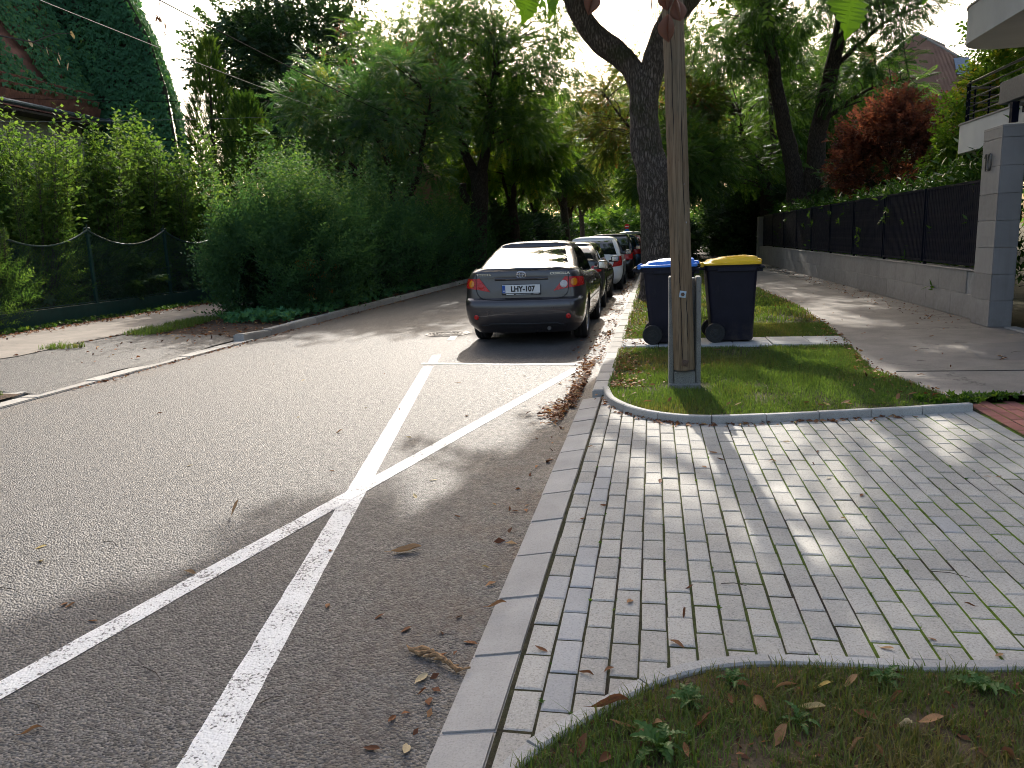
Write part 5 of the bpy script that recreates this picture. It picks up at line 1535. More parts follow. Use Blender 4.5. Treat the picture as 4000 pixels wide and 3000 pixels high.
class CarShape:
    NF, NC, NS = 9, 9, 26
    def __init__(self, P): self.P = P; self.k = (P['zt'] - .62)
    def ring(self, yr, yf, w, cx, cy, bow, cxf, cyf):
        xs, ys = [], []
        xc = w - cx
        for t in np.linspace(0, 1, self.NF, endpoint=False): xs.append(xc * t); ys.append(yr + bow * t * t)
        for t in np.linspace(0, math.pi / 2, self.NC, endpoint=False): xs.append(xc + cx * math.sin(t) ** .95); ys.append(yr + bow + cy * (1 - math.cos(t) ** .95))
        ya, yb = yr + bow + cy, yf - .10 - cyf
        for t in np.linspace(0, 1, self.NS, endpoint=False): xs.append(w); ys.append(ya + (yb - ya) * t)
        for t in np.linspace(0, math.pi / 2, self.NC, endpoint=False): xs.append(w - cxf * (1 - math.cos(t))); ys.append(yb + cyf * math.sin(t))
        for t in np.linspace(0, 1, self.NF): xs.append((w - cxf) * (1 - t)); ys.append(yf - .10 * (1 - t) ** 2 * 1.0)
        return np.array(xs), np.array(ys)
    def body_ring(self, zl):
        if not hasattr(self, 'cb'): self.cb = {}; self.cg = {}
        k_ = round(float(zl), 5)
        if k_ not in self.cb: self.cb[k_] = self._body_ring(zl)
        return self.cb[k_].copy()
    def _body_ring(self, zl):
        P = self.P
        yr, yf, w = np.interp(zl, *P['rear']), np.interp(zl, *P['front']), np.interp(zl, *P['hw'])
        x, y = self.ring(yr, yf, w, .22, .34, .055, .45, .5)
        z = np.full(len(x), zl) if zl <= .62 else .62 + (zl - .62) * (np.interp(y, *P['top']) - .62) / self.k
        return np.c_[x, y, z]
    def gh_ring(self, t):
        if not hasattr(self, 'cg'): self.cb = {}; self.cg = {}
        k_ = round(float(t), 5)
        if k_ not in self.cg: self.cg[k_] = self._gh_ring(t)
        return self.cg[k_].copy()
    def _gh_ring(self, t):
        P = self.P
        yr, yf, w = np.interp(t, *P['g_rear']), np.interp(t, *P['g_front']), np.interp(t, *P['g_hw'])
        x, y = self.ring(yr, yf, w, .13, .16, .05, .2, .25)
        zb = np.interp(y, *P['top']) - .03
        return np.c_[x, y, zb + (P['roof'][0] - zb) * t]
    @staticmethod
    def at_arc(Rg, a):
        d = np.r_[0, np.cumsum(np.linalg.norm(np.diff(Rg, axis=0), axis=1))]
        return np.array([np.interp(a, d, Rg[:, k]) for k in range(3)])
    def body(self, a, z, off=0.0, side=1):
        return self._pt(self.body_ring, a, z, off, side)
    def gh(self, a, t, off=0.0, side=1):
        return self._pt(self.gh_ring, a, t, off, side)
    def _pt(self, rf, a, z, off, side):
        sg = 1 if a >= 0 else -1
        a = abs(a)
        p = self.at_arc(rf(z), a)
        if off:
            e = .012
            du = self.at_arc(rf(z), a + e) - self.at_arc(rf(z), max(0, a - e)); dv = self.at_arc(rf(z + e), a) - self.at_arc(rf(z - e), a)
            n = np.cross(du, dv); n /= np.linalg.norm(n) + 1e-9
            if n[1] * 1.0 > 0 and abs(n[1]) > abs(n[0]): n = -n
            if abs(n[0]) > abs(n[1]) and n[0] < 0: n = -n
            if a == 0: n = np.array((0, n[1], n[2]))
            p = p + n * off
        p = p * np.array((sg * side, 1, 1))
        return p
    def shell(self):
        def grid(rings, cap):
            rows = [r_ for r_ in rings]
            V = []; F = []
            for r_ in rows:
                full = np.concatenate([r_, (r_[1:-1] * np.array((-1, 1, 1)))[::-1]])
                V.append(full)
            n = len(V[0])
            for i in range(len(V) - 1):
                for k in range(n): F.append((i * n + k, i * n + (k + 1) % n, (i + 1) * n + (k + 1) % n, (i + 1) * n + k))
            if cap:
                F.append(tuple(range(n - 1, -1, -1)))
            return np.concatenate(V), F
        P = self.P
        zs = sorted(set([round(z, 4) for z in list(P['rear'][0]) + list(P['hw'][0])]))
        B = [self.body_ring(z) for z in zs]
        last = B[-1]
        ym = P['L'] / 2
        for k, dz in ((.965, .006), (.88, .014), (.6, .020), (.25, .023), (.0, .024)):
            q = last.copy(); q[:, 0] *= k
            q[:, 1] = ym + (q[:, 1] - ym) * (1 - .012 * (1 - k)); q[:, 2] += dz
            B.append(q)
        G = [self.gh_ring(t) for t in (0, .12, .3, .5, .7, .85, .95, 1.0)]
        last = G[-1]; yc = (last[0, 1] + last[-1, 1]) / 2; dzr = P['roof'][1] - P['roof'][0]
        for k, f in ((.97, .30), (.90, .58), (.75, .82), (.5, .95), (.0, 1.0)):
            q = last.copy(); q[:, 0] *= k; q[:, 1] = yc + (q[:, 1] - yc) * (1 - (1 - k) * .16)
            q[:, 2] += dzr * f * (1 - .25 * ((q[:, 1] - yc) / (np.ptp(last[:, 1]) / 2)) ** 2 * (k ** .5 if k else 1) )
            G.append(q)
        return grid(B, True), grid(G, True)

def text_mesh(s, size, depth, mat, name, parent, loc, rot, xscale=1.0, bold=0.0):
    cu = bpy.data.curves.new(name, 'FONT'); cu.body = s; cu.size = size; cu.extrude = depth; cu.align_x = 'CENTER'; cu.align_y = 'CENTER'; cu.offset = bold
    ob = bpy.data.objects.new(name + '_t', cu); COL.objects.link(ob)
    bpy.context.view_layer.update()
    dg = bpy.context.evaluated_depsgraph_get()
    me = bpy.data.meshes.new_from_object(ob.evaluated_get(dg))
    bpy.data.objects.remove(ob); bpy.data.curves.remove(cu)
    me.materials.clear()
    for v_ in me.vertices: v_.co.x *= xscale
    o_ = link(name, me, mat, parent)
    o_.location = loc; o_.rotation_euler = rot
    return o_

WHEEL_CACHE = {}
def wheel_parts(parent, loc, r_, w, rim_mat, spokes=10, side=1):
    key = (round(r_, 3), rim_mat.name, spokes)
    if key not in WHEEL_CACHE:
        rr_ = r_ * .66
        ty = MB().lathe([(rr_, -w / 2 + .01), (r_ * .90, -w / 2), (r_ * .97, -w / 2 + .015), (r_, -w / 2 + .045), (r_, -.035), (r_ - .008, -.03), (r_ - .008, -.022), (r_, -.017), (r_, .017), (r_ - .008, .022), (r_ - .008, .03), (r_, .035), (r_, w / 2 - .045), (r_ * .97, w / 2 - .015), (r_ * .90, w / 2), (rr_, w / 2 - .01)], (0, 0, 0), 'x', 40).mesh('tyre')
        ty.polygons.foreach_set('use_smooth', [True] * len(ty.polygons)); ty.materials.append(M_TYRE)
        rm = MB().lathe([(rr_ + .004, -w / 2 + .008), (rr_ - .012, -w / 2 + .03), (rr_ - .02, 0), (rr_ - .012, w / 2 - .03), (rr_ + .004, w / 2 - .008), (rr_ - .004, w / 2 - .004)], (0, 0, 0), 'x', 40)
        rm.lathe([(.001, w / 2 - .012), (.055, w / 2 - .014), (.062, w / 2 - .04), (.062, 0), (.001, 0)], (0, 0, 0), 'x', 18)
        for k in range(spokes):
            a = 2 * math.pi * k / spokes
            rm.box((w / 2 - .035, math.cos(a) * (rr_ + .05) / 2, math.sin(a) * (rr_ + .05) / 2), (.035, rr_ - .055, .032), rot=Matrix.Rotation(a, 3, 'X'))
        rm.lathe([(rr_ - .03, -.03), (.02, -.03)], (0, 0, 0), 'x', 24, mi=1)
        rme = rm.mesh('rim'); rme.materials.append(rim_mat); rme.materials.append(M_BLACKP)
        WHEEL_CACHE[key] = (ty, rme)
    ty, rme = WHEEL_CACHE[key]
    t_ = link('wheel', ty, None, parent); t_.location = loc; t_.rotation_euler = (0, 0, 0 if side > 0 else math.pi)
    link('rim', rme, None, t_)
    return t_

def make_car(label, P, paint_mat_, loc, scale=1.0, rz=0.0, detail=1, rim=None, group='cars parked along the kerb', rear_fn=None, spokes=10, glass=None):
    S = CarShape(P)
    root = thing('parked_car', label, 'car', loc, rz, group)
    root.scale = (scale, scale, scale)
    (Vb, Fb), (Vg, Fg) = S.shell()
    me = bpy.data.meshes.new('car_body'); me.from_pydata([tuple(v_) for v_ in Vb], [], Fb); me.update()
    me.materials.append(paint_mat_); me.materials.append(M_BLACKP)
    bm_ = bmesh.new(); bm_.from_mesh(me); bmesh.ops.remove_doubles(bm_, verts=bm_.verts[:], dist=.0004); bmesh.ops.recalc_face_normals(bm_, faces=bm_.faces[:]); bm_.to_mesh(me); bm_.free()
    bo = bpy.data.objects.new('body_tmp', me); COL.objects.link(bo)
    cutters = []
    for yw in P['wheels']:
        cm = MB().lathe([(.001, -1.2), (P['wr'] + .055, -1.2), (P['wr'] + .055, 1.2), (.001, 1.2)], (0, yw, P['wr'] + .012), 'x', 40, mi=1).mesh('cut')
        bm_ = bmesh.new(); bm_.from_mesh(cm); bmesh.ops.remove_doubles(bm_, verts=bm_.verts[:], dist=.003); bmesh.ops.recalc_face_normals(bm_, faces=bm_.faces[:]); bm_.to_mesh(cm); bm_.free()
        cm.materials.append(paint_mat_); cm.materials.append(M_BLACKP)
        co_ = bpy.data.objects.new('cut', cm); COL.objects.link(co_); cutters.append(co_)
        md = bo.modifiers.new('b', 'BOOLEAN'); md.operation = 'DIFFERENCE'; md.object = co_; md.solver = 'EXACT'
    bpy.context.view_layer.update()
    dg = bpy.context.evaluated_depsgraph_get()
    res = bpy.data.meshes.new_from_object(bo.evaluated_get(dg))
    for o_ in cutters + [bo]: bpy.data.objects.remove(o_)
    res.name = 'body'
    body_o = link('body', res, None, root, smooth=True, sharp=32)
    if not res.materials: res.materials.append(paint_mat_)
    gm_ = bpy.data.meshes.new('cabin'); gm_.from_pydata([tuple(v_) for v_ in Vg], [], Fg); gm_.update(); gm_.materials.append(paint_mat_)
    bm_ = bmesh.new(); bm_.from_mesh(gm_); bmesh.ops.remove_doubles(bm_, verts=bm_.verts[:], dist=.0004); bmesh.ops.recalc_face_normals(bm_, faces=bm_.faces[:]); bm_.to_mesh(gm_); bm_.free()
    link('cabin', gm_, None, root, smooth=True, sharp=40)
    gl = glass or carglass()
    def patch(name, fn, corners, mat, off=.004, nu=14, nv=8, par=root, thick=.006):
        c = [np.array(q, float) for q in corners]
        def f(u, v_):
            q = (c[0] * (1 - u) + c[1] * u) * (1 - v_) + (c[3] * (1 - u) + c[2] * u) * v_
            return fn(q[0], q[1], off)
        m_ = MB().grid(lambda u, v_: tuple(f(u, v_)), nu, nv)
        return m_.build(name, mat, par, smooth=True, sharp=60)
    S.patch = patch
    # glass
    gw0, gw1 = np.interp(.06, *P['g_hw']), np.interp(.93, *P['g_hw'])
    patch('rear_window', S.gh, [(-(gw0 - .10), .07), (gw0 - .10, .07), (gw1 - .09, .93), (-(gw1 - .09), .93)], gl, .005, 22, 12)
    def gside(sd):
        def fn(y, t, off):
            w = np.interp(t, *P['g_hw']); zb = np.interp(y, *P['top']) - .03
            return (sd * (w + off), y, zb + (P['roof'][0] - zb) * t)
        return fn
    yr0, yr1 = np.interp(.1, *P['g_rear']) + .38, np.interp(.9, *P['g_rear']) + .28
    yf0, yf1 = np.interp(.1, *P['g_front']) - .42, np.interp(.9, *P['g_front']) - .30
    ymid = yr0 + (yf0 - yr0) * .46
    for sd in (-1, 1):
        for (a0, b0, a1, b1) in ((yr0, ymid - .03, yr1, ymid - .03), (ymid + .03, yf0, ymid + .03, yf1)):
            m_ = MB().grid(lambda u, v_: gside(sd)((a0 + (b0 - a0) * u) * (1 - v_) + (a1 + (b1 - a1) * u) * v_, .10 + .80 * v_, .006), 8, 5)
            m_.build('side_window', gl, root, smooth=True)
    yfb, yft = np.interp(.08, *P['g_front']), np.interp(.92, *P['g_front'])
    def fws(u, v_):
        w = (gw0 - .12) * (1 - v_) + (gw1 - .1) * v_; x = (2 * u - 1) * w; t = .08 + .84 * v_
        y = np.interp(t, *P['g_front']) - .10 * (abs(x) / max(w, .01)) ** 2 * .6 + .006; zb = np.interp(y, *P['top']) - .03
        return (x, y, zb + (P['roof'][0] - zb) * t + .004)
    MB().grid(fws, 10, 6).build('windscreen', gl, root, smooth=True)
    # wheels
    wx = np.interp(.33, *P['hw']) - .088
    for yw in P['wheels']:
        for sd in (-1, 1):
            wheel_parts(root, (sd * wx, yw, P['wr']), P['wr'], .205, rim or M_RIM, spokes, sd)
    # mirrors, handles
    ymr = yf0 + .02; zmr = np.interp(ymr, *P['top']) + .07
    for sd in (-1, 1):
        m_ = MB().bbox((sd * (np.interp(.85, *P['hw']) + .10), ymr, zmr), (.20, .11, .15), .035)
        m_.box((sd * (np.interp(.85, *P['hw']) + .0), ymr + .01, zmr - .05), (.12, .05, .05))
        mo = m_.build('mirror', paint_mat_ if detail else M_BLACKP, root, smooth=True, sharp=50)
        MB().bbox((sd * (np.interp(.85, *P['hw']) + .105), ymr - .058, zmr + .002), (.155, .008, .11), .003).build('mirror_glass', M_CHROME, mo)
        for yh in (ymid - .22, yf0 - .62):
            zh = .80
            hwz = np.interp(zh, *P['hw'])
            MB().bbox((sd * (hwz + .012), yh, zh), (.024, .17, .026), .008).build('door_handle', M_CHROME if detail else paint_mat_, root)
        # door gaps
        for yd in (yr0 - .02, ymid, yf0 + .12):
            m_ = MB()
            for za, zb_ in ((.30, .45), (.45, .60), (.60, .75), (.75, .86)):
                sc_y = lambda z: yd
                m_.add([(sd * (np.interp(za, *P['hw']) + .0018), yd - .004, za), (sd * (np.interp(za, *P['hw']) + .0018), yd + .004, za), (sd * (np.interp(zb_, *P['hw']) + .0018), yd + .004, zb_), (sd * (np.interp(zb_, *P['hw']) + .0018), yd - .004, zb_)], [(0, 1, 2, 3)])
            m_.build('door_gap', M_BLACKP, root)
    MB().box((0, P['L'] / 2, .24), (1.25, P['L'] - .7, .10)).build('underbody', M_BLACKP, root)
    if rear_fn: rear_fn(S, root, patch)
    return root

def corolla_rear(S, root, patch):
    B = S.body
    for sd in (-1, 1):
        f = lambda a, z, off: S.body(a, z, off, sd)
        # the lamp on the boot lid and the one on the wing, meeting at the shut line
        t1 = patch('tail_light', f, [(.455, .775), (.665, .815), (.665, .965), (.62, .972)], M_REDL, .010, 12, 10)
        t2 = patch('tail_light', f, [(.676, .815), (.99, .845), (.99, .955), (.676, .966)], M_REDL, .011, 14, 10)
        def disc(name, a0, z0, r_, mat, par, off, rz_=1.0):
            V = [tuple(f(a0, z0, off))]; n = 18
            for rr_ in (.5, 1.0):
                for k in range(n):
                    t = 2 * math.pi * k / n
                    V.append(tuple(f(a0 + r_ * rr_ * math.cos(t), z0 + r_ * rz_ * rr_ * math.sin(t), off + (.006 if rr_ < .9 else 0))))
            Fc = [(0, 1 + k, 1 + (k + 1) % n) for k in range(n)] + [(1 + k, 1 + n + k, 1 + n + (k + 1) % n, 1 + (k + 1) % n) for k in range(n)]
            return MB().add(V, Fc).build(name, mat, par, smooth=True)
        disc('reversing_lens' if sd > 0 else 'fog_lens', .600, .868, .052, M_CLEARL if sd > 0 else M_REDL, t1, .015)
        disc('amber_lens', .745, .892, .052, M_AMBER, t2, .016)
        disc('reflector', .665, .425, .042, M_BLACKP, root, .004)
        disc('reflector', .665, .425, .036, M_REDL, root, .008)
        # shut lines of the boot lid
        line = [(.672, 1.05), (.672, .97), (.668, .80), (.62, .71), (.52, .672), (.30, .662), (.0, .660)]
        P_ = [f(a, z, .003) for a, z in line]
        P_ = smooth_line(P_, 5)
        MB().tube([tuple(p) for p in P_], .0055, 4, caps=False).build('boot_gap', M_BLACKP, root)
    # garnish ledge and plate recess
    patch('plate_recess', B, [(-.36, .735), (.36, .735), (.40, .985), (-.40, .985)], root.children[0].data.materials[0], .0015, 20, 8)
    g = MB()
    for i in range(12):
        pass
    led = [S.body(a, .955, .018) for a in np.linspace(-.38, .38, 15)]
    MB().tube([tuple(p) for p in led], .020, 8).build('boot_handle_trim', root.children[0].data.materials[0], root, smooth=True)
    yp = S.body(0, .80, 0)[1]
    pl = MB().bbox((0, yp - .022, .815), (.545, .012, .118), .004).build('number_plate', M_PLATE, root)
    MB().bbox((0, yp - .018, .806), (.56, .012, .150), .004).build('plate_holder', M_BLACKP, root)
    MB().box((-.249, yp - .0285, .815), (.044, .002, .108)).build('blue_band', M_PBLUE, pl)
    text_mesh('LHY-107', .105, .0015, M_INK, 'plate_letters', pl, (.024, yp - .0295, .814), (math.pi / 2, 0, 0), .90, .0042)
    text_mesh('H', .038, .0012, M_PLATE, 'country_letter', pl, (-.249, yp - .030, .785), (math.pi / 2, 0, 0))
    m_ = MB(); m_.box((-.16, yp - .0255, .742), (.11, .002, .010)); m_.box((.03, yp - .0255, .742), (.22, .002, .006)); m_.box((.21, yp - .0255, .742), (.08, .002, .006))
    m_.build('dealer_strip', M_PLATE, pl)
    # chrome badges
    ye, ze = S.body(0, 1.01, 0)[1] - .012, 1.012
    em = MB()
    def ov(rx, rz_, dz): em.tube([(rx * math.cos(a), ye - .002, ze + dz + rz_ * math.sin(a)) for a in np.linspace(0, 2 * math.pi, 33)], .0062, 6, caps=False)
    ov(.068, .046, 0); ov(.022, .040, 0); ov(.052, .019, .014)
    em.build('emblem', M_CHROME, root, smooth=True)
    for s, x, sz, it in (('TOYOTA', -.55, .042, 1.3), ('COROLLA', .545, .048, 1.25)):
        p = S.body(abs(x), 1.018, 0)
        q = S.body(abs(x) + .05, 1.018, 0)
        ang = math.atan2(q[1] - p[1], q[0] - p[0])
        text_mesh(s, sz, .002, M_CHROME, 'lettering', root, (x, p[1] - .006, 1.018), (math.pi / 2 - .05, 0, ang if x > 0 else -ang), it, .0012)
    # bumper lip and exhaust pipe
    lip = [S.body(a, .305 + .03 * (1 - (a / .62) ** 2) * 0 + .02 * (abs(a) < .5), .004) for a in np.linspace(-.60, .60, 25)]
    MB().tube([tuple(p) for p in lip], .011, 6).build('bumper_lip', M_BLACKP, root, smooth=True)
    MB().tube([(.38, .10, .25), (.38, .35, .25)], .028, 10).build('exhaust', M_IRON, root)
    an = MB().tube([(-.02, 1.62, 1.475), (-.02, 1.50, 1.52)], .006, 5); an.build('aerial', M_BLACKP, root)

def plain_rear(col_window=None, lamp=((.50, .72), (.90, .74), (.92, .98), (.56, .98)), plate_z=.72, inset=.0, plate=True):
    def fn(S, root, patch):
        for sd in (-1, 1):
            f = lambda a, z, off: S.body(a, z, off, sd)
            patch('tail_light', f, list(lamp), M_REDL, .010, 10, 8)
        yp = S.body(0, plate_z, 0)[1]
        if plate:
            MB().bbox((0, yp - .012, plate_z), (.54, .012, .118), .004).build('number_plate', M_PLATE, root)
        patch('bumper_insert', S.body, [(-.60, .36), (.60, .36), (.60, .46), (-.60, .46)], M_BLACKP, .003, 12, 3)
    return fn

C_MAUVE = paint('paint_dark_mauve_grey', (.048, .042, .044))
C_ANTH = paint('paint_anthracite', (.040, .040, .040))
C_WHITE = paint('paint_white', (.80, .81, .81), .05, metal=0.0)
C_BLACK = paint('paint_black', (.012, .012, .014))
C_BLUE = paint('paint_petrol_blue', (.012, .045, .085))
C_REDP = paint('paint_dark_red', (.16, .012, .014))
C_BEIGE = paint('paint_beige', (.33, .30, .25))
C_SILVER = paint('paint_silver', (.42, .43, .44))
make_car('dark grey saloon with a white number plate parked nearest, sun glinting on its roof', SEDAN, C_MAUVE, (-1.935, 11.28, 0), 1.055, R(-.2), 1, rear_fn=corolla_rear)
SED2 = dict(SEDAN, L=4.4, g_rear=([0, .5, .9, 1], [.17, .36, .58, .72]))
make_car('anthracite hatchback with black wheels parked just ahead of the dark grey saloon', SED2, C_ANTH, (-1.92, 16.75, 0), 1.0, R(-.4), 0, M_RIMB, rear_fn=plain_rear(lamp=((.54, .82), (.84, .83), (.86, .95), (.62, .96))), spokes=10)
make_car('white hatchback with large red tail lamps, third in the parked row', HATCH, C_WHITE, (-1.74, 22.6, 0), 1.04, 0, 0, rear_fn=plain_rear(lamp=((.56, .66), (.88, .70), (.92, .985), (.66, .985))))
make_car('black tall car parked beyond the white hatchback', SUV, C_BLACK, (-1.55, 28.0, 0), .98, 0, 0, rear_fn=plain_rear())
make_car('petrol blue hatchback parked beyond the black car', HATCH, C_BLUE, (-1.38, 33.4, 0), 1.06, 0, 0, rear_fn=plain_rear())
make_car('dark red hatchback near the far end of the parked row', HATCH, C_REDP, (-1.28, 38.6, 0), 1.05, 0, 0, rear_fn=plain_rear())
make_car('beige tall car near the far end of the parked row', SUV, C_BEIGE, (-1.2, 44.2, 0), 1.05, 0, 0, rear_fn=plain_rear())
make_car('silver car at the far end of the parked row', HATCH, C_SILVER, (-1.0, 50.5, 0), 1.05, 0, 0, rear_fn=plain_rear())
# ---------------------------------------------------------------- wheelie bins
def rrect(w, d, r_, n=5):
    """rounded rectangle outline (x depth, y width)"""
    pts = []
    for cx, cy, a0 in ((w / 2 - r_, d / 2 - r_, 0), (-w / 2 + r_, d / 2 - r_, 90), (-w / 2 + r_, -d / 2 + r_, 180), (w / 2 - r_, -d / 2 + r_, 270)):
        for k in range(n): 
            a = R(a0 + 90 * k / (n - 1)); pts.append((cx + r_ * math.cos(a), cy + r_ * math.sin(a)))
    return pts
def loft(m_, rings, cap0=True, cap1=True, mi=0):
    n = len(rings[0]); V = [p for r_ in rings for p in r_]
    F = [(i * n + k, i * n + (k + 1) % n, (i + 1) * n + (k + 1) % n, (i + 1) * n + k) for i in range(len(rings) - 1) for k in range(n)]
    if cap0: F.append(tuple(range(n - 1, -1, -1)))
    if cap1: F.append(tuple((len(rings) - 1) * n + k for k in range(n)))
    return m_.add(V, F, mi)
def navy_mat():
    t = NT('navy_plastic'); v = t.obj()
    c = t.ramp(t.noise(v, 5, 4), [(.3, (.007, .007, .016)), (.7, (.011, .011, .023))])
    sc1 = t.noise(t.scale(v, (6, 6, 1.1)), 3.0, 6, .75)
    c = t.mixc(t.mapr(sc1, .58, .76, 0, .5), c, (.055, .052, .055))
    z = t.sep(v)[2]
    c = t.mixc(t.math('MULTIPLY', t.mapr(z, .30, .03, 0, .6), t.mapr(t.noise(v, 12, 5, .7), .4, .65, 0, 1), clamp=True), c, (.075, .062, .05))
    t.col(c); t.set(Roughness=t.mapr(sc1, .3, .7, .40, .62), Specular__IOR__Level=.28); t.bump(t.noise(v, 200, 3), .05, .003)
    return t.m
M_NAVY = navy_mat()
M_LIDB = plain('blue_lid_plastic', (.055, .25, .80), (.045, .21, .70), rough=.38, scale=4)
M_LIDY = plain('yellow_lid_plastic', (.92, .56, .015), (.82, .48, .012), rough=.38, scale=4)
def make_bin(label, loc, rz, lid_mat):
    b = thing('wheelie_bin', label, 'bin', loc, rz, 'wheelie bins on the slab path')
    m_ = MB(); rings = []
    for z, w, d, x0, r_ in ((.02, .52, .46, .02, .05), (.05, .55, .49, .02, .06), (.35, .575, .52, .015, .06), (.92, .655, .575, .0, .06), (.965, .66, .58, .0, .06), (.97, .70, .615, .0, .065), (1.03, .71, .625, .0, .065), (1.032, .66, .58, .0, .06)):
        rings.append([(x0 + p[0], p[1], z) for p in rrect(w, d, r_)])
    loft(m_, rings)
    m_.build('body', M_NAVY, b, smooth=True, sharp=38)
    # collar ribs and front lip
    m_ = MB()
    m_.bbox((.365, 0, 1.0), (.10, .56, .035), .01)
    for k in range(7): m_.box((.36, -.24 + .08 * k, .965), (.075, .010, .05))
    for s in (-1, 1): m_.bbox((.05, s * .312, .975), (.5, .016, .05), .005)
    m_.build('collar', M_NAVY, b)
    # rear handle
    m_ = MB()
    for s in (-1, 1):
        m_.bbox((-.40, s * .20, 1.0), (.13, .05, .055), .012)
    m_.tube([(-.455, -.26, 1.015), (-.455, .26, 1.015)], .020, 10)
    m_.build('handle', M_NAVY, b, smooth=True)
    # lid: flange, step, sloping dome, grip at the front, hinge lugs at the back
    def rg(z, w, d, x0, sl): return [(x0 + p[0], p[1], z + sl * (x0 + p[0])) for p in rrect(w, d, .07)]
    m_ = MB()
    loft(m_, [rg(1.035, .735, .645, .0, .0), rg(1.038, .75, .655, .0, .0), rg(1.066, .75, .655, .0, .015), rg(1.070, .735, .64, .0, .02), rg(1.078, .66, .57, .01, .03), rg(1.112, .62, .53, .02, .05), rg(1.120, .59, .50, .02, .055), rg(1.122, .40, .36, .03, .055), rg(1.138, .36, .32, .04, .06), rg(1.140, .33, .29, .04, .06)])
    m_.bbox((.33, 0, 1.092), (.13, .26, .022), .008); m_.bbox((.385, 0, 1.075), (.03, .30, .035), .01)
    for s in (-1, 1):
        m_.tube([(-.39, s * .14, 1.045), (-.39, s * .255, 1.045)], .032, 12)
    lid = m_.build('lid', lid_mat, b, smooth=True, sharp=38)
    MB().tube([(-.42, -.27, 1.045), (-.42, .27, 1.045)], .012, 8).build('hinge_pin', M_BLACKP, lid)
    # wheels and axle
    MB().tube([(-.215, -.28, .132), (-.215, .28, .132)], .012, 8).build('axle', M_IRON, b)
    for s in (-1, 1):
        w_ = MB().lathe([(.085, -.030), (.124, -.030), (.132, -.020), (.132, .020), (.124, .030), (.085, .030)], (0, 0, 0), 'y', 28)
        wo2 = w_.build('wheel', M_TYRE, b, smooth=True, sharp=50); wo2.location = (-.215, s * .290, .132)
        h_ = MB().lathe([(.001, s * .020), (.022, s * .022), (.024, s * .012), (.060, s * .008), (.064, s * .018), (.086, s * .018), (.086, -s * .018), (.001, -s * .018)], (0, 0, 0), 'y', 24)
        for k in range(6):
            a = k * math.pi / 3
            h_.box((math.cos(a) * .043, s * .012, math.sin(a) * .043), (.040, .010, .010), rot=Matrix.Rotation(-a, 3, 'Y'))
        h_.build('hub', M_BLACKP, wo2)
    return b
make_bin('dark wheelie bin with a blue lid, partly hidden by the wooden pole', (.215, 10.80, .117), R(-2), M_LIDB)
make_bin('dark wheelie bin with a yellow lid right of the wooden pole', (1.03, 10.93, .117), R(1.5), M_LIDY)

# ---------------------------------------------------------------- wooden utility pole on a concrete stub
def wood_mat():
    t = NT('weathered_wood'); v = t.obj()
    w = t.scale(v, (38, 38, 1.6)); n1 = t.noise(w, 1.0, 6, .65, .4)
    w2 = t.scale(v, (120, 120, 3.0)); n2 = t.noise(w2, 1.0, 3)
    c = t.ramp(n1, [(.28, (.095, .062, .036)), (.5, (.19, .132, .080)), (.72, (.27, .20, .128))])
    c = t.mixc(t.mapr(n2, .56, .66, 0, .65), c, (.045, .034, .026))
    c = t.mixc(t.mapr(t.noise(v, 1.3, 3), .45, .7, 0, .4), c, (.15, .145, .105))
    dk = t.scale(v, (26, 26, 9)); k = t.mapr(t.vor(dk, 1.0), .16, .10, 0, .6)
    c = t.mixc(t.math('MULTIPLY', k, t.mapr(t.noise(v, 9, 2), .5, .6, 0, 1), clamp=True), c, (.05, .035, .025))
    t.col(c); t.set(Roughness=.85, Specular__IOR__Level=.2); t.bump(t.math('ADD', n1, t.math('MULTIPLY', n2, .5)), .5, .01)
    return t.m
M_WOOD = wood_mat()
M_STUB = concrete_mat('stub_concrete', (.27, .26, .235), (.17, .165, .15), rnd=0, speck=.9, bump=.9, wspace=False)
M_PALEPL = plain('pale_blue_plate', (.45, .55, .62), (.36, .46, .54), rough=.5, scale=30)
M_RUST = plain('rusty_iron', (.14, .085, .055), (.075, .05, .038), rough=.8, scale=50, bump=.4)
pole = thing('utility_pole', 'weathered wooden utility pole bolted to a grey concrete stub in the lawn', 'pole', (.30, 7.62, .09))
n_ = 15
pts = [(-.035 * (z - .2) , .0, z) for z in np.linspace(.19, 8.8, n_)]
m = MB().tube(pts, list(np.linspace(.100, .088, n_)), 26)
m.build('shaft', M_WOOD, pole, smooth=True, sharp=50)
m = MB()     # drying cracks: thin dark fissures along the grain
for a0, z0, z1 in ((-1.75, .2, 1.0), (-1.78, .95, 1.35), (-1.15, 1.6, 2.6), (-1.2, .45, .9), (-1.9, 2.4, 3.4)):
    P_ = []
    for k in range(9):
        z = z0 + (z1 - z0) * k / 8; a = a0 + .035 * math.sin(k * 1.7) + .05 * k / 8; rr_ = .0995 - .0014 * (z - .2)
        P_.append((-.035 * (z - .2) + rr_ * math.cos(a), rr_ * math.sin(a), z))
    m.tube(P_, [.0006] + [.0042] * 7 + [.0006], 4, caps=False)
m.build('cracks', plain('crack_dark', (.016, .012, .010), rough=1.0), pole)
st = MB()
def stub_box(x0, x1, y0, y1, z0, z1): st.bbox(((x0 + x1) / 2, (y0 + y1) / 2, (z0 + z1) / 2), (x1 - x0, y1 - y0, z1 - z0), .010)
stub_box(-.150, -.098, .03, .25, -.1, 1.09); stub_box(.108, .160, .03, .25, -.1, 1.085); stub_box(-.10, .11, .11, .24, -.1, 1.07); stub_box(-.148, .158, -.02, .24, -.1, .045); stub_box(-.095, .105, -.01, .12, .0, .165)
bmx = st.build('concrete_stub', M_STUB, pole)
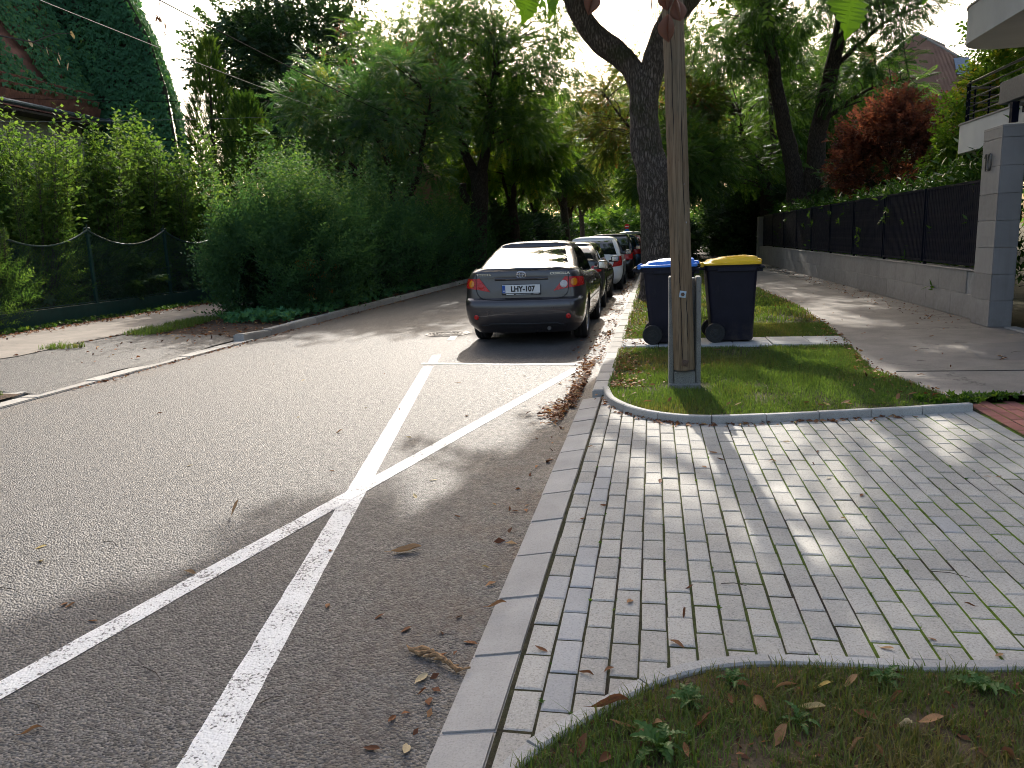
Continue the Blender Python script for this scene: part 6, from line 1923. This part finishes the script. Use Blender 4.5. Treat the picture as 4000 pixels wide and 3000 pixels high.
for (z, mt, s_, nm) in ((.93, M_PALEPL, .062, 'washer_plate'), (.265, M_RUST, .062, 'washer_plate')):
    x = -.035 * (z - .2) + .004
    wp = MB().box((x, -.103, z), (s_, .006, s_), rot=Matrix.Rotation(.15, 3, 'Y')).build(nm, mt, pole)
    MB().lathe([(.001, -.026), (.017, -.026), (.019, -.022), (.019, -.006), (.001, -.006)], (x, -.10, z), 'y', 6).build('bolt', M_RUST, wp)
    MB().tube([(x, -.12, z), (x, -.140, z)], .008, 8).build('bolt_end', M_RUST, wp)
for z, dx in ((1.72, -.035), (1.95, .045), (1.60, .055), (1.36, -.01)):
    MB().box((-.035 * (z - .2) + dx, -.0975 + abs(dx) * .35, z), (.010, .004, .016)).build('staple', M_PALEPL, pole)
cr = MB().bbox((-.3, 0, 8.2), (1.6, .10, .10), .01); cr.build('crossarm', M_WOOD, pole)
# second pole further on, with wires
pole2 = thing('utility_pole', 'distant wooden utility pole hidden behind the thick forked tree', 'pole', (.45, 44.5, .09))
MB().tube([(0, 0, 0), (0, 0, 10.2)], [.12, .09], 10).build('shaft', M_WOOD, pole2, smooth=True)
MB().bbox((0, 0, 9.6), (1.6, .10, .10), .01).build('crossarm', M_WOOD, pole2)
M_WIRE = plain('wire_black', (.012, .012, .012), rough=.95, spec=.05)
M_WIREL = plain('wire_bare', (.22, .22, .215), rough=.6, metal=.4)
def wire(label, a, b, sag, r_, mat):
    a = np.array(a, float); b = np.array(b, float)
    P_ = [a + (b - a) * t - np.array((0, 0, sag * 4 * t * (1 - t))) for t in np.linspace(0, 1, 22)]
    o_ = MB().tube([tuple(p) for p in P_], r_, 5, caps=False).build('overhead_wire', mat)
    tag(o_, label, 'wire', 'overhead wires')
wire('thick black overhead cable running along the street above the fence', (-8.2, 2.0, 6.3), (-8.0, 48, 6.3), .75, .011, M_WIRE)
wire('pale overhead wire crossing in front of the ivy wall', (-10.1, 2.0, 6.1), (-9.8, 48, 6.3), .5, .006, M_WIREL)
for k, (dz, nm) in enumerate(((0, 'lowest'), (.28, 'second lowest'), (1.35, 'middle'), (2.3, 'topmost'))):
    wire(f'{nm} of the thin wires slanting from the gardens to the distant pole', (-16.2, 17.5, 4.15 + dz * .6), (.45 - .5 + .3 * k, 44.5, 9.55 + .12 * k), .55, .007, M_WIREL if k == 2 else M_WIRE)

# traffic sign at the end of the street
sg = thing('traffic_sign', 'tiny post with a red and a blue round sign at the street end', 'sign', (-3.05, 95, 0))
MB().tube([(0, 0, 0), (0, 0, 2.9)], .035, 8).build('post', M_ZINC, sg)
def face(z, mat, r_=.30, inner=None):
    s_ = MB().lathe([(.001, -.05), (r_, -.05), (r_, -.03), (.001, -.03)], (0, 0, z), 'y', 20).build('sign_disc', mat, sg)
    return s_
d1 = face(2.55, plain('sign_red', (.6, .02, .02), rough=.4)); MB().box((0, -.056, 2.55), (.40, .008, .09)).build('white_bar', M_PLATE, d1)
face(2.0, plain('sign_blue', (.03, .16, .5), rough=.4), .27)

# ---------------------------------------------------------------- grass
def grass(name, label, poly, dens, hmin, hmax, wid, mat, seed, zbase, keepfn=None, lean=.35, kind='stuff', tone0=.45):
    rg = np.random.default_rng(seed)
    P_ = np.array(poly); lo, hi = P_.min(0), P_.max(0)
    n = int(dens * (hi[0] - lo[0]) * (hi[1] - lo[1]))
    q = rg.uniform(lo, hi, (n, 2)); q = q[in_poly(q, poly)]
    if keepfn is not None: q = q[keepfn(q, rg)]
    n = len(q); h = rg.uniform(hmin, hmax, n) * (.6 + .8 * vnoise(q, 2.6, seed)); a = rg.uniform(0, 6.28, n); ln = rg.normal(0, lean, n) * h; w = wid * rg.uniform(.7, 1.3, n)
    dx, dy = np.cos(a), np.sin(a); b = np.c_[q, np.full(n, zbase)]
    s_ = np.c_[-dy, dx, np.zeros(n)] * w[:, None] / 2; l_ = np.c_[dx * ln, dy * ln, h]
    mid = b + l_ * np.array((.35, .35, .6))
    V = np.stack([b - s_, b + s_, mid + s_ * .75, b + l_, mid - s_ * .75], 1).reshape(-1, 3)
    i0 = np.arange(n)[:, None] * 5
    F = np.concatenate([i0 + np.array([[0, 1, 2]]), i0 + np.array([[0, 2, 4]]), i0 + np.array([[4, 2, 3]])])
    tone = (tone0 + .5 * (vnoise(q, 1.1, seed + 5) - .5) * 1.6 + rg.normal(0, .14, n)).clip(0, 1)
    me = mesh_np(name, V, F, np.tile(tone, 3))
    o_ = link(name, me, mat); tag(o_, label, 'grass', kind=kind); return o_
G_GRASS = leaf_mat('grass_blades', [(.0, (.20, .16, .065)), (.22, (.13, .135, .042)), (.5, (.088, .140, .034)), (1.0, (.145, .21, .055))], .35, rough=.5, tgain=1.5)
def lawn_keep(q, rg):
    k = np.ones(len(q), bool)
    dens = vnoise(q, .9, 12) * .6 + vnoise(q, 4.0, 13) * .4
    edge = np.clip((q[:, 0] + .46) / .55, 0, 1)
    far = np.clip(1.25 - (q[:, 1] - 8) / 26, .35, 1)
    bare = np.where(q[:, 1] > 9.6, .30 + .75 * edge, .55 + .6 * edge)
    k &= rg.random(len(q)) < np.clip((dens - .18) * 3.0, .12, 1) * bare * far
    k &= ~((q[:, 1] > 10.33) & (q[:, 1] < 11.22) & (q[:, 0] < 2.48))
    k &= ((q[:, 0] - .33) / .34) ** 2 + ((q[:, 1] - 7.72) / .30) ** 2 > rg.uniform(.3, 1.0, len(q))
    return k
grass('lawn_grass', 'short lawn grass on the verge round the pole and bins', [p for p in LAWN_UP if p[1] < 13] + [(2.65, 13), (-.47, 13)] if False else [(-.46, 13.0), (-.46, 7.66)] + [(p[0], p[1] + .05) for p in EDGE_UP[2:]] + [tuple(p) for p in WALK_EDGE if p[1] < 13], 5200, .028, .065, .0068, G_GRASS, 201, .085, lawn_keep)
grass('verge_grass', 'sparser grass on the verge beyond the bins', [(-.42, 40), (-.44, 13)] + [tuple(p) for p in WALK_EDGE if 13 < p[1] < 40], 620, .04, .09, .018, G_GRASS, 202, .085, lawn_keep)
def front_keep(q, rg):
    return rg.random(len(q)) < np.clip((vnoise(q, 3.4, 22) * .55 + vnoise(q, 11, 23) * .45 - .16) * 3.2, .15, 1)
grass('front_grass', 'thin grass on the near lawn at the bottom of the picture', [(p[0], p[1] - .035) for p in EDGE_LO if p[1] > 1.4] + [(3.2, 1.4)], 15000, .02, .058, .0042, G_GRASS, 203, .052, front_keep, .7, tone0=.27)
grass('path_grass', 'grass tufts between footpath and dirt verge on the left', [(-9.7, 10.6), (-9.1, 10.8), (-8.9, 13.6), (-9.3, 15.4), (-9.75, 15.6)], 1900, .04, .12, .010, G_GRASS, 204, .13, lambda q, rg: rg.random(len(q)) < np.clip((vnoise(q, 1.4, 31) - .42) * 5, 0, 1), .5)
grass('corner_grass', 'weedy grass beside the left driveway kerb', [(-10, 5), (-7.3, 5), (-7.3, 7.45), (-10, 7.5)], 1600, .03, .09, .010, G_GRASS, 205, .06, lambda q, rg: rg.random(len(q)) < np.clip((vnoise(q, 1.8, 33) - .35) * 3, 0, 1), .5)

# joint weeds and ground cover
def cover(name, label, pts, kind, scale, mat, tone, seed, up=.6):
    rg = np.random.default_rng(seed); n = len(pts)
    L_ = Leaves(); L_.scatter(kind, pts, rg.normal(0, .6, (n, 3)) + (0, 0, up), scale * rg.uniform(.6, 1.4, n), (tone + rg.normal(0, .15, n)).clip(0, 1), rg=rg, roll=3)
    o_ = L_.build(name, mat); tag(o_, label, 'plants', kind='stuff'); return o_
rg = np.random.default_rng(210)
n = 900; yy = rg.uniform(9, 26, n); xx = -12.40 + .40 * rg.random(n) ** 1.2
cover('ground_cover', 'ivy and weeds creeping along the foot of the green fence', np.c_[xx, yy, np.full(n, .17) + .05 * rg.random(n)], 'weed', .10, G_MID, .45, 211)
n = 1300; yy = 14.6 + 14 * rg.random(n) ** 1.6; xx = -7.35 - 1.6 * rg.random(n)
cover('ground_cover', 'low ivy carpet under the firethorn shrub at the kerb', np.c_[xx, yy, np.full(n, .12) + .15 * rg.random(n)], 'weed', .16, G_IVY, .6, 212)
n = 900; yy = rg.uniform(13, 35, n); xx = rg.uniform(-15.5, -12.6, n)
cover('ground_cover', 'low undergrowth behind the wire fence', np.c_[xx, yy, .25 + .5 * rg.random(n)], 'weed', .3, G_DARK, .7, 213)
q = np.array([(cx + PW / 2, cyy + rg.uniform(-.5, .5) * PL, .046) for cx, cyy in cells if rg.random() < .17 and cyy < 6.2])
cover('joint_weeds', 'tiny weeds and moss in the joints of the paving', q, 'weed', .020, G_FRESH, .35, 214)
q = np.array([(2.62 + rg.normal(0, .08), 7.0 + rg.normal(0, .05), .1) for _ in range(40)] + [(2.86 + rg.normal(0, .14), 7.17 + rg.normal(0, .02), .1) for _ in range(50)] + [(2.3 + rg.normal(0, .15), 7.0 + rg.normal(0, .08), .1) for _ in range(40)])
cover('edge_weeds', 'green weeds at the corner of lawn, footway and red paving', q, 'weed', .075, G_FRESH, .3, 215)

# dandelions in the near lawn
M_DAND = leaf_mat('dandelion_leaf', [(0, (.06, .12, .03)), (1, (.12, .20, .06))], .25, rough=.4)
def toothed_leaf(seed):
    rg_ = np.random.default_rng(seed); m_ = MB(); n = 7
    L_ = .13
    Vl = []; 
    for k in range(n * 2 + 1):
        t = k / (n * 2); w = .020 * math.sin(math.pi * min(1, t * .9 + .08)) * (1.25 if k % 2 else .45) + .003
        z = .045 * math.sin(t * 2.4) - .03 * t * t
        Vl.append((L_ * t, w, z + .006)); Vl.append((L_ * t, 0, z)); Vl.append((L_ * t, -w, z + .006))
    F = []
    for k in range(n * 2):
        F += [(k * 3, k * 3 + 1, k * 3 + 4, k * 3 + 3), (k * 3 + 1, k * 3 + 2, k * 3 + 5, k * 3 + 4)]
    m_.add(Vl, F)
    me = m_.mesh('dandelion_leaf', False); me.materials.append(M_DAND); return me
DL = [toothed_leaf(s) for s in range(3)]
for (x, y, s_, lab) in ((.11, 2.36, .72, 'dandelion rosette beside the curved edging at the near lawn'), (.02, 2.12, .85, 'large pale dandelion rosette at the bottom of the near lawn'), (.26, 2.50, .55, 'small dandelion tight against the edging stone'),
                        (.78, 2.58, .65, 'dandelion by the straight edging in the middle of the near lawn'), (1.08, 2.56, .8, 'broad dandelion by the edging towards the right'), (1.25, 2.42, .75, 'dandelion at the right end of the near lawn'), (.45, 2.30, .6, 'grey-green weed rosette amid the dead leaves')):
    dn = thing('dandelion', lab, 'plant', (x, y, .052)); dn.scale = (s_, s_, s_)
    k = random.randint(8, 12)
    for j in range(k):
        o = link('leaf', random.choice(DL), None, dn); o.rotation_euler = (random.uniform(-.3, .3), random.uniform(-.75, -.05), 6.283 * j / k + random.uniform(-.3, .3)); sc1 = random.uniform(.6, 1.15); o.scale = (sc1, sc1, sc1)

# ---------------------------------------------------------------- fallen leaves
def dead_leaf_mat(name, cols):
    t = NT(name); v = t.obj(); r_ = t.rand()
    c = t.ramp(r_, cols)
    c = t.mixc(t.mapr(t.noise(v, 60, 4), .45, .7, 0, .55), c, (.06, .03, .018))
    t.col(c); t.set(Roughness=.7, Specular__IOR__Level=.25)
    tr = t.n('ShaderNodeBsdfTranslucent'); t.l(c, tr.inputs[0]); mx = t.n('ShaderNodeMixShader'); mx.inputs[0].default_value = .25
    t.l(t.bsdf.outputs[0], mx.inputs[1]); t.l(tr.outputs[0], mx.inputs[2]); t.l(mx.outputs[0], t.out.inputs[0])
    return t.m
M_DEAD = dead_leaf_mat('dead_leaf_brown', [(0, (.16, .065, .030)), (.35, (.24, .105, .045)), (.7, (.34, .18, .085)), (1, (.42, .26, .13))])
M_DEADP = dead_leaf_mat('dead_leaf_pale', [(0, (.50, .40, .22)), (.6, (.58, .48, .30)), (1, (.50, .36, .10))])
def dead_leaf(seed, curl, twist=.4, W=.42):
    rg_ = np.random.default_rng(seed); nu, nv = 8, 4; Vl = []
    for i in range(nu + 1):
        t = i / nu; w = W * (math.sin(math.pi * (t * .94 + .03)) ** .8) * (.92 + .16 * rg_.random())
        for j in range(nv + 1):
            s_ = (j / nv - .5) * 2; a = s_ * curl + twist * (t - .5)
            rad = w / 2 / max(curl, .15)
            Vl.append((t - .5, rad * math.sin(a), rad * (1 - math.cos(a)) + .10 * math.sin(t * 5 + seed) * curl * .4))
    F = [(i * (nv + 1) + j, i * (nv + 1) + j + 1, (i + 1) * (nv + 1) + j + 1, (i + 1) * (nv + 1) + j) for i in range(nu) for j in range(nv)]
    Vl = np.array(Vl); Vl[:, 2] -= Vl[:, 2].min()
    m_ = MB().add(Vl, F); m_.tube([(-.5, 0, .03), (-.72, .03, .05)], [.010, .006], 4)
    me = m_.mesh('fallen_leaf', False); me.polygons.foreach_set('use_smooth', [True] * len(me.polygons)); return me
DEADM = []
for s_, cu in ((1, .5), (2, .9), (3, 1.4), (4, 2.2), (5, .35), (6, 1.1)):
    me = dead_leaf(s_, cu); me.materials.append(M_DEAD); mp = me.copy(); mp.materials.clear(); mp.materials.append(M_DEADP); DEADM.append((me, mp))
def fallen(spots, z, label, group, size=(.05, .08), pale=0.12, tilt=.25):
    for i, (x, y) in enumerate(spots):
        pr = DEADM[random.randrange(len(DEADM))]
        o_ = bpy.data.objects.new('fallen_leaf', pr[1] if random.random() < pale else pr[0]); COL.objects.link(o_)
        s_ = random.uniform(*size); o_.scale = (s_, s_, s_)
        o_.location = (x, y, z + .003); o_.rotation_euler = (random.uniform(-tilt, tilt), random.uniform(-tilt, tilt), random.uniform(0, 6.28))
        tag(o_, label, 'leaf', group)
fallen([(-3.458, 5.074), (-3.378, 3.517), (-3.217, 3.338), (-3.335, 6.66), (-2.01, 5.957), (-1.48, 4.84), (-1.503, 4.505), (-2.813, 7.079)], 0, 'small pale fallen leaf lying on the asphalt', 'pale leaves on the asphalt', (.045, .065), 1.0)
fallen([(-2.305, 3.282), (-2.688, 6.108), (-2.28, 5.005), (-2.442, 7.011), (-1.704, 6.749), (-.821, 3.486), (-.961, 4.393), (-1.139, 4.17), (-2.452, 2.764), (-2.707, 2.897), (-2.666, 2.887), (-2.099, 2.023), (-1.451, 3.017), (-1.026, 2.843), (-.824, 2.413), (-.882, 2.245), (-.896, 2.088), (-.784, 2.102), (-1.181, 2.938), (-.732, 2.772), (-1.698, 3.615), (-4.2, 8.6), (-3.3, 9.0), (-5.2, 9.8), (-2.2, 8.4), (-1.5, 8.8), (-1.2, 7.9), (-4.9, 6.8)], 0, 'small dry brown leaf lying on the asphalt', 'brown leaves on the asphalt', (.04, .07), .1)
fallen([(.124, 3.011), (-.101, 3.1), (.006, 2.527), (-.241, 2.516), (-.426, 2.666), (.156, 3.256), (.21, 2.584), (.084, 2.762), (-.161, 2.556), (.852, 2.822), (1.274, 3.202), (1.033, 2.908), (1.228, 2.811), (1.07, 2.736), (.963, 5.737), (1.044, 5.185), (.796, 5.253), (1.134, 5.497), (1.08, 4.888), (2.084, 4.973), (1.004, 4.175), (1.194, 4.566), (1.128, 6.349), (1.066, 6.407), (2.019, 4.981), (.423, 5.434), (.453, 5.268), (-.39, 4.06), (-.288, 4.278), (.057, 6.595), (-.037, 6.682), (-.461, 5.548), (.333, 5.093), (.041, 4.764), (-.336, 6.935), (-.239, 6.864), (.2, 6.3), (1.5, 6.45), (1.62, 6.5), (1.95, 6.55), (2.1, 6.58)], .05, 'curled brown leaf lying on the grey pavers', 'leaves on the grey pavers', (.035, .065), .12)
fallen([(.007, 2.22), (.286, 2.153), (-.046, 2.161), (.095, 2.102), (-.145, 2.035), (.249, 2.386), (.287, 2.471), (.031, 2.154), (-.218, 2.084), (.343, 2.371), (.439, 2.478), (.556, 2.498), (.656, 2.348), (.754, 2.299), (.592, 2.182), (.774, 2.449), (.943, 2.492), (.938, 2.199), (1.004, 2.19), (.502, 2.366), (.651, 2.153), (.659, 2.54), (.378, 2.212), (.85, 2.35), (1.1, 2.3), (1.2, 2.5), (.15, 2.25), (-.1, 2.2)], .075, 'dead brown leaf in the grass of the near lawn', 'leaves on the near lawn', (.055, .095), .12, .7)
fallen([(1.947, 9.92), (2.151, 7.937), (1.863, 7.559), (2.064, 7.236), (2.247, 7.169), (1.618, 6.822), (1.444, 6.72), (1.293, 6.796), (1.39, 6.7), (1.628, 6.75), (1.924, 6.8), (1.958, 7.314), (2.4, 8.179), (.142, 6.907), (-.278, 7.1), (.027, 9.263), (.569, 8.863), (.64, 6.721), (.717, 6.722), (-.184, 7.189), (-.05, 6.8), (.738, 9.057), (-.001, 8.541), (2.1, 7.05), (2.2, 7.6), (2.3, 8.0), (2.28, 8.4), (1.2, 12.2), (1.9, 12.6), (2.2, 13.2), (.8, 9.9), (.1, 9.8)], .12, 'reddish brown leaf on the verge lawn', 'leaves on the verge lawn', (.05, .085), .1, .6)
fallen([(3.038, 10.829), (3.646, 10.998), (4.064, 11.775), (3.073, 9.737), (3.187, 12.328), (3.283, 9.496), (3.058, 8.595), (2.993, 13.08), (3.161, 10.067), (4.61, 11.008), (3.776, 9.21), (3.742, 9.051), (2.521, 9.119), (3.369, 17.608), (3.838, 14.748), (2.62, 8.134), (3.086, 14.172), (4.109, 15.488), (4.15, 12.971), (4.5, 13.6), (4.4, 14.4), (4.3, 13.1), (3.4, 13.6), (4.6, 16.1), (2.9, 11.4), (3.9, 12.4), (3.3, 15.9), (3.0, 16.6), (3.6, 18.6)], .112, 'dark dry leaf on the right footway', 'leaves on the footway', (.05, .085), .06)
def single(label, x, y, z, s_, rot, k=0, pale=0):
    o_ = bpy.data.objects.new('fallen_leaf', DEADM[k][pale]); COL.objects.link(o_); o_.location = (x, y, z); o_.scale = (s_,) * 3; o_.rotation_euler = rot; tag(o_, label, 'leaf'); return o_
single('orange leaf standing on edge on the sunlit asphalt', -2.51, 4.08, .052, .105, (.1, -1.1, .7), 0)
single('large brown curled leaf between the lower white line and the kerb', -1.283, 3.645, .005, .16, (.1, .05, .5), 2)
single('bright tan rolled leaf lying against the curved edging stones', -.145, 2.30, .078, .13, (.2, .1, .45), 3)
single('yellowed leaf fallen on the asphalt near the flush kerb', -.852, 2.492, .004, .085, (.1, .1, 1.3), 1, 1)
single('narrow brown leaf lying across the flush kerb', -.671, 3.032, .035, .085, (.1, .0, .4), 3)
# rotten bark by the kerb
bk = MB(); rg = np.random.default_rng(230)
for k in range(5):
    x0 = -.12 + .05 * k
    P_ = [(x0 + .06 * t, .012 * math.sin(k + t * 3) - .01 * k, .018 + .006 * math.sin(t * 4 + k)) for t in np.linspace(-1, 1, 6)]
    bk.tube(P_, list(.008 * (.5 + rg.random(6)) * np.array((.4, 1, 1, 1, .9, .4))), 6)
o = bk.build('bark_piece', plain('rotten_bark', (.40, .24, .11), (.13, .07, .035), rough=.9, scale=60, bump=.8, bscale=120)); o.location = (-.80, 2.63, .003); o.rotation_euler = (0, 0, -.33); tag(o, 'long piece of rotten bark on the asphalt beside the flush kerb', 'bark')

# leaf litter (uncountable)
def litter(name, label, pts, seed, size, mat):
    rg = np.random.default_rng(seed); n = len(pts)
    d = np.c_[rg.normal(0, 1, (n, 2)), rg.normal(0, .25, n)]
    base = np.array(leaf_quad((-.5, 0, 0), (1, 0, 0), (0, 0, 1), 1.0, .5, .25)); 
    L_ = Leaves(); TPL['single'] = [(base, np.array([[0, 1, 2, 3]]))] * 3
    L_.scatter('single', pts, d, size * rg.uniform(.5, 1.3, n), rg.random(n), rg=rg, roll=.4)
    o_ = L_.build(name, mat); tag(o_, label, 'leaves', kind='stuff'); return o_
M_LIT = leaf_mat('leaf_litter', [(0, (.055, .028, .018)), (.4, (.15, .062, .032)), (.75, (.26, .12, .055)), (1, (.40, .26, .12))], .2, rough=.7, tcol=(1, .8, .5))
rg = np.random.default_rng(240)
n = 620; yy = 7.1 + 2.7 * rg.random(n) ** 1.1; xx = -.70 - np.abs(rg.normal(0, .085, n)) - .03
p1 = np.c_[xx, yy, .006 + .035 * rg.random(n) * np.exp(-((xx + .70) / .1) ** 2)]
n = 850; yy = 9.5 + 30 * rg.random(n) ** 1.5; xx = -.64 - np.abs(rg.normal(0, .17, n)); p2 = np.c_[xx, yy, .006 + .03 * rg.random(n)]
n = 260; yy = rg.normal(6.9, .2, n); xx = -.80 - np.abs(rg.normal(0, .10, n)); p3 = np.c_[xx, yy, .006 + .02 * rg.random(n)]
n = 30; yy = rg.uniform(1.8, 6.5, n); xx = -.74 - np.abs(rg.normal(0, .10, n)); p5 = np.c_[xx, yy, np.full(n, .005)]
litter('leaf_litter', 'drift of red-brown leaves in the gutter along the kerb', np.concatenate([p1, p2, p3, p5]), 241, .06, M_LIT)
n = 1500; yy = 7.6 + 24 * rg.random(n) ** 1.6; xx = -.42 + np.abs(rg.normal(0, .18, n)); pa = np.c_[xx, yy, .10 + .03 * rg.random(n)]
n = 900; yy = 7.0 + 14 * rg.random(n); ex = np.interp(yy, [p[1] for p in WALK_EDGE], [p[0] for p in WALK_EDGE]); xx = ex - np.abs(rg.normal(0, .16, n)) + .05; pb = np.c_[xx, yy, .105 + .02 * rg.random(n)]
n = 500; pc = np.c_[rg.uniform(4.2, 4.8, n), 12.5 + 20 * rg.random(n), np.full(n, .109)]
n = 260; a = np.array(EDGE_UP); t = rg.integers(2, len(a) - 8, n); pd = np.c_[a[t] + rg.normal(0, .05, (n, 2)) + np.array((0, -.06)), np.full(n, .056)]
litter('leaf_litter', 'dry leaves along the edges of verge lawn and footway', np.concatenate([pa, pb, pc, pd]), 242, .05, M_LIT)
n = 2600; yy = 9.5 + 13 * rg.random(n) ** 1.1; xx = np.where(rg.random(n) < .4, -12.0 + np.abs(rg.normal(0, .22, n)), rg.uniform(-9.6, -7.4, n))
kk = (yy > 12.3) | (xx < -9.5) | (rg.random(n) < .12); yy, xx = yy[kk], xx[kk]
litter('leaf_litter', 'dry leaves scattered over the left footpath and dirt verge', np.c_[xx, yy, np.array([zl(x) for x in xx]) + .03], 243, .075, M_LIT)
n = 600; yy = 8 + 22 * rg.random(n); litter('leaf_litter', 'dry leaves in the far gutter', np.c_[-6.95 + np.abs(rg.normal(0, .08, n)), yy, np.full(n, .012)], 244, .06, M_LIT)
n = 600; q = np.c_[rg.uniform(-.45, 1.6, n), rg.uniform(1.7, 2.65, n)]; q = q[in_poly(q, LAWN_LO)]
litter('leaf_litter', 'crumbled leaves among the near lawn grass', np.c_[q, np.full(len(q), .062)], 245, .028, M_LIT)
# twigs on the ground
tw = MB(); rg = np.random.default_rng(250)
for x, y, z in [(-3.1, 3.0, .004), (-2.2, 2.15, .004), (-1.9, 2.4, .004), (-3.0, 3.6, .004), (-1.35, 2.3, .004), (.35, 3.3, .054), (1.3, 3.5, .054), (3.2, 9.9, .112), (3.8, 10.4, .112), (4.1, 9.6, .112), (2.9, 9.0, .112)]:
    a = rg.uniform(-.6, .9); L_ = rg.uniform(.08, .2)
    o = MB().tube([(-L_ / 2, 0, 0), (0, .012, .004), (L_ / 2, 0, .002)], [.0022, .0018, .001], 4).build('twig', M_TWIG); o.location = (x, y, z); o.rotation_euler = (0, 0, a); tag(o, 'thin dry twig lying on the paved ground', 'twig', 'twigs on the ground')

# ---------------------------------------------------------------- twigs hanging into the top of the picture
M_NEARLEAF = leaf_mat('near_green_leaf', [(0, (.10, .20, .02)), (1, (.16, .26, .03))], .55, tgain=2.0)
M_POD = leaf_mat('papery_pod', [(0, (.22, .11, .07)), (1, (.32, .17, .11))], .3, rough=.6, tcol=(1.0, .8, .7))
def toothy(L_, W_):
    """pointed leaf with a toothed margin, stem at the origin, hanging along -Z"""
    n = 8; Vl = [(0, 0, 0)]
    rgt = []; lft = []
    for k in range(1, 2 * n):
        t = k / (2 * n); w = W_ / 2 * math.sin(math.pi * t ** .75) * (1.12 if k % 2 else .86)
        rgt.append((w, .02 * math.sin(6 * t), -L_ * t)); lft.append((-w, .02 * math.sin(6 * t), -L_ * t))
    m_ = MB(); mid = [(0, -.006, -L_ * k / (2 * n)) for k in range(0, 2 * n + 1)]
    m_.add(mid + rgt + lft, [(k, k + 1, 2 * n + 1 + k, 2 * n + k) for k in range(1, 2 * n - 1)] + [(0, 1, 2 * n + 1)] + [(2 * n - 1, 2 * n, 4 * n - 1)] +
           [(k + 1, k, 4 * n - 1 + k, 4 * n + k) for k in range(1, 2 * n - 1)] + [(1, 0, 4 * n)] + [(2 * n, 2 * n - 1, 6 * n - 2)])
    me = m_.mesh('leaf', False); return me
ob = thing('overhanging_branch', 'near tree branch whose green leaves and brown pods hang into the top edge', 'branch', (.1, 1.75, 2.35))
oo = np.array((-.1, -1.75, -2.35))
def pt(p): return tuple(np.array(p) + oo)
MB().tube([pt((-.6, 1.5, 2.30)), pt((-.15, 1.65, 2.24)), pt((.10, 1.75, 2.27)), pt((.5, 1.6, 2.20)), pt((.9, 1.3, 2.42))], [.005, .007, .009, .007, .010], 7).build('twig', M_TWIG, ob, smooth=True)
me_nl = toothy(.115, .075); me_nl.materials.append(M_NEARLEAF)
for (p, rz_, tilt, s_) in (((.365, 1.611, 2.055), .2, .15, 1.0), ((-.219, 1.524, 2.085), .6, .3, .8), ((-.165, 1.531, 2.078), -.7, -.25, .72), ((.45, 1.49, 2.055), 1.4, .1, .85), ((-.19, 1.55, 2.09), 1.2, .1, .75)):
    o = link('leaf', me_nl, None, ob); o.location = pt(p); o.rotation_euler = (tilt, tilt * .5, rz_); o.scale = (s_, s_, s_)
    MB().tube([pt(p), pt((p[0] + .01, p[1] + .01, p[2] + .12))], .0015, 4).build('stalk', M_TWIG, ob)
def pod():
    """three-winged papery seed pod hanging along -Z"""
    m_ = MB()
    for a in (0, 2.09, 4.19):
        for s in (-1, 1):
            def fn(u, v_):
                w = .017 * math.sin(math.pi * min(1, u * .95 + .05)) * v_; aa = a + s * .85 * (1 - v_)
                return (w * math.cos(aa) * 1.2, w * math.sin(aa) * 1.2, -.048 * u)
            m_.grid(fn, 7, 3)
    me = m_.mesh('pod', False); me.polygons.foreach_set('use_smooth', [True] * len(me.polygons)); return me
me_pod = pod(); me_pod.materials.append(M_POD)
for (p, s_) in (((-.133, 1.922, 2.155), 1.15), ((.030, 1.836, 2.125), 1.0), ((.051, 1.841, 2.10), 1.05), ((.036, 1.847, 2.072), 1.2), ((.018, 1.83, 2.14), .9)):
    o = link('pod', me_pod, None, ob); o.location = pt(p); o.scale = (s_,) * 3; o.rotation_euler = (random.uniform(-.3, .3), random.uniform(-.3, .3), random.uniform(0, 6))
    MB().tube([pt(p), pt((p[0] + .004, p[1], 2.26))], .0012, 4).build('stalk', M_TWIG, ob)
dt = thing('dry_twig', 'thin twig with withered tan leaves in front of the ivy roof', 'twig', (-4.5, 5.1, 3.4))
dd_ = np.array((4.5, -5.1, -3.4))
def pd_(p): return tuple(np.array(p) + dd_)
mt_ = MB().tube([pd_((-5.4, 4.4, 3.5)), pd_((-4.551, 5.088, 3.15)), pd_((-4.405, 5.222, 3.126)), pd_((-4.276, 5.308, 3.196)), pd_((-4.197, 5.368, 3.204))], [.012, .006, .005, .003, .002], 5)
mt_.tube([pd_((-4.405, 5.222, 3.126)), pd_((-4.363, 5.266, 3.097)), pd_((-4.291, 5.336, 3.054))], [.004, .003, .002], 5)
mt_.build('stem', M_TWIG, dt)
for i, p in enumerate(((-4.421, 5.213, 3.118), (-4.356, 5.285, 3.075), (-4.302, 5.332, 3.045), (-4.273, 5.381, 2.98), (-4.196, 5.375, 3.195), (-4.31, 5.34, 3.01))):
    o = link('leaf', DEADM[i % 4][1], None, dt); o.location = pd_(p); o.scale = (.055,) * 3; o.rotation_euler = (random.uniform(0, 3), 1.3, random.uniform(0, 6))
rc = thing('withered_leaf_cluster', 'small cluster of withered red leaves hanging against the sky by the cable', 'twig', (-3.68, 5.7, 3.45))
MB().tube([(0, 0, .6), (.005, 0, -.02), (.0, .01, -.22)], [.004, .0025, .0015], 4).build('stem', M_TWIG, rc)
for k in range(8):
    o = link('leaf', DEADM[k % 5][0], None, rc); o.location = (random.uniform(-.05, .05), random.uniform(-.04, .04), -.08 - .16 * random.random()); o.scale = (.05,) * 3; o.rotation_euler = (random.uniform(0, 3), 1.2, random.uniform(0, 6))
